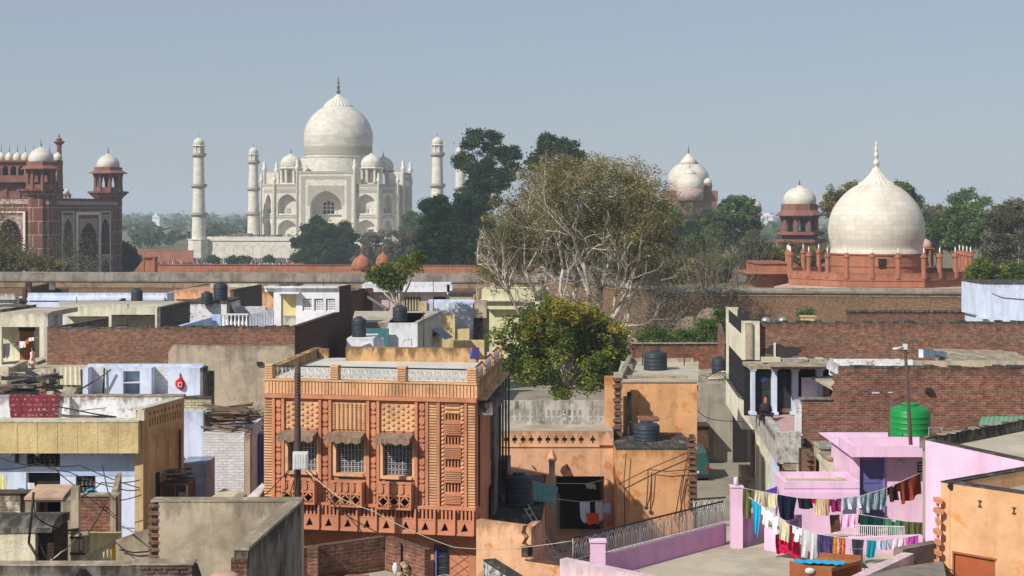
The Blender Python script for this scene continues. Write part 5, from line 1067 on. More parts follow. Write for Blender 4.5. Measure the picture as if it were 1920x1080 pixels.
for Y in(717,741):mb=MB();fr.box(mb,U(231),U(262),Zr(Y+1.5),Zr(Y),-.55,.03);B('shelf','white',h)(mb)
mb=MB();fr.box(mb,U(168),U(198),Zr(744),Zr(739),-.7,.1);fr.box(mb,U(284),U(315),Zr(744),Zr(740),-.7,.1);B('ledge','concrete',h)(mb)
mb=MB();mb.box(xat(152,D),xat(395,D),D-14,D+1,ZB-.2,ZB);B('roof_floor','roof',h)(mb)
mb=MB();fr.box(mb,U(377),U(391),ZB,ZT-.3,-1.6,-1.3);fr.box(mb,U(375)+.003,U(377)+.1,ZB,ZT-.02,-1.3,.002);B('end_wall','concrete_dark',h)(mb)
# red bag hung on the wall
def bag():
    t=thing('bag',fr.at(U(338),Zr(732),.1),'bright red cloth bag hanging on the blue-white ruined wall','bag');mb=MB();cu,cz=U(338.5),Zr(719);s=D/F
    out=[(0,13),(5,8),(9,1),(8,-4),(4,-12),(0,-13),(-7,-8),(-10,-2),(-9,5),(-4,9)]
    P=[(cu+a*s,cz+b*s)for a,b in out];n=len(P);c0=fr.at(cu,cz,.22)
    for i in range(n):
        a,b=P[i],P[(i+1)%n];ia,ib=[(cu+(q[0]-cu)*.7,cz+(q[1]-cz)*.7)for q in(a,b)]
        mb.face([fr.at(*a,.03),fr.at(*b,.03),fr.at(*ib,.19),fr.at(*ia,.19)],0,True);mb.face([fr.at(*ia,.19),fr.at(*ib,.19),c0],0,True);mb.face([fr.at(*b,.03),fr.at(*a,.03),fr.at(cu,cz,.01)],0)
    B('sack',M_cloth('red_cloth',S(214,26,44)),t)(mb)
    mb=MB();fr.box(mb,cu-.09,cu+.11,cz-.15,cz+.08,.2,.225);fr.box(mb,cu-.04,cu+.07,cz-.1,cz+.03,.226,.235,1);B('label_patch',['white','iron_black'],t)(mb)
    mb=MB();mb.tube([fr.at(cu,cz+12*s,.1),fr.at(cu-.02,cz+19*s,.03)],.03,5);B('strap','iron_black',t)(mb)
bag()
polyline('pole',[fr.at(U(120),Zr(745),1.2),fr.at(U(210),Zr(692),.25)],.045,'grey_wood','long bent grey stick leaning against the ruined whitewashed rooms','stick',sag=.12)
mb=MB();mb.tube([fr.at(U(197),Zr(690),.12),fr.at(U(195),Zr(748),.2)],.05,5);B('post','iron_black',None,'thin dark upright post in front of the left alcove of the ruined rooms','post')(mb)
polyline('bamboo_pole',[fr.at(U(235),Zr(738),.9),fr.at(U(300),Zr(744),.9),fr.at(U(390),Zr(738),.6)],.035,'wood','long pale bamboo pole lying along the foot of the ruined rooms','pole')
# junk heap left of the rooms: stained cream blocks, cement sheets, planks
t=house(45,700,84,'stained low terrace wall with a step below the open cream room');D=84;mb=MB()
wallseg(mb,xy(14,83),xy(52,88),.25,GZ,zat(692,83));front(mb,15,78,699,None,82.5,.35);wallseg(mb,xy(68,90),xy(86,92),.2,GZ,zat(679,90));front(mb,-60,16,688,None,81.5,.3);front(mb,77,100,692,None,82.6,.5)
B('wall',M_plaster('stained_cream',S(206,190,160),S(70,66,62),.75,.7,.6),t)(mb)
mb=MB();mb.box(xat(-40,84),xat(120,84),82.8,94.8,zat(748,84),zat(705,84));B('roof_floor','roof',t)(mb)
for i,(pts,lab)in enumerate(((((107,735),(103,700),(110,700),(117,737)),'narrow upright strip of cream cement sheet leaning beside the ruined rooms'),(((113,722),(114,689),(150,688),(151,722)),'wide corrugated cement sheet leaning against the ruined whitewashed rooms'),(((108,738),(117,709),(148,717),(137,742)),'broken tilted grey cement slab in front of the corrugated sheet'))):
    D=78.5-i*.5;a,b,c,d=[pt(X,Y,D+(0 if k in(0,3)else 1.0))for k,(X,Y)in enumerate(pts)];mb=MB();n=16
    for k in range(n):
        w0,w1=[.07*math.sin(q*math.pi/2)if i<2 else 0 for q in(k,k+1)];o0,o1=Vector((0,-w0,0)),Vector((0,-w1,0));th=Vector((0,.05,.02))
        P=[a.lerp(d,k/n)+o0,a.lerp(d,(k+1)/n)+o1,b.lerp(c,(k+1)/n)+o1,b.lerp(c,k/n)+o0];mb.hexa([P[0],P[1],P[1]+th,P[0]+th,P[3],P[2],P[2]+th,P[3]+th])
    B('cement_sheet','sheet'if i<2 else 'concrete',None,lab,'sheet')(mb)
planks(xat(12,74),xat(100,74),71.5,75.5,zat(740,74),22,2.6,'untidy heap of dark boards on the roof above the patterned blanket',('grey_wood','iron_black','wood','concrete_dark'),rr=.11,stack=.7,seed=4)
mb=MB();p=pt(79,739,70);mb.box(p.x-.12,p.x+.12,70,70.2,p.z-.02,p.z+.2);mb.box(p.x-.05,p.x+.05,69.98,70.0,p.z+.04,p.z+.12,1);B('hollow_brick',['tomb_red','shadow'],None,'single hollow red brick standing on the wall above the patterned blanket','brick')(mb)
polyline('stick',[pt(92,728,76),pt(128,742,73)],.05,'wood','short pale stick lying across the board heap','stick')
# white brick back wall of the terrace with the patterned blanket
D=60;zt=zat(742,D);mb=MB();mb.box(xat(-80,D),xat(345,D),D,D+.3,GZ,zt);mb.box(xat(124,D),xat(134,D),D-.3,D,GZ,zt-.05);front(mb,110,345,740.5,743.5,D-.03,.36,1)
t=thing('terrace_wall',(xat(150,D),D,GZ),'whitewashed brick wall closing the terrace behind the ochre parapet','wall');B('wall',['white_dirty','concrete'],t)(mb)
mb=MB();front(mb,343,395,748,775,D-.01,.35);B('cream_bricks','cream_brick',t)(mb);mb=MB();front(mb,343,396,745.5,748,D-.03,.4);B('capping','brick_grey',t)(mb)
mb=MB();mb.box(xat(-80,D),xat(344,D),50.6,D-.01,11.3,11.45);B('terrace_floor','roof',t)(mb)
cloth('blanket',[pt(17,740,D-.12),pt(60,740.5,D-.12),pt(113,740,D-.12)],1.0,'red patterned blanket with coloured spots hanging over the white brick wall',M_cloth('spotted_blanket',S(120,52,60),S(140,130,124),'dots',1.25),'blanket',14,8,.03,0.0,3,taper=.1,hem=.05)
planks(xat(178,56),xat(255,56),51.2,53.5,zat(800,52),16,1.7,'pile of dark firewood on the terrace behind the ochre parapet',('grey_wood','wood','iron_black'),rr=.035,stack=.34,seed=8)
mb=MB();mb.box(xat(176,52),xat(258,52),51.0,53.8,11.45,zat(800,52));B('brick_bench','white_dirty',None,'low whitewashed bench on the terrace under the firewood','bench')(mb)
mb=MB();p0=pt(151,786,54);mb.hexa([(p0.x,53.7,p0.z-.2),(p0.x+.7,53.7,p0.z-.2),(p0.x+.7,54.5,p0.z-.2),(p0.x,54.5,p0.z-.2),(p0.x,53.9,p0.z+.02),(p0.x+.66,53.9,p0.z),(p0.x+.66,54.5,p0.z),(p0.x,54.5,p0.z+.02)]);B('board','tomb_red',None,'flat brick-red board lying beside the terrace firewood','board')(mb)
# the blue and ochre house
D=50;t=thing('blue_house',(xat(120,D),D,GZ),'pale blue house under a broad ochre roughcast parapet with a perforated side wall','house')
fb=Fr(xy(-120,D),xy(267,D));mb=MB();q=lambda X0,X1,Y0,Y1:(fb.px(X0,0)[0],fb.px(X1,0)[0],fb.px(0,Y1)[1],fb.px(0,Y0)[1])
H1,H2,H3=q(49,114,848,875),q(49,113,886,935),q(142,179,892,935);H4=q(-40,12,892,932);fb.holed(mb,0,fb.L,GZ,zat(795,D),[H1,H2,H3,H4],-.3,0);B('wall','blue',t)(mb)
mb=MB();fb.pbox(mb,113,846,266,892,.004,.02);fb.pbox(mb,-100,846,49,880,.004,.02);B('shade_band','blue_mid',t)(mb)  # darker blue strip paints the parapet's shadow along the wall top
for Hh,nm in((H1,'grille_window'),(H3,'block_window')):
    mb=MB();fb.box(mb,*Hh,-.28,-.2,1);a,b,c,e=Hh;k=7 if nm=='grille_window'else 5
    for i in range(k):
        for j in range(4):
            u0=a+(b-a)*(i+.12+.25*(j%2))/k;z0=c+(e-c)*(j+.15)/4;fb.box(mb,u0,min(u0+(b-a)*.62/k,b),z0,z0+(e-c)*.7/4,-.2,-.1,0)
    B(nm,['brick_grey','shadow'],t)(mb)
for Hh in(H2,H4):mb=MB();fb.box(mb,*Hh,-.295,-.28);B('open_window','shadow',t)(mb)
fo=Fr(xy(-120,49.4),xy(259,49.4));zo0,zo1=zat(850,49.4),zat(790,49.4);mb=MB();n=9;e=fo.L;
for k in range(12):
    u1=e-k*.645;fo.box(mb,u1-.632,u1,zo0,zo1-.03,-.6,0)
fo.box(mb,0,e-.01,zo0+.02,zo1-.05,-.59,-.02);B('parapet','ochre',t)(mb)
mb=MB();fo.box(mb,0,e+.02,zo1-.03,zo1+.03,-.62,.02);B('coping','cream',t)(mb)
mb=MB();Xs=[10,60,110,160,220]
for X in Xs:a=fo.px(X,850)[0];fo.extr(mb,[(a,zo0-.003),(a+.12,zo0-.003),(a+.12,zo0-.12)],-.59,-.1)
B('bracket','blue_mid',t)(mb)
fsd=Fr((xat(267,D)+.01,D),xy(345,52.7));mb=MB();Ls=fsd.L;SZ=lambda Y:None
cr=(xat(259,49.4),49.4);f2=Fr(cr,xy(345,52.7));L2=f2.L
zh=zat(766,50);za,zb2=f2.px(268,766)[1],f2.px(345,752)[1]
us0,us1=f2.px(280,0)[0],f2.px(338,0)[0];holes=[]
for i in range(13):
    a=us0+(us1-us0)*i/12.2;holes.append((a,a+(us1-us0)*.035,zh-.62,zh-.36))
for i in range(9):
    a=us0+(us1-us0)*i/8.2;holes.append((a,a+(us1-us0)*.05,zh-.24,zh-.14))
hs2=[h_ for h_ in holes]
u_b=f2.px(268,0)[0]
f2.holed(mb,u_b,L2,zh-.7,zh,hs2,-.25,0);f2.box(mb,u_b-.02,L2,zo0,zh-.7,-.25,0);f2.box(mb,.3,u_b,zo0+.02,zo1-.02,-.25,-.003);f2.box(mb,u_b+.02,L2,GZ,zo0,-.3,-.002)
B('side_wall',M_plaster('ochre_side',S(192,166,122),S(104,84,60),.5,.8,.5),t)(mb)
mb=MB();f2.box(mb,u_b-.15,L2,zh,zh+.035,-.28,.02);pp=f2.at(u_b-.1,0,-.1);mb.box(pp.x-.02,pp.x+.2,pp.y-.1,pp.y+.1,zo1,zh);B('side_coping','cream',t)(mb)
mb=MB();pq=f2.px(335,830);mb.tube([f2.at(pq[0],zh-1.0,.06),f2.at(pq[0],GZ,.06)],.04,6);B('drain_pipe','iron',t)(mb)
mb=MB();pq=pt(33,858,49.9);mb.box(pq.x-.05,pq.x+.05,pq.y-.12,pq.y,pq.z-.15,pq.z+.12);B('meter_box','iron_black',t)(mb)
fA=Fr(xy(-20,49.6),xy(180,49.6))
def wcl(X,Y,w,d,col,lab,mode=None,c2=None,sd=1):return cloth('garment',[pt(X,Y,49.55),pt(X+w,Y+1,49.55)],d,lab,M_cloth('cloth_'+lab.split()[0],col,c2,mode),'garment',6,5,.06,0,sd)
wcl(0,890,12,.7,S(214,206,150),'lemon shirt hung at the far left window of the blue house');wcl(52,905,13,.55,S(206,206,210),'pale grey cloth on the sill of the blue house window',sd=2);wcl(95,908,18,.5,S(96,90,150),'violet and red printed cloth at the blue house window','print',S(210,206,226),3)
# dark iron cage and clutter beside the blue house
t2=thing('iron_cage',(xat(320,51),51,GZ),'rusty dark iron cage stacked with scrap at the foot of the ochre side wall','cage');mb=MB();x0,x1,y0,y1,z0,z1=xat(300,50.5),xat(351,50.5),50.6,51.8,zat(945,50.5),zat(908,50.5)
for x in(x0,(x0+x1)/2,x1-.05):
    for y in(y0,y1):mb.box(x,x+.05,y,y+.05,z0,z1)
for z in(z0,z1-.05):
    mb.box(x0,x1,y0+.005,y0+.045,z,z+.05);mb.box(x0,x1,y1+.005,y1+.045,z,z+.05);mb.box(x0+.005,x0+.045,y0,y1,z,z+.05);mb.box(x1-.045,x1-.005,y0,y1,z,z+.05)
B('frame',M_plain('rust_red_frame',S(110,58,52),.8),t2)(mb)
mb=MB();mb.box(x0+.06,x1-.06,y0+.06,y1-.02,z0+.05,z1-.06);mb.box(x0-.3,x0-.1,y0,y1,GZ,z1+.35);B('panel','iron_black',t2)(mb)
planks(x0,x1-.1,y0+.1,y1,z1+.02,12,.9,'tangle of dark scrap sticks on top of the iron cage',('iron_black','grey_wood'),rr=.03,stack=.3,seed=9,cat='scrap',name='scrap_heap')
h2=house(362,900,52.5,'small blue-grey rendered lean-to between the ochre side wall and white brick store');mb=MB();front(mb,338,387,869,None,52.9,1.5);B('wall',M_plaster('worn_blue_grey',S(150,168,196),S(96,90,88),.6,.7,.5,peel=S(186,150,122),peel_amt=.04),h2)(mb)
# the white brick store with a wood pile
D=57;h3=house(420,850,D,'square white brick store with a heap of firewood on top');mb=MB();front(mb,380,458,812,None,D,4);B('wall','white_brick',h3)(mb)
mb=MB();front(mb,340,381,771,None,D+.4,.3);B('blue_wall','blue',h3)(mb)
mb=MB();wallseg(mb,(xat(458,D)+.004,D+.01),xy(470,61),-.2,GZ,zat(814,D)-.01);B('side_wall','concrete',h3)(mb)
mb=MB();front(mb,381,471,770,None,D+4,.3);wallseg(mb,(xat(471,D+4)+.003,D+3),(xat(471,D+4)+.003,D+4.3),.12,GZ,zat(769,61));B('back_wall','concrete_dark',h3)(mb)
planks(xat(372,D),xat(466,D),D+.2,D+2.6,zat(811,D),44,1.7,'big heap of brown firewood and branches on the white brick store',('wood','grey_wood','iron_black','wood'),rr=.04,stack=.62,seed=12)
mb=MB();front(mb,467,500,814,None,60,.2);
for k in range(4):front(mb,468+k*8,469.5+k*8,815,None,59.96,.03)
h4=house(482,860,60,'indigo blue boarded screen between white brick store and carved orange house');B('boards',M_plain('indigo_boards',S(92,100,170),.7),h4)(mb)
mb=MB();front(mb,465,500,808,814,60.5,.3);front(mb,462,500,830,None,60.6,1);B('ledge','white',h4)(mb)
rg=np.random.default_rng(77);P=np.stack([rg.normal(xat(482,63),.28,500),rg.normal(63,.3,500),rg.normal(zat(796,63),.22,500)],1)
t=thing('flowering_bush',(xat(482,63),63,GZ),'flowering bush with red blooms beside the carved orange house','shrub');V,Fc=cards(P,.09,rg);fmesh('foliage',V,Fc,MT['leaf_mid'],t);V,Fc=cards(P[:160]+rg.normal(size=(160,3))*.05,.07,rg);fmesh('blossom',V,Fc,M_leaf('red_petals',S(190,40,60),S(210,70,90)),t);mb=MB();mb.tube([(xat(482,63),63,GZ),(xat(482,63),63,zat(800,63))],.05,6);B('stem','bark',t)(mb)
# boards and slabs at the foot of the white brick store
for i,(P,lab,mt)in enumerate(((((388,938),(420,915),(448,925),(428,940)),'buckled pale brown cardboard sheets at the foot of the white brick store','sheet'),(((455,940),(492,905),(497,912),(478,942)),'long white-edged plank leaning beside the indigo boards','white'),(((430,938),(450,920),(463,926),(440,941)),'flat grey stone slab at the foot of the white brick store','concrete'))):
    D=50;mb=MB();V=[pt(X,Y,D+(940-Y)*.09)for X,Y in P];dn=Vector((0,.02,-.09));mb.hexa([v+dn for v in V]+V);B('slab'if i!=1 else 'plank',mt,None,lab,'slab'if i!=1 else 'plank')(mb)
h5=house(440,940,47,'low grey roof strip behind the rough grey parapet');mb=MB();mb.box(xat(350,48),xat(500,48),46,52,GZ,10.2);B('roof','roof',h5)(mb)
# ---------------------------------------------------------------- nearest row
D=32;t=thing('plastered_parapet',(xat(420,D),D,GZ),'rough grey plastered parapet with a ragged brick end and a wall running towards us','parapet wall');ZT=zat(940,D)
mb=MB();mb.box(xat(297,D),xat(566,D),D,D+.32,GZ,ZT);mb.box(xat(283,D),xat(566,D),D-.015,D+.335,ZT-.01,ZT+.03);B('wall','concrete',t)(mb)
mb=MB();r=random.Random(3);z=zat(1062,D);k=0
while z<ZT-.08:
    if k%2==0:mb.box(xat(277,D)+r.uniform(0,.02),xat(298,D),D-.01,D+.3,z,z+.066)
    else:
        mb.box(xat(283,D),xat(298,D),D+.06,D+.3,z,z+.066,1)
    if k%2==0:
        for q in(.07,.15):mb.box(xat(277,D)+q,xat(277,D)+q+.012,D-.014,D-.01,z,z+.066,1)
    z+=.076;k+=1
B('brick_end',['brick_rich','concrete_dark'],t)(mb)
a,b=(xat(465,27.5),27.5),(xat(566,D),D);mb=MB();wallseg(mb,(a[0],a[1]),(b[0]-.01,b[1]+.3),.25,GZ,ZT-.02);B('return_wall','concrete_dark',t)(mb)
mb=MB();wallseg(mb,(a[0]+.02,a[1]-.02),(b[0]+.02,b[1]-.01),.29,ZT-.02,ZT+.035);B('return_coping','concrete',t)(mb)
mb=MB();z=ZT-.16
for k in range(5):
    mb.box(a[0]-.29,a[0]-.15-.03*(k%2),27.42,27.56,z-.068,z);mb.box(a[0]-.14-.03*(k%2),a[0]-.005,27.42,27.56,z-.068,z);z-=.078
B('brick_end','brick_rich',t)(mb)
D=27;t=thing('near_parapet',(xat(150,D),D,GZ),'low mouldy parapet with stepped concrete edges along the bottom left corner','parapet wall');mb=MB()
front(mb,-40,360,1061,None,D,.25);wallseg(mb,xy(112,24.5),xy(153,26.95),.12,GZ,zat(1062,D)+.02);front(mb,245,360,1060,None,D-.4,.35);B('wall','concrete_dark',t)(mb)
mb=MB();front(mb,-40,244,1058,1061,D-.01,.28);front(mb,244,362,1057,1060,D-.42,.4);B('coping','concrete',t)(mb)
mb=MB();
for X in(262,285,308,331):front(mb,X,X+18,1064,1068,D-.42,.02);front(mb,X+9,X+27,1071,1075,D-.42,.02)
B('exposed_bricks','brick_rich',t)(mb)
mb=MB();p=pt(420,1076,26.5);mb.blob((p.x,26.6,p.z-.05),(.3,.2,.07));B('broken_stone','tomb_pale',None,'rounded lump of broken pinkish stone at the bottom near the parapet','stone')(mb)
mb=MB();p=pt(343,1055,27.1);mb.box(p.x-.1,p.x+.1,27.0,27.15,p.z-.02,p.z+.03);B('brick','tomb_pale',None,'single pale brick lying on the near stepped parapet','brick')(mb)
p=pt(368,1065,27.2);mb=MB();mb.hexa([(p.x-.06,27,p.z-.15),(p.x+.1,27,p.z-.15),(p.x+.1,27.2,p.z-.15),(p.x-.06,27.2,p.z-.15),(p.x-.09,27,p.z+.05),(p.x+.02,27,p.z+.09),(p.x+.02,27.2,p.z+.09),(p.x-.09,27.2,p.z+.05)]);B('tilted_tile','concrete_dark',None,'tilted dark tile at the right end of the near stepped parapet','tile')(mb)
# stairhead shaft with a dark opening, poles and baluster ramp
D=38;t=thing('stairhead',(xat(100,D),D,GZ),'bare concrete stairhead with a dark opening beside the concrete pole','stairhead');fr=Fr(xy(47,D),xy(132,D));mb=MB();U=lambda X:fr.px(X,0)[0];Z=lambda Y:fr.px(0,Y)[1]
fr.holed(mb,0,U(118),GZ,Z(937),[(U(67),U(114),GZ+.4,Z(941))],-.25,0);wallseg(mb,(xat(118,D)+.003,D),xy(133,39.6),-.2,GZ,Z(938));mb.box(xat(47,D),xat(67,D)-.1,D+.3,D+1.6,GZ,Z(938));B('wall','concrete',t)(mb)
mb=MB();mb.prism([xy(45,D-.04),xy(118,D-.04),xy(138,39.8),xy(70,39.8)],Z(937),Z(937)+.06);B('roof_slab',M_plaster('terracotta_slab',S(200,166,138),S(110,84,70),.5),t)(mb)
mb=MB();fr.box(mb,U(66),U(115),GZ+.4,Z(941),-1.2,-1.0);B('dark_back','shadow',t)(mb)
mb=MB();fr.box(mb,U(67.2),U(113.8),Z(974),Z(965),-.2,-.12);fr.box(mb,U(72),U(108),Z(973),Z(970),-.12,-.06,1);fr.box(mb,U(67.2),U(113.8),GZ+.4,Z(980),-.22,-.2,2);B('shutter_box',[M_plain('mint_paint',S(176,190,176)),M_plain('slate_bar',S(96,112,140)),'concrete'],t)(mb)
t=thing('boundary_stub',(xat(20,41),41,GZ),'old grey and white flaking brick wall beside the concrete stairhead','wall');mb=MB();front(mb,-40,38,925,None,41,.3);B('wall',M_brick('flaking_brick',S(150,130,114),S(130,112,98),S(180,172,158),white=S(214,208,194),wamt=.08),t)(mb)
mb=MB();front(mb,38,62,928,None,41.1,.3);B('red_end','brick_rich',t)(mb);mb=MB();front(mb,-40,130,922.5,926,40.95,.4);B('coping','brick_grey',t)(mb)
D=34;t=thing('water_cistern',(xat(20,D),D,GZ),'off-white rendered cistern with a rounded grey top in the lower left corner','cistern');mb=MB();n=8
x0,x1=xat(-40,D),xat(66,D);mb.box(x0,x1,D,D+1.4,GZ,zat(1000,D));B('wall',M_plaster('off_white_render',S(222,212,184),S(120,108,92),.45,.5,.35,.9),t)(mb)
mb=MB();prof=[(D-.03,zat(1000,D)),(D+.05,zat(992,D)),(D+.35,zat(982,D)),(D+.8,zat(979,D)),(D+1.42,zat(985,D)),(D+1.42,zat(1000,D))]
xe=xat(104,34.3)
for k in range(len(prof)-1):mb.face([(x0,*prof[k]),(xe,prof[k][0],prof[k][1]+.02),(xe,prof[k+1][0],prof[k+1][1]+.02),(x0,*prof[k+1])],0)
mb.face([(xe,q[0],q[1]+.02)for q in prof],0);B('rounded_top','concrete_dark',t)(mb)
mb=MB();mb.box(x1,xe-.01,D+.2,D+1.3,GZ,zat(1001,D));B('dark_side',M_brick('blackish_brick',S(84,70,66),S(72,60,56),S(60,54,50)),t)(mb)  # much darker brick on the right of the cistern
for i,(X,Y,w)in enumerate(((8,985,46),(20,978,34))):
    p=pt(X,Y,34.4+.25*i);s=34.4/F;mb=MB();mb.hexa([(p.x,p.y-.02,p.z-.05),(p.x+w*s,p.y-.06,p.z-.08),(p.x+w*s+.05,p.y+.35,p.z-.03),(p.x+.03,p.y+.35,p.z),(p.x,p.y-.02,p.z+.02),(p.x+w*s,p.y-.06,p.z-.01),(p.x+w*s+.05,p.y+.35,p.z+.06),(p.x+.03,p.y+.35,p.z+.08)]);B('broken_slab','tomb_pale',None,['lower red-brown broken slab on the rounded cistern top','upper red-brown broken slab behind another on the cistern'][i],'slab')(mb)
D=36;t=thing('concrete_pole',(xat(140,D),D,GZ),'square concrete utility pole with rusty clamps in the lower left','pole');mb=MB();x0,x1=xat(133,D),xat(147,D);mb.hexa([(x0-.02,D,GZ),(x1+.02,D,GZ),(x1+.02,D+.2,GZ),(x0-.02,D+.2,GZ),(x0,D,zat(913,D)),(x1,D,zat(913,D)),(x1,D+.18,zat(913,D)),(x0,D+.18,zat(913,D))]);B('shaft','concrete',t)(mb)
for Y in(1008,1038):mb=MB();mb.box(x0-.02,x1+.18,D-.03,D+.22,zat(Y+2,D),zat(Y-2,D));B('clamp','iron',t)(mb)
mb=MB();c=(xat(160,D),D+.05,zat(1038,D));mb.lathe(c,[(.08,0),(.1,.03),(.1,.40),(.07,.46),(.01,.47)],12);B('cable_box','concrete',t)(mb)
mb=MB();mb.tube([pt(57,1003,D-.3),pt(148,992,D-.02)],.035,5);B('cross_arm','iron',t)(mb)
mb=MB();mb.tube([pt(63,923,33.6),pt(54,1018,33.6)],.028,6);mb.tube([pt(54,1018,33.6),pt(78,1058,33.5)],.03,6);B('bent_pole','iron_black',None,'thin bent black iron pole before the concrete stairhead','pole')(mb)
t=thing('brick_pen',(xat(190,43),43,GZ),'small red brick pen wall between the concrete pole and pale blue wall','wall');mb=MB();front(mb,150,217,930,None,43,.25);B('wall','brick_rich',t)(mb)
mb=MB();front(mb,148,222,927.5,931,42.97,.35);wallseg(mb,xy(217,42.9),xy(228,47),.15,GZ,zat(931,43));B('plaster_edge','concrete',t)(mb)
t=thing('basin',pt(172,930,44),'bright blue plastic basin standing on edge on the brick pen','basin');mb=MB();c=pt(172,930,43.6);s=43.6/F
for k in range(12):
    a0,a1=math.pi*k/12,math.pi*(k+1)/12
    for(r0,y0),(r1,y1)in(((14,0),(14.5,-.02)),((14.5,-.02),(12,-.03)),((12,-.03),(9,.14)),((9,.14),(0.01,.15)),((14,0),(10,.17))):
        mb.face([(c.x+r0*s*math.cos(a0),c.y+y0,c.z+r0*s*math.sin(a0)),(c.x+r0*s*math.cos(a1),c.y+y0,c.z+r0*s*math.sin(a1)),(c.x+r1*s*math.cos(a1),c.y+y1,c.z+r1*s*math.sin(a1)),(c.x+r1*s*math.cos(a0),c.y+y1,c.z+r1*s*math.sin(a0))],0,True)
B('bowl',M_plain('blue_plastic',S(40,150,214),.4),t)(mb)
D=39;t=thing('ramp_balustrade',(xat(185,D),D,GZ),'curved ramp rail with cream turned balusters and a yellow end post','balustrade');a,b=pt(150,1040,D),pt(216,1012,D);mb=MB()
for k in range(8):
    p,q=a.lerp(b,k/8),a.lerp(b,(k+1)/8);sg=lambda f:Vector((0,0,-.14*math.sin(math.pi*f)));p,q=p+sg(k/8),q+sg((k+1)/8);mb.hexa([p+Vector((0,-.1,-.06)),q+Vector((0,-.1,-.06)),q+Vector((0,.1,-.06)),p+Vector((0,.1,-.06)),p+Vector((0,-.1,.03)),q+Vector((0,-.1,.03)),q+Vector((0,.1,.03)),p+Vector((0,.1,.03))])
B('rail','cream_shade',t)(mb)
for k,(X,y0)in enumerate(((166,1042),(172,1038),(178,1034),(184,1031),(191,1028),(198,1024),(205,1020))):
    c=pt(X,1062,D);hgt=(1064-y0)*D/F;mb=MB();mb.lathe(tuple(c),[(.04,0),(.022,hgt*.1),(.05,hgt*.3),(.024,hgt*.62),(.02,hgt*.85),(.035,hgt)],8);B('baluster','cream',t)(mb)
mb=MB();front(mb,209,216,1018,None,D,.1);B('end_post',M_plain('yellow_paint',S(226,180,60)),t)(mb)
mb=MB();mb.prism([xy(217,38.5),xy(280,38.5),xy(284,38.9),xy(217,38.9)],GZ,[zat(1012,38.5),zat(990,38.5),zat(990,38.9),zat(1012,38.9)]);mb.tube([pt(224,1030,38.4),pt(250,1036,38.4),pt(280,1034,38.4)],.02,5,1);B('ramp_wall',['concrete','cable'],None,'smooth grey sloping ramp wall beside the ragged brick end','wall')(mb)
mb=MB();front(mb,140,225,1000,None,42.5,.2);B('yellow_step','ochre',None,'dim yellow wall in shade beneath the small brick pen','wall')(mb)
# ---------------------------------------------------------------- the carved orange house
t=thing('carved_house',(xat(700,50),50,GZ),'carved terracotta-orange house with three grilled windows, scalloped awnings and a railed roof','house')
P0,P1,P2=xy(497,50.4),xy(893,49.0),xy(940,57.2);P3=(P0[0]+(P2[0]-P1[0]),P0[1]+(P2[1]-P1[1]))
fr=Fr(P0,P1);FS=Fr(P1,P2);U=lambda X,Y=850:fr.px(X,Y)[0];ZT,ZR,ZB,ZW,ZS,ZD=14.95,14.48,13.95,10.50,10.16,9.74;L=fr.L
ux=lambda c:U(c/2.7+480);zc=lambda c,x=600:fr.px(x/2.7+480,c/2.7+680)[1]
WIN=[(165,310,372,545),(408,548,380,555),(645,793,385,570)]
mb=MB();hs=[(ux(a),ux(b),zc(d,a),zc(c,a))for a,b,c,d in WIN]
slots=[(258,290),(378,415),(493,530),(613,655)];sl=[]
for a,b in slots:
    for k in range(5):x=960+k*16.5;sl.append((ux(x),ux(x+9.5),zc(b,1000),zc(a,1000)))
fr.holed(mb,0,L,ZW,ZB,hs+sl,-.3,0);fr.box(mb,0,L,ZW-.03,ZB,-.9,-.6)
FS.box(mb,.01,FS.L,ZW,ZB,-.3,0);wallseg(mb,P3,P0,.3,GZ,ZB);wallseg(mb,P2,P3,.3,GZ,ZB);fr.box(mb,0,L,GZ,ZS,-.9,-.55)
FS.box(mb,.55,FS.L*.45,GZ,ZW,-.3,0)
wl_=B('wall','terracotta',t)(mb)
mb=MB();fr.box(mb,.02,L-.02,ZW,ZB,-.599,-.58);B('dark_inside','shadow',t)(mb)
mb=MB();
for a,b,c,d in((42,85,190,690),(875,918,205,728),(1072,1112,210,735)):
    z=zc(d,a)+.02
    mb=MB()
    while z<ZB-.12:fr.box(mb,ux(a)+.01,ux(b)-.01,z,z+.055,.003,.06);z+=.088
    B('ribbed_panel','tan',t)(mb)
mb=MB()
for a in(86,133,320,371,563,614,807,861,919,1057):fr.box(mb,ux(a),ux(a+14),ZW+.02,ZB-.06,.004,.1)
fr.box(mb,-.02,L+.02,ZB-.07,ZB+.05,.004,.14);fr.box(mb,-.02,L+.02,ZW-.03,ZW+.06,-.002,.22);fr.box(mb,-.02,L+.02,ZD-.06,ZD,-.3,.27)
B('moulding','terracotta',t)(mb)
def octo(mb,cu,cz,a,b,d0,d1):
    o=[(cu-a*.5,cz-b),(cu+a*.5,cz-b),(cu+a,cz-b*.55),(cu+a,cz+b*.55),(cu+a*.5,cz+b),(cu-a*.5,cz+b),(cu-a,cz+b*.55),(cu-a,cz-b*.55)]
    fr.extr(mb,o,d0,d1)
for a,b in((100,132),(335,370),(580,613),(823,860)):
    mb=MB();cu=(ux(a)+ux(b))/2;w=(ux(b)-ux(a))*.36;z=ZW+.18;k=0
    while z<ZB-.2:octo(mb,cu,z,w,.13 if k%2==0 else .05,.004,.06);z+=.215;k+=1
    B('lozenge_strip','terracotta',t)(mb)
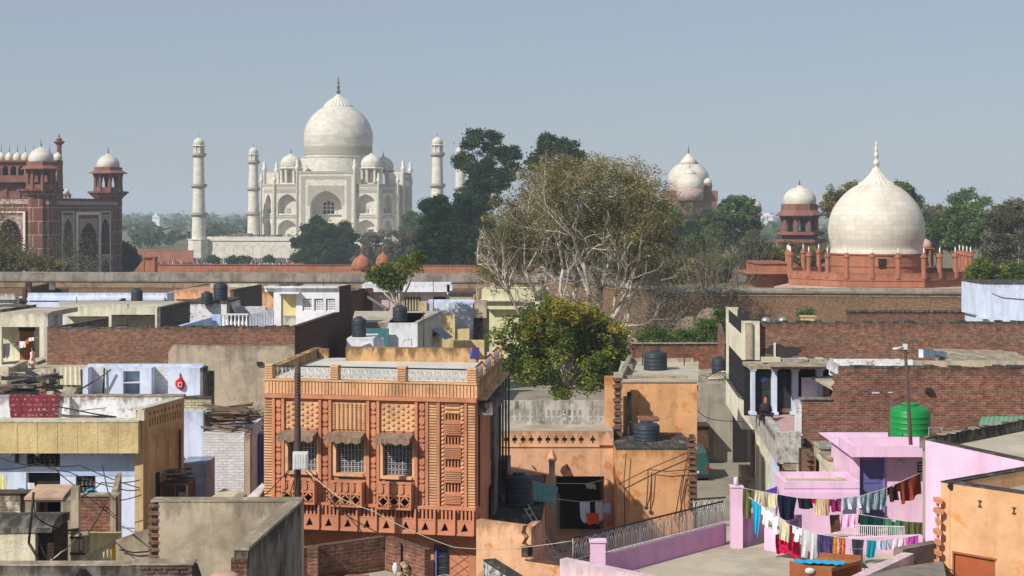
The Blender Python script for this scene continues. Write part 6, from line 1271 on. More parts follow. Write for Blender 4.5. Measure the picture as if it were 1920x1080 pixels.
for i,(a,b,y0,y1,nx,ny)in enumerate(((150,318,195,330,7,5),(386,560,200,335,8,6),(632,805,205,345,7,5))):
    mb=MB();u0,u1,z0,z1=ux(a),ux(b),zc(y1,a),zc(y0,a);fr.box(mb,u0,u1,z0,z1,.004,.02)
    for j in range(ny*2):
        for q in range(nx):
            if i!=1 and(q+j)%2:continue
            cu=u0+(u1-u0)*(q+.5)/nx;cz=z0+(z1-z0)*(j+.5)/(ny*2);h=(u1-u0)/nx*.27;v=(z1-z0)/ny/2*(.26 if i==1 else .36)
            fr.extr(mb,[(cu-h,cz-v),(cu+h,cz-v),(cu+h*.7,cz+v),(cu-h*.7,cz+v)],.02,.07)
    B('tile_panel','tan',t)(mb)
mb=MB();u=.06
while u<L-.05:fr.box(mb,u,u+.085,ZB+.06,ZR-.06,.004,.05);u+=.112
fr.box(mb,-.01,L+.01,ZB+.05,ZR-.05,-.3,.003);fr.box(mb,-.03,L+.03,ZR-.05,ZR,-.32,.08);B('ribbed_frieze','tan',t)(mb)
# perforated stair panel
mb=MB();u0,u1=ux(936),ux(1055);zz=ZW+.1
def stud(cu,cz,r):
    c=fr.at(cu,cz,.07);q=[fr.at(cu+a*r,cz+b*r,.004)for a,b in((-1,-1),(1,-1),(1,1),(-1,1))]
    for k in range(4):mb.face([q[k],q[(k+1)%4],c])
while zz<ZB-.1:
    for uu in(u0+.06,u1-.06):stud(uu,zz,.06)
    zz+=.13
for z in(ZB-.16,ZB-.29,ZB-.42,ZW+.16):
    for k in range(6):stud(u0+.2+(u1-u0-.4)*k/5,z,.06)
B('stud_panel','tan',t)(mb)
mb=MB()
for a,b in((300,365),(422,485),(540,605),(665,712)):
    z0,z1=zc(b,1000),zc(a,1000);mb=MB()
    for k in range(6):z=z0+(z1-z0)*k/6;fr.box(mb,ux(955),ux(1040),z,z+(z1-z0)*.11,.004,.08)
    B('stair_ribs','terracotta',t)(mb)
for i,(a,b,c,d)in enumerate(WIN):
    u0,u1,z0,z1=hs[i];mb=MB();fr.box(mb,u0,u1,z0,z1,-.29,-.24);w=B('window','glass',t)(mb)
    mb=MB();s=.012
    for k in range(9):u=u0+(u1-u0)*k/8;fr.box(mb,u-s/2,u+s/2,z0,z1,-.12,-.105)
    for k in range(7):z=z0+(z1-z0)*k/6;fr.box(mb,u0,u1,z-s/2,z+s/2,-.121,-.106)
    for k in range(8):
        for j in range(6):
            cu,cz=u0+(u1-u0)*(k+.5)/8,z0+(z1-z0)*(j+.5)/6;r=(u1-u0)/20
            mb.tube([fr.at(cu+r*math.cos(q),cz+r*math.sin(q),-.113)for q in np.linspace(0,2*math.pi,9)],.007,3)
    B('grille','iron_white',w)(mb)
    mb=MB();e=.1;fr.box(mb,u0-e,u0,z0-e,z1+.1,.003,.07);fr.box(mb,u1,u1+e*.8,z0-e,z1+.1,.003,.07);fr.box(mb,u0,u1,z0-e,z0,.003,.12);B('frame','tan',w)(mb)
  # awning: thick sloping hood with a scalloped hem
    a0,a1=((130,318),(370,558),(617,803))[i];ya=(338,345,352)[i];v0,v1,zt=ux(a0)+.02,ux(a1)-.02,zc(ya,a0);mb=MB();dep_=.55;dr=.22;n=24
    lo=[-(.14+.07*abs(math.sin(math.pi*4*k/n)))for k in range(n+1)];P=lambda u,z,d:fr.at(u,z,d)
    for k in range(n):
        ua,ub=v0+(v1-v0)*k/n,v0+(v1-v0)*(k+1)/n
        mb.face([P(ua,zt,.0),P(ub,zt,0),P(ub,zt-dr*.5,dep_),P(ua,zt-dr*.5,dep_)]);mb.face([P(ua,zt-dr*.5,dep_),P(ub,zt-dr*.5,dep_),P(ub,zt-dr*.5+lo[k+1],dep_+.02),P(ua,zt-dr*.5+lo[k],dep_+.02)]);mb.face([P(ua,zt-dr*.5+lo[k],dep_+.02),P(ub,zt-dr*.5+lo[k+1],dep_+.02),P(ub,zt-.18,0),P(ua,zt-.18,0)])
    for u in(v0,v1):mb.face([P(u,zt,0),P(u,zt-dr*.5,dep_),P(u,zt-dr*.5-.14,dep_+.02),P(u,zt-.22,0)])
    B('awning',M_plaster('mossy_concrete',S(146,122,102),S(70,58,50),.7,.5,.4,.4),t)(mb)
  # flower-box balcony with diamond openwork
    b0,b1,y0,y1=((150,318,575,697),(392,555,586,712),(632,803,592,725))[i];v0,v1,z1_,z0_=ux(b0),ux(b1),zc(y0,b0),zc(y1,b0);dd=.42;mb=MB();f2=Fr(fr.at(v0,0,dd)[:2],fr.at(v1,0,dd)[:2]);W=v1-v0;zm_=z0_+(z1_-z0_)*.5
    fr.box(mb,v0,v1,z1_-.05,z1_+.02,dd-.03,dd+.03);fr.box(mb,v0,v1,zm_-.03,zm_+.03,dd-.03,dd+.03);fr.box(mb,v0,v1,z0_-.02,z0_+.04,.003,dd+.03);fr.box(mb,v0+.02,v1-.02,zm_+.03,z1_-.05,dd-.05,dd-.02)
    for k in range(5):c=v0+W*(k+.5)/5;octo(mb,c,(zm_+z1_)/2,W/13,(z1_-zm_)*.38,dd-.02,dd+.03)
    for k in range(4):c=v0+(W-.05)*k/3;fr.box(mb,c,c+.05,z0_+.04,z1_-.05,dd-.031,dd+.032)
    for k in range(3):
        cu=v0+.025+(W-.05)*(k+.5)/3;cz=(z0_+zm_)/2+.005;hw,hh_=W/6.6,(zm_-z0_)*.42
        for(p,q)in(((-1,0),(0,1)),((0,1),(1,0)),((1,0),(0,-1)),((0,-1),(-1,0))):mb.tube([fr.at(cu+p[0]*hw,cz+p[1]*hh_,dd),fr.at(cu+q[0]*hw,cz+q[1]*hh_,dd)],.03,4)
    for v in(v0,v1-.05):fr.box(mb,v+.001,v+.049,z0_+.041,z1_-.051,.003,dd-.04)
    for k in range(3):fr.box(mb,v0+.15+W*.33*k,v0+.22+W*.33*k,z0_-.16,z0_-.02,.003,.2)
    B('balcony_box','terracotta',t)(mb)
    mb=MB();fr.box(mb,v0+.06,v1-.06,z0_+.05,z1_-.1,.003,.1);B('box_inside','shadow',t)(mb)
# slotted band and triangle band, jutting out
mb=MB();n=11;W=L/n
for k in range(n):
    a,b=k*W,(k+1)*W
    for q in range(5):fr.box(mb,a+W*(.08+.2*q),a+W*(.18+.2*q),ZS,ZW-.02,.05,.2)
    ca,tw,th0,th1=(a+b)/2,W*.2,ZD+.06,ZS-.08
    q=lambda u,z:fr.at(u,z,.25)
    for poly in([(a,ZD),(b,ZD),(b,th0),(a,th0)],[(a,th0),(ca-tw,th0),(ca,th1),(ca,ZS),(a,ZS)],[(b,ZS),(ca,ZS),(ca,th1),(ca+tw,th0),(b,th0)]):mb.face([q(*p)for p in poly])
    for(p,r_)in(((ca-tw,th0),(ca,th1)),((ca,th1),(ca+tw,th0)),((ca+tw,th0),(ca-tw,th0))):mb.face([fr.at(*p,.25),fr.at(*r_,.25),fr.at(*r_,.1),fr.at(*p,.1)])
fr.box(mb,0,L,ZS-.03,ZS,-.3,.26);fr.box(mb,L-.02,L,ZD,ZW,-.3,.249);fr.box(mb,0,.02,ZD,ZW,-.3,.249);B('triangle_band','terracotta',t)(mb)
for k in range(n+1):mb=MB();u=min(max(k*W-.03,0),L-.06);fr.box(mb,u,u+.06,ZD-.02,ZW-.02,.1,.33);B('band_bracket','terracotta',t)(mb)
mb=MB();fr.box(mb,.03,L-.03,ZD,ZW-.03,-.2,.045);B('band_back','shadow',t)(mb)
# roof parapet
for i,(a,b)in enumerate(((494,511),(619,634),(745,761),(875,893))):
    mb=MB();u0,u1=U(a,700),U(b,700);u1=min(u1,L);u0=max(u0,0);fr.box(mb,u0,u1,ZR,ZT,-.28,0);z=ZR+.03
    while z<ZT-.04:fr.box(mb,u0+.005,u1-.005,z,z+.045,.003,.03);z+=.075
    B('parapet_pier','tan',t)(mb)
def railing(parent,f,u0,u1,z0,z1,mat='iron_white',top='iron_black',hearts=True,pitch=.26,d=-.12,tr=.012):
    mb=MB();f.box(mb,u0,u1,z1-.03,z1+.015,d-.02,d+.02);rl=B('railing',top,parent)(mb);mb=MB();n=max(int((u1-u0)/pitch),1);p=(u1-u0)/n
    f.box(mb,u0,u1,z0+.03,z0+.045,d-.01,d+.01)
    for k in range(n):
        c=u0+p*(k+.5);h=z1-z0;mb.tube([f.at(c,z0,d),f.at(c,z1-.03,d)],tr*.8,3);mb.tube([f.at(c-p/2,z0,d),f.at(c-p/2,z1-.03,d)],tr*.8,3)
        for s in(-1,1):
            if hearts:pts=[(0,.12),(.38,.45),(.42,.75),(.25,.88),(.1,.72),(.18,.6)]
            else:pts=[(.42,.05),(.42,.5),(.36,.75),(.2,.9),(0,.95)]
            mb.tube([f.at(c+s*x*p,z0+y*h*.95,d)for x,y in pts],tr,3)
            if not hearts:mb.tube([f.at(c+s*x*p*.5,z0+y*h*.7,d)for x,y in pts],tr,3)
    B('ironwork',mat,rl)(mb);return rl
for a,b in((511,619),(634,745),(761,875)):railing(t,fr,U(a,700),U(b,700),ZR,ZT-.05)
q0=.02
for k in range(4):
    u=FS.L*k/3.02+.02;mb=MB();FS.box(mb,u,u+.22,ZR,ZT,-.24,0)if k else None
    if k:B('parapet_pier','tan',t)(mb)
    if k<3:railing(t,FS,u+.22,FS.L*(k+1)/3.02+.02,ZR,ZT-.05,hearts=False)
mb=MB();FS.box(mb,.005,FS.L,ZB,ZR,-.3,.003);FS.box(mb,.3,FS.L,ZB-.05,ZB+.03,.004,.3);B('side_band','stained',t)(mb)
mb=MB();FS.box(mb,FS.L*.5,FS.L,ZB-2.6,ZB-.1,-.25,.003);FS.box(mb,.2,FS.L*.6,ZB-.5,ZB-.12,.004,.5);FS.box(mb,FS.L*.55,FS.L*.7,GZ,ZB-.15,.004,.12);FS.box(mb,FS.L*.86,FS.L,ZW-.8,ZW+.4,.004,.35)
B('dark_side','concrete_dark',t)(mb)
for k in range(4):mb=MB();u=FS.L*(.55+.14*k);mb.tube([FS.at(u,ZW+.2-.3*k,.3),FS.at(u,ZB-.05,.3)],.035,5);B('downpipe','iron_black',t)(mb)
mb=MB();mb.prism([P0,P1,P2,P3],ZR-.3,ZR-.1);B('roof',M_plaster('pale_screed',S(206,200,188),S(130,122,110),.4,1.2,.1,.2),t)(mb)
fb2=Fr(xy(648,57.3),xy(893,56.6));mb=MB();fb2.box(mb,0,fb2.L,ZR-.3,fb2.px(700,651)[1],-.25,0);B('back_parapet','stained',t)(mb)
mb=MB();a,b=xy(512,52.4),xy(603,58.8);zt=zat(651,58.8);wallseg(mb,a,b,.28,ZR-.3,[zat(690,52.4),zt,zt,zat(690,52.4)]);mb.box(xat(600,58.6),xat(618,58.6),58.2,58.5,ZR-.3,zt-.02);B('stair_parapet','stained',t)(mb)
u=L-1.5
for q in((.6,2.2,GZ+.3,8.8,-.549,-.5),(u,u+.45,GZ,9.2,-.549,-.48)):mb=MB();fr.box(mb,*q);B('dark_doorway','glass',t)(mb)
mb=MB()
for k in range(6):
    z=7.0+.36*k;mb.tube([fr.at(L-1.48,z,-.46),fr.at(L-1.07,z+.05,-.46)],.012,4)
    for q in range(2):mb.tube([fr.at(L-1.38+.2*q+.07*math.cos(x),z+.16+.1*math.sin(x),-.46)for x in np.linspace(0,6.3,9)],.01,3)
mb.tube([fr.at(L-1.42,9.2,-.42),fr.at(L-1.42,GZ,-.42)],.04,6);B('door_grille',M_plain('blue_grille',S(84,88,140)),t)(mb)
mb=MB();
for k in range(6):mb.tube([fr.at(L-1.0,6.9+.3*k,-.545),fr.at(L-.05,7.6+.3*k,-.545)],.01,3);mb.tube([fr.at(L-1.0,7.9+.3*k,-.545),fr.at(L-.05,7.2+.3*k,-.545)],.01,3)
B('incised_lines','iron',t)(mb)
cloth('garment',[FS.at(FS.L*.7,0,-.8)+Vector((0,0,zat(650,55))),FS.at(FS.L*.98,0,-.8)+Vector((0,0,zat(652,57)))],.42,'bright blue and pink printed cloth on the roof of the carved orange house',M_cloth('cloth_print',S(80,140,220),S(200,70,150),'print',.4),'garment',6,5,.05,0,5)
# pole with a junction box in front of it
t2=thing('power_pole',(xat(557,46.5),46.5,GZ),'tall rusty iron power pole with a white meter box before the carved orange house','pole');mb=MB();mb.lathe((xat(558,46.5),46.5,0),[(.11,GZ),(.1,zat(800,46.5)),(.092,zat(795,46.5)),(.09,zat(679,46.5))],10,0,True);B('shaft','iron',t2)(mb)
for k in range(14):
    pass
mb=MB();z=zat(780,46.5)
while z<zat(700,46.5):mb.lathe((xat(558,46.5),46.5,z),[(.09,0),(.115,.015),(.09,.03)],8);z+=.09
B('barbed_wrap','iron',t2)(mb)
mb=MB();x0,x1,z0,z1=xat(549,46.2),xat(577,46.2),zat(880,46.2),zat(848,46.2);mb.box(x0,x1,46.15,46.39,z0,z1);mb.box(x0+.03,x1-.03,46.13,46.148,z0+.03,z1-.03)
for k in range(5):mb.box(x0+.06+k*.075,x0+.09+k*.075,46.12,46.129,z0+.06,z1-.06)
B('meter_box','iron_white',t2)(mb)
# ---------------------------------------------------------------- foot of the carved house
t=thing('brick_pen',(xat(670,39),39,GZ),'roofless brick pen with rough courses below the carved orange house','wall');mb=MB()
ZP=11.37;wallseg(mb,xy(560,39.3),xy(722,40.75),.2,GZ,ZP);wallseg(mb,xy(723,40.7),xy(796,39.4),.2,GZ,[ZP+.01,ZP-.05,ZP-.05,ZP+.01]);mb.box(xat(577,39.4),xat(597,39.4),39.25,39.6,GZ,ZP+.01);mb.box(xat(745,40.2),xat(752,40.2),40.05,40.3,GZ,ZP-.02);B('wall','brick_rich',t)(mb)
mb=MB();mb.prism([xy(560,36.5),xy(800,38.0),xy(796,39.35),xy(723,40.65),xy(565,39.25)],GZ,10.5);mb.box(xat(600,37),xat(800,37),36.6,36.9,10.5,10.52);B('floor','roof',t)(mb)
mb=MB();p=pt(660,1078,38.5);
for k in range(3):mb.box(xat(645,39.9)+.03*k,xat(692,39.9),39.6+.1*k,39.69+.1*k,10.5,10.58)
B('roof_tiles','tomb_red',None,'short row of red-brown tiles on the floor of the roofless brick pen','tiles')(mb)
mb=MB();rr=random.Random(2)
for k in range(7):mb.blob((xat(760,39.9)+rr.uniform(-.15,.12),39.85+rr.uniform(-.1,.1),10.56+.05*k),(.1,.09,.07),0,7,4)
B('stone_heap','concrete',None,'small heap of pale stones in the corner of the brick pen','stones')(mb)
mb=MB();p=pt(741,1060,40.0);mb.blob((p.x,40.1,10.68),(.08,.07,.17));mb.blob((p.x+.14,39.9,10.58),(.1,.08,.07));B('white_sack','white',None,'crumpled white plastic sack beside the pale stone heap','sack')(mb)
t=thing('mouldy_wall',(xat(950,38),38,GZ),'mouldy black and white sloping wall top at the bottom centre','wall');mb=MB();wallseg(mb,xy(906,40),xy(1010,36.3),.3,GZ,zat(1052,40));wallseg(mb,xy(770,36.2),xy(850,38),.3,GZ,zat(1083,38)+.06);B('wall',M_plaster('mould',S(206,206,200),S(40,42,40),.5,.3,.9,.5,peel=S(52,54,50),peel_amt=.12),t)(mb)
mb=MB();wallseg(mb,(xy(906,40)[0],39.99),(xy(1010,36.3)[0],36.29),.33,zat(1052,40),zat(1052,40)+.05);B('coping','concrete_dark',t)(mb)
t=thing('lower_peach_wall',(xat(990,46),46,GZ),'broken peach courtyard wall with ragged brick edge beside the pink terrace','wall');f=Fr(xy(893,47),xy(1070,45.2));mb=MB();u=lambda X:f.px(X,1000)[0];z=lambda Y:f.px(980,Y)[1]
f.extr(mb,[(0,GZ),(f.L,GZ),(f.L,z(1050)),(u(995),z(1048)),(u(986),z(1038)),(u(990),z(1030)),(u(978),z(1020)),(u(984),z(1008)),(u(977),z(1000)),(u(981),z(986)),(0,z(986))],-.25,0);B('wall','peach',t)(mb)
mb=MB();f.box(mb,u(985),f.L,z(1050),z(1047),-.28,.02);f.box(mb,u(978),u(990),z(1044),z(1024),-.26,.012);B('broken_edge','brick_dark',t)(mb)
mb=MB();wallseg(mb,xy(996,49),xy(1014,51),.25,GZ,[zat(990,49),zat(976,51),zat(976,51),zat(990,49)]);B('inner_wall','peach',t)(mb)
t=thing('shed',(xat(970,54),54,GZ),'low grey-roofed shed in shade carrying a black tank by the carved house','shed');mb=MB();mb.prism([xy(915,52),xy(1012,52),xy(1022,57.5),xy(925,57.5)],GZ,9.3,0);B('wall','peach',t)(mb)
mb=MB();mb.prism([xy(914,51.9),xy(1013,51.9),xy(1024,57.6),xy(926,57.6)],9.3,9.42);B('roof','concrete_dark',t)(mb)
tank(973,950,54.6,54,60,'dark black tank in the shade right beside the carved orange house',ribs=6)
mb=MB();a,b,c,d=pt(985,898,56.5),pt(1047,914,57),pt(1038,944,55.6),pt(990,938,55.2);n=12
for k in range(n):
    o0,o1=[Vector((0,0,.03*(q%2)))for q in(k,k+1)];P=[a.lerp(b,k/n)+o0,a.lerp(b,(k+1)/n)+o1,d.lerp(c,(k+1)/n)+o1,d.lerp(c,k/n)+o0];mb.face(P);mb.face([p-Vector((0,.02,.02))for p in P])
B('tin_sheet',M_plain('teal_tin',S(70,122,116),.6),None,'teal corrugated tin sheet tilted beside the dark black tank','tin sheet')(mb)
mb=MB();a,b,c,d=pt(925,912,56),pt(948,892,57.6),pt(960,900,57.6),pt(945,940,56);mb.face([a,b,c,d]);mb.face([p+Vector((0,.03,0))for p in(a,b,c,d)]);B('tin_sheet',M_plain('dark_teal_tin',S(60,108,104),.6),None,'dark teal tin sheet standing behind the black tank against the carved house','tin sheet')(mb)
# ---------------------------------------------------------------- peach courtyard house
D=62;t=thing('peach_house',(xat(1040,D),D,GZ),'peach courtyard house with cross-shaped vents and a mouldy slotted roof balustrade','house');f=Fr(xy(930,D),xy(1150,D));u=lambda X:f.px(X,0)[0];z=lambda Y:f.px(0,Y)[1]
mb=MB();vents=[]
for k in range(12):
    c=u(945+k*15.6+(6 if k>9 else 0));w=u(954)-u(945);vents+=[(c+w*.33,c+w*.66,z(831),z(817)),(c,c+w,z(827),z(821))]
doors=[(u(1043),u(1133),6.6,z(893)),(u(984),u(1024),6.6,z(890))]
f.holed(mb,0,f.L,GZ,z(808),vents+doors,-.25,0);mb.box(xat(930,D),xat(1150,D),D+3,D+3.2,GZ,11);mb.box(xat(930,D),xat(1150,D),D+.26,D+3,6.4,6.6);B('wall','peach',t)(mb)
mb=MB();mb.box(xat(930,D),xat(1150,D),D+.06,D+3.3,z(812),z(808)+.01);B('roof','roof',t)(mb)
mb=MB();f.box(mb,0,f.L,z(838),z(836),.003,.05);f.box(mb,u(1122),f.L,z(834),z(808),.003,.12);B('string_course','peach',t)(mb)
mb=MB();f.box(mb,0,f.L,z(832),z(816),-.24,-.2);B('vent_back','concrete_dark',t)(mb)
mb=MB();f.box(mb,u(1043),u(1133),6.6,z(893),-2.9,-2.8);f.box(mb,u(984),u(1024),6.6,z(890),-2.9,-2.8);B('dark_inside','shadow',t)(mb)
f2=Fr(xy(925,63.8),xy(1140,63.8));u2=lambda X:f2.px(X,0)[0];z2=lambda Y:f2.px(0,Y)[1];hs=[]
for k in range(18):
    if k==14:continue
    X=957+k*9.85;hs+=[(u2(X),u2(X+5.4),z2(779),z2(768)),(u2(X),u2(X+5.4),z2(790),z2(783))]
mb=MB();f2.holed(mb,0,f2.L,z2(800),z2(751),hs,-.16,0);B('roof_balustrade',M_plaster('mouldy_grey',S(190,184,172),S(66,64,62),.8,.6,.75,.4),t)(mb)
mb=MB();q=pt(1035,842,61.4);mb.lathe((q.x,q.y,0),[(.12,GZ),(.12,z(862)),(.13,z(861))],10);B('column','cream_shade',t)(mb);mb=MB();mb.lathe((q.x,q.y,0),[(.12,z(861)),(.2,z(858)),(.17,z(852)),(.02,z(838))],10,0,False);B('column_finial','peach',t)(mb)
for X in(998,1063):mb=MB();mb.tube([f.at(u(X),z(873),.01),f.at(u(X+5),z(879),.05)],.03,4);B('bracket_stub','iron',t)(mb)
mb=MB();mb.box(xat(985,D),xat(1140,D),57,D-.01,6.5,6.62);B('courtyard_floor','tomb_pale',t)(mb)
# courtyard washing
wl1=[pt(1040,935,61.2),pt(1090,941,61),pt(1138,938,61.2)];polyline('washing_line',wl1,.012,'iron_white','thin washing line strung across the dark courtyard doorway','washing line')
for i,(X0,X1,Y,d,col,lab)in enumerate(((1088,1107,942,.7,S(214,222,240),'white-blue shirt hanging in the dark courtyard doorway'),(1117,1131,941,.78,S(214,212,200),'cream trousers hanging beside the orange cloth in the courtyard'),(1131,1144,944,.36,S(190,206,236),'small pale blue cloth at the right end of the courtyard line'),(1100,1122,962,.45,S(226,92,40),'bright orange cloth hanging low in the courtyard'),(1098,1117,907,.2,S(176,160,140),'small beige cloth on the upper courtyard line'))):
    cloth('garment',[pt(X0,Y,60.9-.1*(i==3)),pt(X1,Y,60.9-.1*(i==3))],d,lab,M_cloth('courtyard_cloth',col),'garment',6,6,.07,0,20+i,'clothes hanging in the courtyard doorway',hem=.12)
polyline('washing_line',[pt(1043,906,61.4),pt(1100,907,61),pt(1140,898,61.4)],.012,'iron_white','second washing line higher across the dark courtyard doorway','washing line')
c=pt(1055,999,60.5);t=thing('bucket',(c.x,c.y,6.6),'white plastic bucket on the courtyard floor','bucket');mb=MB();mb.lathe((c.x,c.y,6.62),[(.13,0),(.17,.36),(.18,.38),(.16,.38),(.12,.04),(.01,.03)],14);B('body','white',t)(mb);mb=MB();mb.tube([(c.x+.17*math.cos(a),c.y-.02,7.0+.1*math.sin(a))for a in np.linspace(0,math.pi,9)],.01,4);B('handle','iron',t)(mb)
mb=MB();rr=random.Random(5);c=pt(1100,1000,59.5)
for k in range(9):mb.blob((c.x+rr.uniform(-.35,.35),59.5+rr.uniform(-.2,.2),6.72),(rr.uniform(.1,.2),.15,.08),k%3)
B('clothes_heap',['white','peach','wood'],None,'heap of crumpled washing on the courtyard floor beside the bucket','washing heap')(mb)
t=thing('ladder',pt(965,940,53),'thin metal ladder leaning down from the shed roof into the courtyard','ladder');a,b,a2,b2=pt(953+30,952,52.5),pt(1040,1050,52),pt(990,946,52.7),pt(1050,1050,52.2);mb=MB();mb.tube([a,b],.02,4);mb.tube([a2,b2],.02,4);B('rail','iron_white',t)(mb)
for k in range(9):mb=MB();q=(k+.5)/9;mb.tube([a.lerp(b,q),a2.lerp(b2,q)],.014,4);B('rung','iron_white',t)(mb)
# ---------------------------------------------------------------- orange block house with ragged brick edges
t=thing('orange_house',(xat(1230,62),62,GZ),'bright orange two-step house with ragged brick edges between courtyard and street','house');D=60;mb=MB();front(mb,1157,1299,842,None,D,4.2);B('lower_block','orange',t)(mb)
mb=MB();front(mb,1155,1300,840,843,D-.02,4.2);B('terrace','concrete_dark',t)(mb)
mb=MB();front(mb,1166,1307,716,None,64.3,.3);front(mb,1134,1153,706,None,63.2,.3);B('upper_wall','orange',t)(mb)
def teeth(mb,X0,X1,Y0,Y1,D,seed,m=0,md=1,ch=.076,amp=.06,back=.3):
    r=random.Random(seed);z=zat(Y1,D);k=0;x0,x1=xat(X0,D),xat(X1,D)
    while z<zat(Y0,D)-.03:
        o=r.uniform(0,amp)
        if k%2==0:mb.box(x0+o,x1-r.uniform(0,amp),D-r.uniform(.02,.09),D+back,z,z+ch*.86,m)
        else:mb.box(x0+amp*1.6,x1-amp*1.4,D+.03,D+back,z,z+ch*.98,md)
        z+=ch;k+=1
mb=MB();teeth(mb,1149,1168,712,985,63.0,4,ch=.14);B('brick_edge',['brick_rich','concrete_dark'],t)(mb)
mb=MB();teeth(mb,1289,1307,818,955,59.6,5,ch=.11);B('brick_edge',['brick_rich','concrete_dark'],t)(mb)
mb=MB();front(mb,1152,1167,700,714,63.1,.5);mb.prism([xy(1152,64.62),xy(1309,64.62),xy(1310,75),xy(1165,75)],12.45,12.62);front(mb,1164,1309,713,717,64.25,.5);B('roof','roof',t)(mb)
mb=MB();wallseg(mb,xy(1165,64.3),xy(1185,74.6),.2,12.6,12.95);mb.box(xat(1180,74.6),xat(1300,74.6),74.5,74.8,12.6,12.8);front(mb,1176,1186,684,706,70,.3);front(mb,1160,1290,705,712,66.5,.2);B('roof_kerb','concrete',t)(mb)
mb=MB();front(mb,1176,1184,735,840,64.1,.15);B('dark_streak','concrete_dark',t)(mb)  # narrow dark strip down the left of the upper wall
mb=MB();mb.tube([pt(1178,800,63.6),pt(1180,790,63.6),pt(1186,793,63.6)],.03,6);mb.tube([pt(1178,838,63.6),pt(1178,800,63.6)],.03,6);B('water_pipe','iron_white',t)(mb)
for i,P in enumerate((((1212,950),(1215,905),(1215,880)),((1213,950),(1219,930),(1222,885)),((1280,980),(1276,930),(1290,850)),((1264,980),(1280,890),(1281,895)))):
    mb=MB();mb.tube([pt(X,Y,59.85)for X,Y in P],.02,4);B('hanging_cable','iron',t)(mb)
for i,P in enumerate((((1160,908),(1215,880),(1297,845)),((1215,880),(1250,884),(1297,880)),((1172,990),(1170,900),(1174,850)))):mb=MB();mb.tube([pt(X,Y,59.8)for X,Y in P],.018,4);B('wall_cable','iron',t)(mb)
mb=MB();q=pt(1212,952,59.8);mb.blob(tuple(q),(.09,.05,.08),0,7,4);B('lamp','iron',t)(mb)
tank(1215,842,61.5,49,50,'grey ribbed tank on the lower terrace of the orange house',ribs=6);tank(1231,701,70.5,45,44,'large ribbed grey tank on the upper roof of the orange house',ribs=5)
mb=MB();q=pt(1217,798,62.5);mb.box(q.x-.38,q.x+.38,62.4,63.2,q.z+.05,q.z+.23);mb.box(q.x-.42,q.x+.42,62.35,63.25,q.z+.23,q.z+.3,1);B('tile_block',['white_dirty','tomb_red'],None,'white block topped with red tiles standing behind the terrace tank','block')(mb)
mb=MB();q=pt(1217,799,62.5);mb.box(q.x-.25,q.x+.25,63.25,63.5,zat(842,61.5),q.z+.2);B('block_stand','brick_grey',None,'grey brick stand against the orange wall behind the terrace tank','stand')(mb)
for X,Y0,Y1 in((1283,645,700),(1205,640,690)):mb=MB();mb.tube([pt(X,Y1,73),pt(X,Y0,73)],.03,5);B('roof_post','iron',None,'thin rusty upright rod on the orange house roof '+('right'if X>1250 else 'left')+' of the large tank','rod')(mb)
# grey house beyond, street, van
t=thing('grey_house',(xat(1340,88),88,GZ),'plain grey rendered house end facing the street, with rubble on its roof','house');mb=MB();front(mb,1300,1401,719,None,88,8);B('wall',M_plaster('street_grey',S(166,158,142),S(74,68,62),.6,1.2,.5,.3),t)(mb)
mb=MB();front(mb,1374,1401,757,None,87.9,.08);B('doorway','shadow',t)(mb)
mb=MB();front(mb,1300,1328,800,840,86.8,1.1);front(mb,1298,1330,797,800,86.6,1.3);B('dark_booth','brick_dark',t)(mb)
tank(1350,703,91,28,33,'small black water tank on the rubble-strewn roof beside the cream balcony house',ribs=3)
mb=MB();q=pt(1367,695,90);mb.lathe((q.x,q.y,q.z),[(.16,0),(.18,.25),(.06,.38),(.05,.5),(.01,.52)],9);B('jerrycan',M_plain('yellow_plastic',S(222,190,60)),None,'yellow plastic can beside the small black roof tank','can')(mb)
mb=MB();rubble(mb,xat(1305,90),xat(1372,90),88.6,93,zat(719,88),60,.2);B('roof_rubble','concrete',None,'scattered broken rubble over the grey house roof','rubble',kind=None)(mb)
mb=MB();q0,q1=pt(1328,710,89.4),pt(1352,697,90.5)
for k in range(5):o=Vector((.22*k,0,0));mb.tube([q0+o,q1+o],.05,4)
mb.tube([q0,q0+Vector((.9,0,0))],.05,4);mb.tube([q1,q1+Vector((.9,0,0))],.05,4);B('pallet','sheet',None,'pale slatted wooden frame propped on the grey house roof','pallet')(mb)
mb=MB();q=pt(1301,708,88.5);mb.lathe((q.x,q.y,q.z),[(.1,-.3),(.1,.1),(.07,.12),(.07,.5),(.01,.5)],8);B('chimney_pipe','white',None,'short white-capped pipe on the roof edge between orange and grey houses','pipe')(mb)
t=thing('courtyard_wall',(xat(1280,102),102,GZ),'weathered red brick courtyard wall behind the large roof tank','wall');mb=MB();front(mb,1185,1362,645,None,102,.3);B('wall',M_brick('patchy_brick',S(150,104,84),S(186,110,72),S(140,120,104),damt=.6),t)(mb);mb=MB();front(mb,1185,1362,643,645,101.9,.5);B('coping','concrete',t)(mb)
mb=MB();wallseg(mb,xy(1351,92),(xat(1352,100),101.6),-.25,GZ,zat(628,92));B('return_wall','brick',None,'short brick wall running back beside the cream balcony house','wall')(mb)
mb=MB();mb.face([(xat(1296,66),62,5.42),(14.2,62,5.42),(14.2,88,5.42),(xat(1296,66),88,5.42)]);mb.build('street',M_plaster('street_dirt',S(176,162,138),S(120,110,96),.5,2.0,0,.5,speck=.5),kind='structure')
for i,(X,Y,w,h,dd)in enumerate(((1402,888,26,24,76),(1408,905,40,10,73))):mb=MB();front(mb,X-w/2,X+w/2,Y-h/2,None,dd,.8);B('stone_step','concrete',None,['low stone block on the street beside the cream balcony house','broad stone step on the street before the blue-white pilasters'][i],'step')(mb)
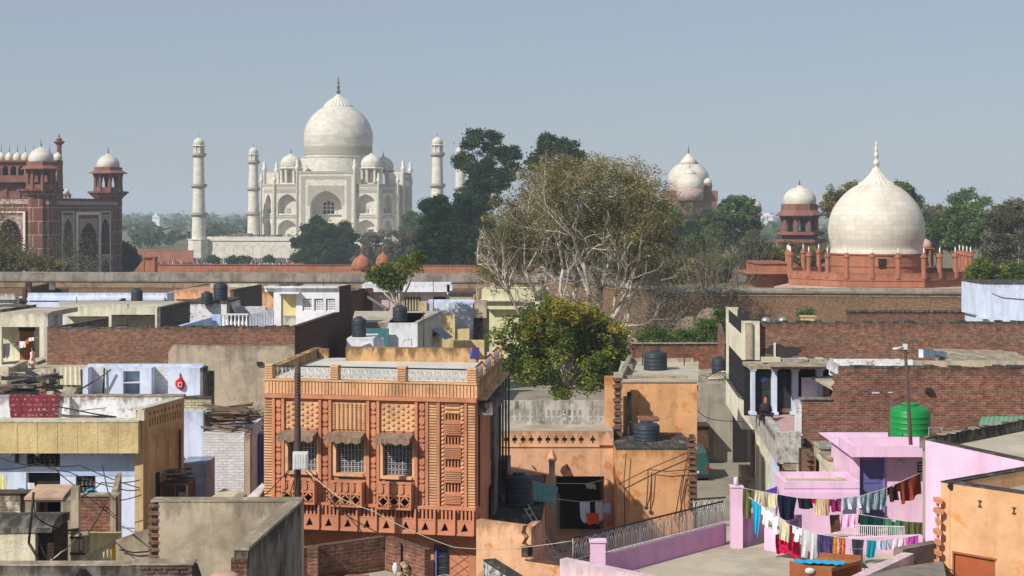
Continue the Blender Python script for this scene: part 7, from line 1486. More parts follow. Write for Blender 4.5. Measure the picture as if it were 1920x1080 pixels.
# parked van seen from behind
D=82;cx=xat(1303,D);t=thing('van',(cx,D+1.6,5.42),'dark green van parked in the street, seen from behind','van');grn=M_plain('green_car_paint',S(38,84,80),.35,.5,.06);zb=5.42
def section(y,w,z0,z1,z2,wt):return[(cx-w,y,zb+z0),(cx-w,y,zb+z1),(cx-wt,y,zb+z2),(cx+wt,y,zb+z2),(cx+w,y,zb+z1),(cx+w,y,zb+z0)]
secs=[section(D,.74,.42,.95,1.62,.58),section(D+.12,.78,.32,1.0,1.74,.62),section(D+2.2,.8,.3,1.0,1.78,.64),section(D+2.9,.79,.3,1.0,1.1,.62),section(D+3.5,.7,.35,.85,.9,.6)];mb=MB()
for i in range(len(secs)-1):
    for j in range(6):mb.face([secs[i][j],secs[i][(j+1)%6],secs[i+1][(j+1)%6],secs[i+1][j]],0,True)
mb.face(secs[0]);mb.face(secs[-1]);B('body',grn,t)(mb)
mb=MB();mb.face([(cx-.6,D-.012+.03,zb+1.02),(cx+.6,D+.018,zb+1.02),(cx+.5,D+.008,zb+1.52),(cx-.5,D+.008,zb+1.52)]);B('rear_window','glass',t)(mb)
mb=MB()
for s in(-1,1):mb.face([(cx+s*.795,D+.4,zb+1.05),(cx+s*.81,D+2.1,zb+1.05),(cx+s*.66,D+2.0,zb+1.66),(cx+s*.66,D+.5,zb+1.66)])
B('side_window','glass',t)(mb)
mb=MB();mb.box(cx-.76,cx+.76,D-.1,D+.05,zb+.34,zb+.5);B('bumper','iron_black',t)(mb)
for s in(-1,1):
    mb=MB();mb.box(cx+s*.66-.06,cx+s*.66+.06,D-.02,D+.02,zb+.7,zb+.98);B('tail_light',M_plain('red_lens',S(150,30,26),.3),t)(mb)
    for y in(D+.55,D+2.7):
        mb=MB();c=Vector((cx+s*.68,y,zb+.27));mb.tube([c-Vector((.09,0,0)),c+Vector((.09,0,0))],.27,16,0,False);w=B('wheel','iron_black',t)(mb)
        mb=MB();mb.tube([c-Vector((.095,0,0)),c+Vector((.095,0,0))],.14,12,0,False);B('rim','iron_white',w)(mb)
mb=MB();mb.box(cx-.22,cx+.22,D-.03,D+.0,zb+.58,zb+.7);B('number_plate','white',t)(mb)
# ---------------------------------------------------------------- pale blue rooftop cabin, brick stubs and walls at the far right
D=125;t=house(1880,570,D,'plain pale blue rooftop cabin against the brown boundary wall at far right');mb=MB();front(mb,1850,1990,532,None,D,6);B('wall','blue',t)(mb)
mb=MB();front(mb,1844,1850,532,594,D-.02,6.1);front(mb,1838,1852,594,598,D-.5,1.2);front(mb,1843,1992,530.5,532.5,D-.06,6.2,1);mb.tube([pt(1860,550,D-.05),pt(1880,558,D-.05),pt(1925,562,D-.05)],.03,4,1);B('edge_trim',['blue','concrete_dark'],t)(mb)
t=thing('brick_screen',(xat(1715,132),132,GZ),'long low brown brick screen wall before the boundary wall, left of the pale blue cabin','wall');mb=MB();front(mb,1588,1850,585,None,132,.3);B('wall',M_brick('brown_brick_light',S(146,106,84),S(128,92,74),S(120,104,90)),t)(mb);mb=MB();front(mb,1587,1850,582,585.5,131.9,.45);B('coping','concrete_dark',t)(mb)
# ---------------------------------------------------------------- brick house with a cream balcony front on the street
D=75;t=thing('balcony_house',(xat(1560,D),D,GZ),'big brick house with a cream street front of iron-grilled balconies','house');PF,PN=xy(1373,85),xy(1404,D);f=Fr(PF,PN);ZT=zat(604,D)
mb=MB();front(mb,1409,2000,606,None,D,.4);B('brick_wall','brick',t)(mb)
mb=MB();ragged(mb,1409,2000,606,D,.4,5,.1,.3);B('coping','concrete_dark',t)(mb)
mb=MB();mb.prism([xy(1409,D+.3),xy(2000,D+.3),(xat(2000,D),86),PF],ZT-.9,ZT-.8);B('roof','roof',t)(mb)
Lf=f.L;zn=lambda Y:zat(Y,D);mb=MB()
f.box(mb,0,Lf,GZ,zn(806),-.3,-.1,0)if False else None
b1,b0,g1,g0,c0=zn(630),zn(674),zn(674),zn(752),zn(805)
f.box(mb,0,Lf,b0,b1,-.3,.35);f.box(mb,0,Lf,c0,g0,-.3,.35);f.box(mb,0,.35,b1,ZT+.1,-.3,.35);f.box(mb,0,.5,c0,b0,-.3,.34);f.box(mb,Lf-.12,Lf+.28,b0,ZT+.06,-.5,.351)
f.box(mb,0,Lf,c0,ZT-1.0,-1.3,-1.2);B('balcony_front','cream',t)(mb)
for z0,z1,nm in((b1,ZT-.02,'top_railing'),(g0,g1-.02,'window_grille')):
    mb=MB();d=.22
    for k in range(30):u=.3+(Lf-.45)*k/29;f.box(mb,u,u+.03,z0,z1,d-.015,d+.015)
    for k in range(6):z=z0+(z1-z0-.05)*k/5;f.box(mb,.3,Lf-.12,z,z+.04,d-.02,d+.02)
    if nm=='window_grille':
        for k in range(14):
            u=.4+(Lf-.7)*k/13;mb.tube([f.at(u,z0+.05+.3*q/5,d+.05+.25*math.sin(math.pi*q/5))for q in range(6)],.02,4)
    B(nm,'iron_black',t)(mb)
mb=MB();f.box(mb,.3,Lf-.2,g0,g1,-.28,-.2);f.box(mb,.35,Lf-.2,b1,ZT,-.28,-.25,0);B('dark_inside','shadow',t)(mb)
f3=Fr((xat(1404,D)-.02,D-.4),(xat(1410,D)+.06,D-.42));mb=MB();front(mb,1398,1411,606,674,D-.42,.4);B('corner_pier','concrete',t)(mb)
mb=MB();r=random.Random(4);fq=Fr(xy(1409,D),xy(2000,D));fq.extr(mb,[fq.px(1470+38*math.cos(a)*r.uniform(.7,1.1)+6*math.sin(2*a),660-15*math.sin(a)*r.uniform(.6,1.1))for a in np.linspace(0,2*math.pi,26)[:-1]],.001,.012)
B('soot_patch',M_plain('soot',S(58,52,50)),t)(mb)
for i,(X,w)in enumerate(((1436,9),(1467,8))):mb=MB();p=pt(X,602,78);s=78/F;mb.lathe((p.x,p.y,ZT-.75),spline([(w*s,0),(w*s,.55),(w*s*.8,.72),(.02,.8)],3),16);B('steel_tank',M_plain('steel',S(170,176,180),.3,.5,.05,.6),None,['larger','smaller'][i]+' round-topped steel tank peeping over the brick house parapet','tank')(mb)
t=thing('roof_box',(xat(1517,80),80,ZT-.8),'small yellow box with a tiled lid on the brick house roof','box');mb=MB();mb.box(xat(1505,80),xat(1528,80),80,80.6,ZT-.8,zat(595,80));B('body','ochre',t)(mb);mb=MB();mb.box(xat(1503,80),xat(1531,80),79.95,80.65,zat(595,80),zat(592.5,80));B('lid','tomb_pale',t)(mb)
tree(1512,83,ZT-.8,[(1512,590,10,8),(1506,594,7,8),(1518,586,6,6)],24,26,.25,.09,'leaf_mid','small leafy plant behind the yellow box on the brick house roof',cat='plant',name='roof_plant',seed=90,nl=5,stem='stem')
# street side of the lower building: terrace with blue-white doors
Dn,Df=59.5,71.4;a,b=xy(1405,Df),xy(1457,Dn);ZP=20-420*Dn/F;ZF=11.2
t=thing('terrace_house',(xat(1460,62),62,GZ),'street house with an open pink-floored terrace, blue-white door posts and a whitewashed parapet','house')
mb=MB();wallseg(mb,(a[0],a[1]),(b[0],b[1]),.25,10.2,ZP);front(mb,1456.5,1502,810,868,Dn-.01,.3);B('parapet',M_plaster('lumpy_whitewash',S(206,202,192),S(96,90,84),.6,.35,.5,1.4,peel=S(150,142,130),peel_amt=.08),t)(mb)
mb=MB();mb.prism([a,b,xy(1502,Dn+.2),(xat(1560,67),67.5),(a[0],72)],ZF-.25,ZF);B('terrace_floor',M_plaster('pink_floor',S(196,160,158),S(140,120,116),.4),t)(mb)
D=66;zd=lambda Y:zat(Y,D)
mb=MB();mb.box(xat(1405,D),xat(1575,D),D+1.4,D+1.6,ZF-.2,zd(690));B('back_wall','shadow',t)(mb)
for X0,X1,y1 in((1409,1416,745),(1448,1457,777),(1486,1497,752),(1532,1543,748)):mb=MB();front(mb,X0,X1,692,778,D-.05,.35);front(mb,X0-2,X1+3,690,695,D-.08,.4);front(mb,X0-3,X1+3,773,778,D-.1,.45);B('door_post','blue',t)(mb)
drk=M_plain('dark_door',S(52,54,58),.6,.3,.3)
for X0,X1,Y0 in((1417,1447,696),(1460,1486,700)):
    mb=MB();front(mb,X0,X1,Y0,777,D+.3,.08);d=B('door',drk,t)(mb);mb=MB()
    for q in(0,1):front(mb,X0+5,X1-5,Y0+8+q*38,Y0+34+q*34,D+.27,.03)
    B('panel','iron_black',d)(mb)
    mb=MB();front(mb,X0+7,X1-10,Y0+10,Y0+20,D+.25,.03);B('blue_notice',M_plain('blue_card',S(44,60,120)),d)(mb)
mb=MB();front(mb,1462,1485,766,774,D+.22,.1);B('kick_board','wood',t)(mb)
mb=MB();front(mb,1503,1532,708,746,D+.1,.1);B('white_board',M_plain('pale_board',S(222,216,228)),t)(mb)
mb=MB();front(mb,1543,1556,706,746,D+.1,.1);B('grey_board','concrete',t)(mb)
mb=MB();front(mb,1405,1560,686,692,D-.1,2);mb.hexa([pt(1434,688,64.6),pt(1548,688,64.6),pt(1560,681,66.5),pt(1444,681,66.5),pt(1434,686.5,64.6),pt(1548,686.5,64.6),pt(1560,679,66.5),pt(1444,679,66.5)]);B('awning_slab','concrete',t)(mb)
for i,(X0,X1,Y0,Y1)in enumerate(((1430,1464,671,680),(1466,1510,673,678),(1500,1514,672,679),(1515,1552,674,679),(1532,1545,672,679))):
    mb=MB();front(mb,X0,X1,Y0,Y1,66.8+.1*i,.5);B('asbestos_board','sheet'if i%2==0 else 'cream_shade',None,['longest cream board lying at the left end of the terrace awning','second board from the left on the terrace awning','small pale board in the middle of the terrace awning','long board right of the middle of the terrace awning','rightmost small board on the terrace awning'][i],'board')(mb)
# street wall under it: cream and blue pilasters, a shop door
mb=MB();e=Fr((a[0]+.35,a[1]),(b[0]+.35,b[1]));n=9
for k in range(n):
    u0,u1=e.L*k/n,e.L*(k+.62)/n;e.box(mb,u0,u1,GZ,10.2,-.4,-.0 if k%2 else-.08,0 if k<4 else 1)
e.box(mb,0,e.L,GZ,10.2,-.6,-.4,0);e.box(mb,0,e.L,9.95,10.2,-.4,.15,2);B('street_wall',['cream_brick'if False else 'cream','blue','concrete'],t)(mb)
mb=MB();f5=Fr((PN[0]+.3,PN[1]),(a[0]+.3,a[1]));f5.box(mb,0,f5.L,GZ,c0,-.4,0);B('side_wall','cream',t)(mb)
mb=MB();front(mb,1459,1492,868,None,Dn+.5,.2);B('shop_recess','glass',t)(mb)
mb=MB();front(mb,1463,1472,874,912,Dn+.2,.1);B('door_leaf',M_plain('red_brown_door',S(168,84,54)),t)(mb);mb=MB();front(mb,1474,1490,874,912,Dn+.35,.1);B('blue_shutter',M_plain('dull_blue_shutter',S(70,92,118)),t)(mb)
mb=MB();front(mb,1456,1461,868,None,Dn+.1,.3);front(mb,1491,1503,868,None,Dn+.1,.3);B('door_pier','blue',t)(mb)
polyline('cable',[pt(1404,690,74.2),pt(1408,760,73.5),pt(1440,830,64),pt(1460,872,59.2)],.05,'cable','thick black cable running down the cream balcony front and terrace','cable',k=6)
# long brick house with jagged left edge
D=60;t=thing('jagged_brick_house',(xat(1700,D),D,GZ),'long red brick house with a jagged broken left edge behind the green tank','house');f=Fr(xy(1500,D),xy(2000,D));U=lambda X:f.px(X,0)[0];Z=lambda Y:f.px(0,Y)[1]
P=[(0,GZ),(f.L,GZ),(f.L,Z(690)),(U(1577),Z(690)),(U(1576),Z(702)),(U(1566),Z(704)),(U(1563),Z(712)),(U(1570),Z(718)),(U(1562),Z(727)),(U(1567),Z(734)),(U(1560),Z(748)),(U(1503),Z(751)),(U(1501),Z(770)),(U(1504),Z(790)),(U(1500),Z(815))]
mb=MB();f.extr(mb,P,-.4,0);B('wall','brick_rich',t)(mb)
mb=MB();ragged(mb,1577,2000,690,D,.4,6,.07,.3);f.box(mb,U(1500),U(1561),Z(750),Z(747),-.45,.06);B('coping','concrete_dark',t)(mb)
mb=MB();front(mb,1493,1503,750,818,D-.01,.35);rr=random.Random(8)
for k in range(12):y=815+k*4;x=1497+rr.uniform(0,6);front(mb,x,x+7,y,y+4,D-.03,.3)
B('white_edge','white_dirty',t)(mb)
for X,Y,w,h in((1635,735,14,3),(1665,735,8,2),(1632,812,10,4)):mb=MB();front(mb,X,X+w,Y,Y+h,D-.02,.02);B('pale_brick','white',t)(mb)
mb=MB();front(mb,1738,1748,728,734,D-.18,.17);front(mb,1736,1750,734,736,D-.2,.19);B('vent','iron_black',t)(mb)
mb=MB();mb.box(xat(1577,D),xat(2000,D),D+.46,D+5.8,Z(688)-1.1,Z(688)-1.0);B('roof','roof',t)(mb)
mb=MB();front(mb,1557,1562,673,704,63,.3);wallseg(mb,xy(1559,63),(xat(1582,60.5),60.5),-.2,Z(706),Z(690));front(mb,1557,1690,674,686,66,.25);front(mb,1690,1712,675,686,64.5,.25);front(mb,1712,1930,677,689,66,.25,1);B('roof_parapet',['white_dirty','concrete'],t)(mb)
mb=MB();wallseg(mb,xy(1731,66.3),xy(1775,69),.2,Z(700),[zat(655,66.3),zat(672,69),zat(672,69),zat(655,66.3)]);B('blue_stair_wall','blue',t)(mb)
mb=MB();mb.prism([xy(1760,68.5),xy(1925,67.5),xy(1905,72),xy(1750,73)],zat(673,68.5)-.3,zat(673,68.5));wallseg(mb,xy(1863,72),xy(1925,68),.3,zat(673,68.5),zat(656,72));wallseg(mb,xy(1750,73),xy(1865,72.2),.2,zat(673,68.5),zat(654,73));B('upper_roof','concrete',t)(mb)
# people: one sits in the terrace doorway, one walks past the cream house
def person(name,loc_,joints,skin,label,cloth_parts,hair=None,s=1.0):
    t=thing(name,loc_,label,'person');me=bpy.data.meshes.new('body');V=[tuple(Vector(j[0])*s)for j in joints];E=[(j[2],i)for i,j in enumerate(joints)if j[2]is not None]
    me.from_pydata(V,E,[]);o=bpy.data.objects.new('body',me);COL.objects.link(o);o.parent=t;me.materials.append(skin)
    md=o.modifiers.new('skin','SKIN');md.use_smooth_shade=True
    for i,j in enumerate(joints):sv=me.skin_vertices[0].data[i];sv.radius=(j[1]*s,j[1]*s);sv.use_root=(i==0)
    o.modifiers.new('sub','SUBSURF').levels=1;o.modifiers['sub'].render_levels=2
    for nm,mt,fn in cloth_parts:mb=MB();fn(mb,t,s);mb.build(nm,mt,t)
    return t
coatskin=M_plain('seated_figure',S(150,104,80),.8,.2,.05);_n=coatskin.node_tree;_g=_n.nodes.new('ShaderNodeTexCoord');_x=_n.nodes.new('ShaderNodeSeparateXYZ');_n.links.new(_g.outputs['Object'],_x.inputs[0])
_n.links.new(_ramp(_n.nodes,_n.links,_x.outputs[2],.66,.68,S(40,36,44),S(168,116,88)),_n.nodes['Principled BSDF'].inputs['Base Color'])  # trousers and sleeves below the neck, skin above
skin=M_plain('skin',S(150,104,80),.6,.3,.05);hairm=M_plain('black_hair',S(30,26,26),.6)
JS=[((0,0,.82),.1,None),((0,0,1.02),.105,0),((0,0,1.22),.11,1),((0,0,1.33),.05,2),((0,-.01,1.43),.08,3),((0,-.015,1.53),.085,4),((0,-.01,1.6),.05,5),
      ((-.15,0,1.27),.05,2),((-.2,-.03,1.02),.04,7),((-.17,-.17,.86),.03,8),((-.16,-.22,.82),.035,9),((.15,0,1.27),.05,2),((.2,.02,1.02),.04,11),((.2,-.08,.82),.03,12),((.2,-.1,.75),.035,13),
      ((-.08,0,.76),.085,0),((-.09,-.05,.42),.055,15),((-.09,.02,.06),.035,16),((-.1,-.12,.03),.03,17),((.08,0,.76),.085,0),((.09,.06,.42),.055,19),((.09,.14,.07),.035,20),((.09,.03,.03),.03,21)]
def dress(mb,t,s):o=origin(t);mb.lathe(tuple(o),[(r*s,z*s)for r,z in((.24,.42),(.22,.6),(.16,.88),(.145,1.0),(.165,1.15),(.17,1.26),(.08,1.33))],12)
def hair(mb,t,s):
    o=origin(t);mb.blob((o.x+.005,o.y+.03*s,o.z+1.53*s),(.098*s,.1*s,.11*s),0,10,6,.02);mb.tube([o+Vector((0,.1,1.5))*s,o+Vector((0,.13,1.3))*s,o+Vector((0,.12,1.05))*s],[.04*s,.035*s,.015*s],6)
p=pt(61,697,88);g_=person('person',(p.x,p.y,zat(696,88)),JS,skin,'girl in a pale pink dress with a dark plait walking by the cream house',[('dress',M_cloth('dress_cloth',S(222,184,178)),dress),('hair',hairm,hair)],None,.84);g_.rotation_euler=(0,0,R(-70))
JT=[((0,0,.16),.12,None),((0,-.02,.36),.12,0),((0,-.04,.55),.12,1),((0,-.05,.66),.05,2),((0,-.07,.76),.08,3),((0,-.075,.86),.085,4),((0,-.06,.93),.05,5),((-.17,-.05,.58),.05,2),((-.22,-.15,.36),.04,7),((-.08,-.32,.42),.03,8),((-.04,-.36,.43),.035,9),((.17,-.05,.58),.05,2),((.22,-.15,.36),.04,11),((.08,-.32,.4),.03,12),((.04,-.36,.41),.035,13),((-.12,-.05,.13),.09,0),((-.24,-.36,.32),.06,15),((-.12,-.42,.04),.04,16),((-.12,-.52,.03),.035,17),((.12,-.05,.13),.09,0),((.24,-.36,.32),.06,19),((.12,-.42,.04),.04,20),((.12,-.52,.03),.035,21)]
def coat(mb,t,s):o=origin(t);mb.lathe((o.x,o.y-.03,o.z),[(r*s,z*s)for r,z in((.27,.02),(.25,.2),(.2,.42),(.22,.58),(.09,.67))],12)
def hair2(mb,t,s):o=origin(t);mb.blob((o.x,o.y-.04,o.z+.87*s),(.1*s,.1*s,.11*s),0,10,6,.02)
p=pt(1435,776,64.5);person('person',(p.x,p.y,ZF),JT,coatskin,'person in a dark coat sitting in the open terrace doorway',[('coat',M_plain('dark_coat',S(44,36,40),.9),coat),('hair',hairm,hair2)],None,1.08)
# street lamp
t=thing('street_lamp',(xat(1706,51.2),51.2,11.9),'rusty street lamp pole with a small lamp arm standing before the brick house','street lamp');mb=MB();mb.tube([(xat(1708,51.2),51.2,11.9),pt(1708,838,51.2),pt(1697,650,51.2)],[.07,.065,.05],8);B('pole','iron',t)(mb)
mb=MB();mb.tube([pt(1697,655,51.2),pt(1692,650,51.1),pt(1682,653,51.0)],.025,5);mb.box(xat(1694,51.2),xat(1700,51.2),51.1,51.3,zat(655,51.2),zat(645,51.2));B('arm','iron_white',t)(mb)
mb=MB();q=pt(1680,654,51);mb.blob((q.x,q.y,q.z),(.13,.07,.05),0,8,4,.02);B('lamp_head','iron_white',t)(mb)
# cream stubs between
for i,(X0,X1,Y0,Dd,lab)in enumerate(((1538,1577,838,56,'taller cream roof stub with a flat cap left of the pink house'),(1552,1590,858,54,'shorter cream roof stub with a grey cap left of the pink house'))):
    t=thing('roof_stub',(xat((X0+X1)/2,Dd),Dd,GZ),lab,'roof stub','cream roof stubs');mb=MB();front(mb,X0,X1,Y0+4,None,Dd,1.2);B('body',M_plaster('stub_cream'+str(i),S(210,196,160),S(110,100,84),.6),t)(mb);mb=MB();front(mb,X0-2,X1+2,Y0,Y0+4,Dd-.08,1.4);B('cap','cream_shade'if i==0 else 'concrete',t)(mb)
mb=MB();wallseg(mb,xy(1530,56),xy(1566,51),.25,GZ,[zat(852,56),zat(897,51),zat(897,51),zat(852,56)]);B('slanted_wall','cream',None,'slanting cream stair wall before the cream roof stubs','wall')(mb)
t=thing('brick_stub',(xat(1508,57),57,GZ),'short ragged brick wall end beside the whitewashed terrace parapet','wall');mb=MB();wallseg(mb,xy(1503,58.5),xy(1514,55),.3,GZ,[zat(842,58.5),zat(858,55),zat(858,55),zat(842,58.5)]);B('wall','brick',t)(mb);mb=MB();teeth(mb,1511,1521,850,905,54.9,9,ch=.1);B('ragged_end',['brick_rich','concrete_dark'],t)(mb)
mb=MB();front(mb,1500,1620,842,None,58.8,.3);B('back_wall','brick_dark',None,'dark brick wall in shade behind the cream roof stubs','wall')(mb)
# ---------------------------------------------------------------- the pink house
ZT_=9.6;t=thing('pink_house',(xat(1660,50),50,ZT_-4),'bright pink house with a purple door, grey roof trays and a large blank pink wall','house')
D=51;mb=MB();front(mb,1610,1760,856,None,D,.3);front(mb,1600,1612,850,None,D-.2,3.5);B('door_wall','pink',t)(mb)
f=Fr(xy(1600,D),xy(1760,D));U=lambda X:f.px(X,0)[0];Z=lambda Y:f.px(0,Y)[1]
mb=MB();tray_roof(mb,1597,1760,836,50.2,2.0,.34,0,1);mb.box(xat(1597,50.2),xat(1760,50.2),50.2,55.6,zat(857,50.2),zat(836,50.2)-.34,0);B('roof_tray',['pink','roof'],t)(mb)
mb=MB();wallseg(mb,(xat(1597,50.2)+.21,51.98),(xat(1597,50.2)+.21,50.5),-.01,zat(836,50.2)-.33,zat(836,50.2)-.02);B('tray_shade','concrete',t)(mb)  # grey sheet gives the left parapet's inner face its shade by colour
vio=M_plain('violet_paint',S(96,92,146),.5,.4,.08)
mb=MB();f.box(mb,U(1612),U(1655),Z(985),Z(862),.003,.05);d=B('door',vio,t)(mb);mb=MB()
for z0,z1 in((905,893),(931,912),(960,938),(980,966)):f.box(mb,U(1619),U(1648),Z(z0),Z(z1),.05,.07)
B('door_panel',vio,d)(mb);mb=MB();f.box(mb,U(1608),U(1612),Z(985),Z(858),.003,.09);f.box(mb,U(1655),U(1658),Z(985),Z(858),.003,.09);f.box(mb,U(1612),U(1655),Z(862),Z(858),.003,.09);B('door_frame',M_plain('violet_frame',S(130,112,168)),d)(mb)
mb=MB();f.box(mb,U(1720),U(1745),Z(886),Z(866),.003,.03,0)
for k in range(3):f.box(mb,U(1722),U(1745),Z(871+5*k),Z(869+5*k),.03,.07,1)
B('vent_grille',['glass','iron_white'],t)(mb);mb=MB();q=f.at(U(1688),Z(866),.05);mb.blob(tuple(q),(.1,.06,.07),0,8,5,.05);B('wall_lamp','iron_white',t)(mb)
g=Fr(xy(1735,47),xy(2000,41.5));ZW2=zat(825,47);mb=MB();g.box(mb,0,g.L,GZ,ZW2,-.3,0);B('big_wall','pink',t)(mb)
mb=MB();mb.prism([(xat(1735,47)+.3,47.1),xy(2000,41.8),(19.5,53.5)],ZW2-.42,ZW2-.3);mb.prism([(xat(1735,47)+.05,47.2),(19.6,53.6),(19.6,53.9),(xat(1735,47)+.05,47.5)],GZ,ZW2-.02);B('upper_roof','roof',t)(mb)
mb=MB();wallseg(mb,(xat(1735,47)+.08,47.16),(19.6,53.58),.25,ZW2-.3,ZW2+.05);g.box(mb,0,g.L,ZW2,ZW2+.03,-.3,.01);B('roof_kerb','concrete_dark',t)(mb)
mb=MB();r_=random.Random(6)
for k in range(40):
    q=r_.uniform(0,1);x,y=13.1+q*4,47.66+q*3.75+r_.uniform(-.1,.1);rubble(mb,x,x+.1,y,y+.1,ZW2+.05,1,.1,r_)
B('roof_rubble','concrete',None,'thin line of broken rubble along the pink house roof kerb','rubble')(mb)
mb=MB();a_,b_,c_,d_=pt(1835,800,56),pt(1930,800,55.5),pt(1930,780,57),pt(1840,782,57);n=20
for k in range(n):o0,o1=[Vector((0,0,.03*(q%2)))for q in(k,k+1)];P=[a_.lerp(b_,k/n)+o0,a_.lerp(b_,(k+1)/n)+o1,d_.lerp(c_,(k+1)/n)+o1,d_.lerp(c_,k/n)+o0];mb.face(P);mb.face([p-Vector((0,0,.02))for p in P])
B('tin_sheet',M_plain('green_tin',S(98,140,116),.6),None,'green corrugated tin sheet lying behind the pink house roof','tin sheet')(mb)
tank(1716,842,52.2,76,82,'large bright green ribbed water tank on the pink house roof','tank_green',6)
mb=MB();q0,q1,q2=pt(1742,840,51.5),pt(1742,802,51.5),pt(1765,802,51.6);mb.tube([q0,q1,q2,q2+Vector((.1,0,-.6))],.03,4);B('frame','iron_white',None,'bent pale angle-iron frame beside the green water tank','frame')(mb)
mb=MB();c=pt(1668,835,53);mb.lathe((c.x,c.y,zat(836,50.2)-.33),[(.08,0),(.1,.1),(.05,.25),(.07,.42),(.02,.5)],8);B('hand_pump','iron',None,'small dark pipe stub on the pink roof tray beside the green tank','pump')(mb)
# pink roof annex, terrace, parapets
t=thing('pink_terrace',(xat(1400,46),46,ZT_-4),'pink roof terrace with a lilac railing, square pillars and a low pink annex','terrace')
mb=MB();mb.prism([(1.5,42.4),(4.6,39.6),(13.5,38.0),(14.2,51.2),(6.9,51.6),(6.65,48.1)],GZ,ZT_);B('floor','roof',t)(mb)
A_,B_,C_=(1.69,42.6),(6.65,48.0),(4.7,39.6);fw=Fr(A_,B_);ZL=10.22
mb=MB();wallseg(mb,(2.5,43.5),B_,.2,GZ,ZL);B('railing_wall','pink_shade',t)(mb);mb=MB();wallseg(mb,(2.48,43.47),(B_[0],B_[1]),.24,ZL,ZL+.04);B('wall_cap','pink_pale',t)(mb)
mb=MB();wallseg(mb,(1.5,42.55),C_,-.28,GZ,10.42);B('outer_wall','pink_pale',t)(mb)
mb=MB();mb.box(2.18,2.6,43.0,43.42,GZ,10.72);mb.box(2.15,2.63,42.97,43.45,10.72,10.76);B('pillar','pink',t)(mb)
u0=.35;railing(t,fw,.1,fw.L-.05,ZL+.05,10.93,'iron_white','iron_black',False,.36,-.1,.014)
mb=MB();mb.box(xat(1370,47.6),xat(1391,47.6),47.4,47.78,GZ,zat(912,47.6));mb.box(xat(1368,47.6),xat(1393,47.6),47.37,47.81,zat(912,47.6),zat(910.5,47.6));mb.lathe((xat(1380,47.6),47.6,zat(911,47.6)),[(.07,0),(.07,.25),(.05,.27)],10,1);B('pillar',['pink','white'],t)(mb)
f6=Fr((3.6,50.5),(6.6,52.0));railing(t,Fr(xy(1300,50),xy(1368,50.4)),0,1.15,zat(962,50),zat(936,50),'iron_white','iron_black',False,.3,0,.014)
mb=MB();wallseg(mb,(xat(1391,47.8),47.8),(xat(1432,49.5),50.5),-.2,GZ,zat(968,48));B('back_wall','pink_shade',t)(mb)
D=49.5;mb=MB();tray_roof(mb,1470,1612,903,D,1.9,.22,0,1,.12);mb.box(xat(1470,D),xat(1612,D),D+.02,D+1.9,GZ,zat(903,D)-.22,0);front(mb,1470,1612,922,None,D-.01,.1);B('annex',['pink','roof'],t)(mb)
mb=MB();mb.face([pt(1497,921,49.9),pt(1530,922,49.9),pt(1545,915,50.7),pt(1505,914,50.6)]);B('board','wood',None,'thin brown board lying on the small pink annex roof','board')(mb)
# low walls of the washing terrace
h=MB();wallseg(h,xy(1433,47.2),xy(1500,46.3),.2,ZT_-.05,[zat(988,47.2),10.1,10.1,zat(988,47.2)]);wallseg(h,xy(1500,46.3),xy(1730,47.0),.2,ZT_-.05,10.08);B('low_wall','pink',t)(h)
h=MB();wallseg(h,xy(1480,49.2),xy(1560,50.2),.15,ZT_,zat(968,49.2));B('printed_screen',M_plaster('speckled_violet',S(120,92,140),S(70,60,84),.5,.3,0,.3,peel=S(170,140,180),peel_amt=.1),t)(h)
gg=Fr(xy(1600,48.2),xy(1695,48.0));mb=MB();z0,z1=gg.px(1600,1010)[1],gg.px(1600,984)[1]
for k in range(26):u=gg.L*k/25;gg.box(mb,u-.012,u+.012,z0,z1,-.012,.012)
gg.box(mb,0,gg.L,z1-.03,z1,-.02,.02);gg.box(mb,0,gg.L,z0,z0+.03,-.02,.02);B('mesh_railing','iron_white',t)(mb)
mb=MB();wallseg(mb,xy(1590,48.4),xy(1735,48.0),.2,GZ,z0);B('low_wall','pink',t)(mb)
# dark wall and faded pink stair wall near the orange corner house
t=thing('stair_wall',(xat(1690,40),40,GZ),'faded pink stair wall running into a dark rough wall at the bottom right','wall');mb=MB();wallseg(mb,xy(1570,37),xy(1693,40.5),-.3,GZ,[zat(1092,37),zat(1035,40.5),zat(1035,40.5),zat(1092,37)]);B('pink_side','pink_pale',t)(mb)
mb=MB();wallseg(mb,xy(1692,40.4),xy(1764,41.3),.3,GZ,zat(1029,40.5));B('dark_side',M_plaster('brown_cement',S(142,124,116),S(70,60,56),.6),t)(mb)
mb=MB();mb.prism([xy(1600,35.5),xy(1775,35),xy(1768,39.9),xy(1692,39.9)],GZ,[zat(1085,35.5),zat(1085,35.0),zat(1052,39.9),zat(1062,39.9)]);B('sloping_roof',M_plaster('corrugated_cement',S(150,142,128),S(80,76,72),.7,.3,.2,1.5),t)(mb)
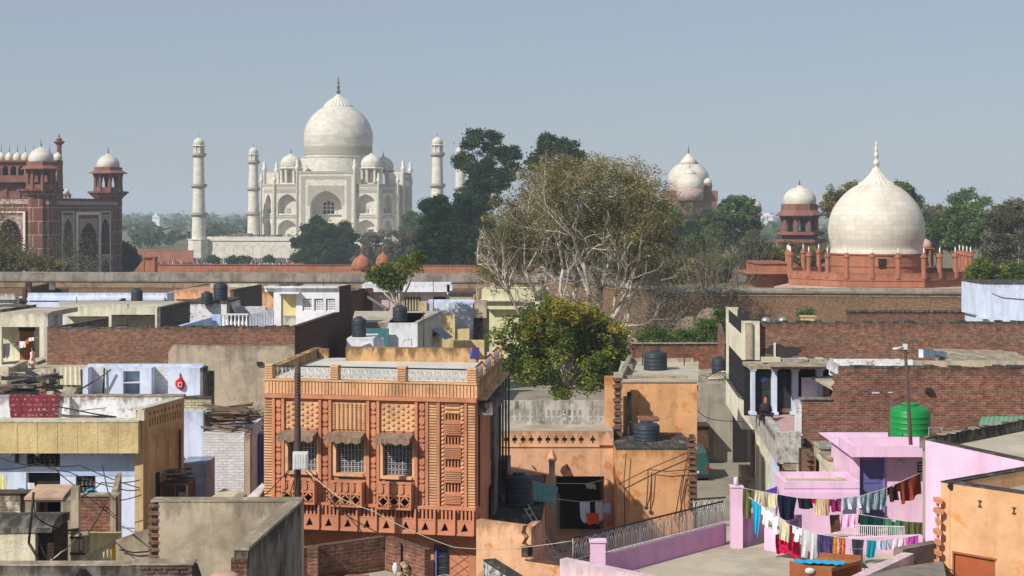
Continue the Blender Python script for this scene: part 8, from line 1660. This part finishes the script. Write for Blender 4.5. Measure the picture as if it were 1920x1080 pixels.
# orange corner house
D=40;t=thing('corner_house',(xat(1850,39),39,GZ),'peach-orange corner house with a brown shutter and ragged brick edge at bottom right','house');f=Fr(xy(1764,D),xy(2000,37.5));U=lambda X:f.px(X,0)[0];ZC=zat(904,D);mb=MB()
zo0=GZ;f.holed(mb,0,f.L,GZ,ZC,[(f.px(1789,1040)[0],f.px(1866,1050)[0],GZ,f.px(1789,1037)[1])],-.3,0);wallseg(mb,(xat(1764,D)+.001,D+.01),xy(1960,42.9),-.28,GZ,ZC-.01);B('wall',M_plaster('corner_orange',S(224,176,134),S(172,120,74),.5,1.3,.35,.3,peel=S(216,140,72),peel_amt=.05),t)(mb)
mb=MB();mb.prism([(xat(1764,D)+.3,D+.1),xy(2000,37.9),xy(1960,42.7)],ZC-.5,ZC-.4);B('roof','roof',t)(mb)
mb=MB();wallseg(mb,(xat(1764,D)+.2,D+.03),xy(1960,42.6),.05,ZC-.4,ZC+.03);wallseg(mb,(xat(1764,D),D+.02),xy(1960,42.9),-.3,ZC-.01,ZC+.03);f.box(mb,0,f.L,ZC,ZC+.03,-.32,.01);B('roof_kerb','concrete_dark',t)(mb)
mb=MB();f.box(mb,f.px(1789,1040)[0],f.px(1866,1050)[0],GZ,f.px(1789,1037)[1],-.12,-.05);s_=B('shutter',M_plain('red_brown_shutter',S(158,84,50),.6,.3,.12),t)(mb)
mb=MB();z=f.px(1789,1037)[1];a0,a1=f.px(1789,1040)[0],f.px(1866,1050)[0];f.box(mb,a0-.04,a1+.04,z,z+.05,-.28,.02);f.box(mb,a0-.04,a0,GZ,z,-.28,.02);B('frame','wood_brown',s_)(mb)
mb=MB();q=f.px(1784,912);c=f.at(q[0],q[1],.0);mb.tube([c+Vector((0,-.04,0)),c+Vector((0,.1,0))],.09,10);B('drain_hole','shadow',t)(mb)
for X,Y in((1838,944),(1902,957)):
    mb=MB();u,z=f.px(X,Y);f.box(mb,u-.012,u+.012,z-.07,z+.07,.003,.04);f.box(mb,u-.05,u+.05,z+.06,z+.08,.003,.04);f.box(mb,u-.05,u+.05,z-.08,z-.06,.003,.04);B('iron_clamp','iron',t)(mb)
mb=MB();teeth(mb,1755,1768,934,1062,39.8,11,ch=.135);B('brick_edge',[M_plain('orange_brick',S(196,134,92),.9),'corner'and 'peach'],t)(mb)
for k in range(3):mb=MB();mb.tube([pt(1762,1058+4*k,39.5),pt(1790,1072+8*k,38.5),pt(1800,1090+8*k,38)],.012,4);B('slack_cable','cable',t)(mb)
# ---------------------------------------------------------------- washing lines on the pink terrace
LA=[(1392,915,47.3),(1440,924,47.6),(1500,934,47.8),(1560,936,48.2),(1610,931,48.8),(1660,916,49.4),(1728,886,50.4)]
LB=[(1404,932,45.6),(1440,957,45.4),(1478,983,45.2),(1530,1001,45.0),(1590,1010,45.2),(1650,1014,45.4),(1722,1004,46.2)]
LC=[(1556,966,48.4),(1610,964,48.4),(1660,972,48.4),(1700,978,48.6),(1734,980,48.8)]
def online(Lp,X):
    for(x0,y0,d0),(x1,y1,d1)in zip(Lp,Lp[1:]):
        if X<=x1 or(x1,y1,d1)==Lp[-1]:f=(X-x0)/(x1-x0);return pt(X,y0+(y1-y0)*f,d0+(d1-d0)*f)
for Lp,lab in((LA,'upper washing line strung from the pink pillar to the pink house'),(LB,'lower washing line sagging across the pink terrace in front'),(LC,'short rear washing line with dark green clothes beside the violet door')):
    polyline('washing_line',[pt(*q)for q in Lp],.012,'iron_white',lab,'washing line',k=5)
W=S(236,236,240)
items=[  # line, x0, x1, drop row, colour, label, options
 (LA,1393,1413,976,S(104,108,66),'olive green shirt hanging at the pillar end of the upper line',dict(sleeves=True)),
 (LA,1414,1427,944,S(214,204,172),'narrow beige cloth second on the upper line',{}),
 (LA,1428,1457,952,S(214,204,164),'wide cream pleated cloth hanging before the navy shirt',dict(fold=.09)),
 (LA,1458,1494,976,S(26,32,56),'big navy blue shirt on the upper line',dict(taper=.25)),
 (LA,1497,1523,955,S(38,34,44),'short black garment right of the navy shirt',{}),
 (LA,1523,1529,944,S(190,30,60),'small crimson scrap of cloth on the upper line',{}),
 (LA,1529,1554,968,S(212,188,140),'tan trousers on the upper line',dict(legs=True)),
 (LA,1555,1577,961,S(140,40,100),'magenta top on the upper line',dict(sleeves=True)),
 (LA,1578,1613,955,S(206,216,226),'pale checked towel on the upper line',dict(c2=S(170,184,200),mode='stripe')),
 (LA,1582,1608,970,S(196,208,224),'pale blue cloth hanging beneath the checked towel',{}),
 (LA,1614,1638,962,S(128,156,166),'grey-teal patterned cloth next to the checked towel',dict(c2=S(188,200,204),mode='print')),
 (LA,1639,1662,955,S(120,150,162),'second grey-teal patterned cloth, beside the dark brown one',dict(c2=S(180,196,202),mode='print')),
 (LA,1663,1687,942,S(76,40,40),'dark brown shirt on the upper line',dict(sleeves=True)),
 (LA,1688,1727,938,S(150,66,48),'rust red cloth at the house end of the upper line',{}),
 (LB,1409,1426,1005,S(36,160,196),'turquoise scarf twisted at the left end of the lower line',dict(taper=.5)),
 (LB,1427,1443,986,W,'white vest next to the turquoise scarf',dict(sleeves=True)),
 (LB,1444,1461,1000,W,'white shirt in the middle of three white garments on the lower line',dict(sleeves=True)),
 (LB,1462,1479,1016,S(176,206,180),'pale green and orange striped cloth on the lower line',dict(c2=S(226,180,140),mode='stripe')),
 (LB,1480,1484,1020,S(96,44,34),'narrow dark brown strap of cloth on the lower line',{}),
 (LB,1485,1502,1016,W,'white shirt right of the brown strap on the lower line',dict(sleeves=True)),
 (LB,1503,1532,1053,S(190,194,192),'long light grey trousers hanging to the floor on the lower line',dict(legs=True)),
 (LB,1533,1562,1047,S(84,74,122),'purple striped cloth on the lower line',dict(c2=S(60,52,90),mode='stripe')),
 (LB,1563,1571,1044,S(214,164,40),'mustard yellow cloth on the lower line',dict(c2=S(170,50,50),mode='print')),
 (LB,1572,1584,1046,S(168,40,60),'dark red patterned cloth right of the mustard cloth',dict(c2=S(210,150,90),mode='print')),
 (LB,1598,1620,1053,S(58,58,66),'black garment with white cords on the lower line',dict(taper=.3)),
 (LB,1625,1641,1047,S(30,136,156),'teal towel on the lower line',{}),
 (LB,1644,1657,1032,S(186,204,232),'left one of two light blue shorts on the lower line',dict(legs=True)),
 (LB,1658,1673,1031,S(182,200,228),'right one of two light blue shorts on the lower line',dict(legs=True)),
 (LB,1674,1692,1030,W,'white cloth right of the light blue shorts on the lower line',{}),
 (LB,1693,1702,1026,S(234,170,214),'light pink cloth near the house end of the lower line',{}),
 (LB,1703,1720,1026,S(176,80,170),'bright magenta cloth at the house end of the lower line',dict(taper=-.3)),
 (LC,1557,1575,999,S(52,42,36),'dark brown print garment on the rear line',dict(c2=S(100,80,50),mode='print')),
 (LC,1577,1606,990,S(240,176,214),'pink dress on the rear line',dict(fold=.1)),
 (LC,1610,1652,1004,S(22,56,52),'dark bottle green shirt on the rear line',dict(sleeves=True)),
 (LC,1655,1691,1008,S(66,124,90),'mid green shirt next to the bottle green one',dict(sleeves=True)),
 (LC,1694,1715,1008,S(104,106,70),'olive cloth right of the mid green shirt on the rear line',{}),
 (LC,1716,1731,1014,S(94,96,62),'darker olive cloth at the wall end of the rear line',{}),
]
for i,(Lp,x0,x1,yb,col,lab,op)in enumerate(items):
    T_=[online(Lp,x0+(x1-x0)*k/4)for k in range(5)];mid=T_[2];drop=(mid.z-zat(yb,mid.y))*.95;mode,c2=op.pop('mode',None),op.pop('c2',None)
    if 'beneath'in lab:T_=[q+Vector((0,.12,0))for q in T_]
    cloth('garment',T_,drop,lab,M_cloth('washing_cloth',col,c2,mode,.8),'garment',12,8,op.pop('fold',.07),0,100+i,'washing on the pink terrace',hem=.015,**op)
mb_=None
cloth('shawl',[pt(1455,1000,46.2),pt(1500,1004,45.6)],.62,'crimson printed shawl hung over the low pink wall',M_cloth('crimson',S(204,30,70),S(130,20,50),'print',.6),'shawl',10,6,.04,0,61,hem=.1)
cloth('shawl',[pt(1428,922,50.6),pt(1456,912,50.4)],.5,'deep violet cloth spread behind the cream pleated cloth',M_cloth('deep_violet',S(78,56,138)),'shawl',8,5,.04,0,62)
# wooden bed frame on the terrace
t=thing('wooden_bed',(xat(1570,42.5),42.5,ZT_),'brown wooden bed with a tall footboard and an oval white plaque on the terrace','bed');mb=MB();D=41.2;x0,x1=xat(1481,D),xat(1556,D);mb.hexa([(x0,D,ZT_),(x1,D-.25,ZT_),(x1,D-.2,ZT_),(x0,D+.05,ZT_),(x0,D,zat(1052,D)),(x1,D-.25,zat(1067,D)),(x1,D-.2,zat(1067,D)),(x0,D+.05,zat(1052,D))]);B('footboard','wood_brown',t)(mb)
mb=MB();q=pt(1518,1070,41.05);mb.lathe((0,0,0),[(.001,0),(.12,0.0),(.12,.012),(.001,.012)],20);mb.v=[(q.x+a*1.05,q.y-c_*1-.02-a*.2,q.z+b*.7)for a,b,c_ in mb.v];B('oval_plaque','white',t)(mb)
zb_=10.48;mb=MB();mb.hexa([(x0+.02,D+.06,zb_-.1),(x1,D-.19,zb_-.1),(x1+1.0,D+.75,zb_-.1),(x0+1.0,D+1.1,zb_-.1),(x0+.02,D+.06,zb_),(x1,D-.19,zb_),(x1+1.0,D+.75,zb_),(x0+1.0,D+1.1,zb_)]);B('bed_board',M_plain('ply_board',S(150,106,62),.7,.2,.12),t)(mb)
mb=MB();mb.hexa([(x0+1.0,D+1.1,ZT_),(x1+1.0,D+.75,ZT_),(x1+1.03,D+.79,ZT_),(x0+1.03,D+1.14,ZT_),(x0+1.0,D+1.1,zb_+.12),(x1+1.0,D+.75,zb_+.12),(x1+1.03,D+.79,zb_+.12),(x0+1.03,D+1.14,zb_+.12)]);B('headboard','wood_brown',t)(mb)
mb=MB();r=random.Random(4);N=14
Gp=[[Vector((x0+.08+(x1-x0+.25)*i/N+.05*j,D+.15+.13*j-.25*i/N,zb_+.03+.05*abs(math.sin(i*1.3+j))+r.uniform(0,.02)))for i in range(N+1)]for j in range(4)]
for j in range(3):
    for i in range(N):mb.face([Gp[j][i],Gp[j][i+1],Gp[j+1][i+1],Gp[j+1][i]],0,True)
b_=mb.build('shawl',M_cloth('cyan_cloth',S(40,160,210)),None,'crumpled cyan cloth thrown across the brown wooden bed','shawl')
t=thing('chair',(xat(1610,43),43,ZT_),'thin white tube chair frame beside the wooden bed under the black garment','chair');c=Vector((xat(1611,43.2),43.2,ZT_))
for s in(-1,1):
    mb=MB();mb.tube([c+Vector((s*.2,-.2,0)),c+Vector((s*.2,-.18,.42)),c+Vector((s*.2,.2,.42)),c+Vector((s*.2,.26,0))],.014,5);B('leg_frame','iron_white',t)(mb)
mb=MB();mb.box(c.x-.2,c.x+.2,c.y-.2,c.y+.2,c.z+.42,c.z+.45);B('seat','iron_black',t)(mb);mb=MB();mb.tube([c+Vector((-.2,.2,.42)),c+Vector((-.19,.27,.85)),c+Vector((.19,.27,.85)),c+Vector((.2,.2,.42))],.014,5);B('backrest','iron_white',t)(mb)
# ---------------------------------------------------------------- cables
polyline('cable',[pt(558,870,46.3),pt(640,935,44),pt(700,958,43.5),pt(760,990,43.2),pt(850,1026,43),pt(940,1030,43),pt(1075,1014,42.6)],.011,'sheet','pale cable looping from the power pole across to the pink terrace railing','cable',sag=.02,k=6)
for i,(P,lab)in enumerate((
 ([(556,862,46.4),(500,925,46),(440,950,40)],'black cable sloping from the meter box down to the left'),
 ([(560,870,46.4),(545,920,46.3),(556,970,46.3)],'loose cable loop hanging below the meter box'),
 ([(552,868,46.4),(536,890,46.3),(534,930,46.3),(548,990,46.3)],'second slack cable hanging along the power pole'),
 ([(562,860,46.4),(600,900,46),(690,1010,43)],'thin cable running from the power pole to the brick pen'),
 ([(570,880,46.4),(640,960,45),(740,1012,43.4)],'thin cable from the meter box to the far brick pen corner'),
 ([(0,858,48),(60,872,48),(150,872,48),(262,915,47)],'black cable strung across the blue house front'),
 ([(0,880,48),(70,868,48),(130,885,47.5),(220,915,46),(262,918,46)],'second black cable sagging across the blue house front'),
 ([(95,870,47.6),(140,910,44),(144,925,36.1)],'cable drawn from the blue house down to the concrete pole'),
 ([(192,872,46),(206,935,43)],'thin stiff black rod leaning before the light blue house wall'),
 ([(144,935,36),(190,905,44),(262,900,49)],'cable from the concrete pole to the ochre corner'),
 ([(63,925,33.6),(66,968,33.6),(110,990,34),(140,1000,35.9)],'cable tied from the bent black pole to the concrete pole'),
 ([(70,1003,33.8),(85,1040,33.7),(100,1058,33.7)],'short drooping cable under the rusty cross arm'),
 ([(140,1010,35.8),(115,1035,34),(75,1058,33.7)],'pale twisted cable between concrete pole and cistern'),
 ([(265,928,48),(200,940,44),(165,1000,36.2)],'long cable from ochre corner to the hanging cable box'),
 ([(0,700,74),(40,715,74),(70,728,73)],'thin bleached stick lying over the junk heap at far left'),
 ([(1395,790,74),(1330,785,70),(1308,770,64)],'thin red-brown wire crossing the street to the orange house'))):
    polyline('cable'if 'cable'in lab or 'wire'in lab else 'stick',[pt(*q)for q in P],.016 if 'stick'not in lab else .04,'cable'if 'pale'not in lab and 'stick'not in lab else 'sheet',lab,'cable'if 'stick'not in lab and 'rod'not in lab else 'stick',sag=.05,k=6)
# line of washing in the open cream room, bits on the rear roofs
polyline('washing_line',[pt(4,645,95.5),pt(35,645,95.4),pt(72,632,95.5)],.012,'iron_white','thin washing line across the open cream room','washing line')
for i,(X0,X1,Y,d,col,lab)in enumerate(((36,48,640,.42,S(232,230,236),'white cloth on the line of the open cream room'),(48,54,637,.28,S(204,104,60),'small orange cloth on the line of the open cream room'),(54,64,634,.2,S(230,226,230),'tiny white sleeve cloth at the right end of the room line'),(29,35,642,.2,S(110,60,66),'dark red rag left of the white cloth in the cream room'),(5,18,645,.9,S(176,174,182),'grey patterned garment hanging at the left of the cream room'))):
    cloth('garment',[pt(X0,Y,95.4),pt(X1,Y-(2 if i else 0),95.4)],d,lab,M_cloth('room_cloth',col),'garment',6,5,.06,0,200+i,hem=.1)
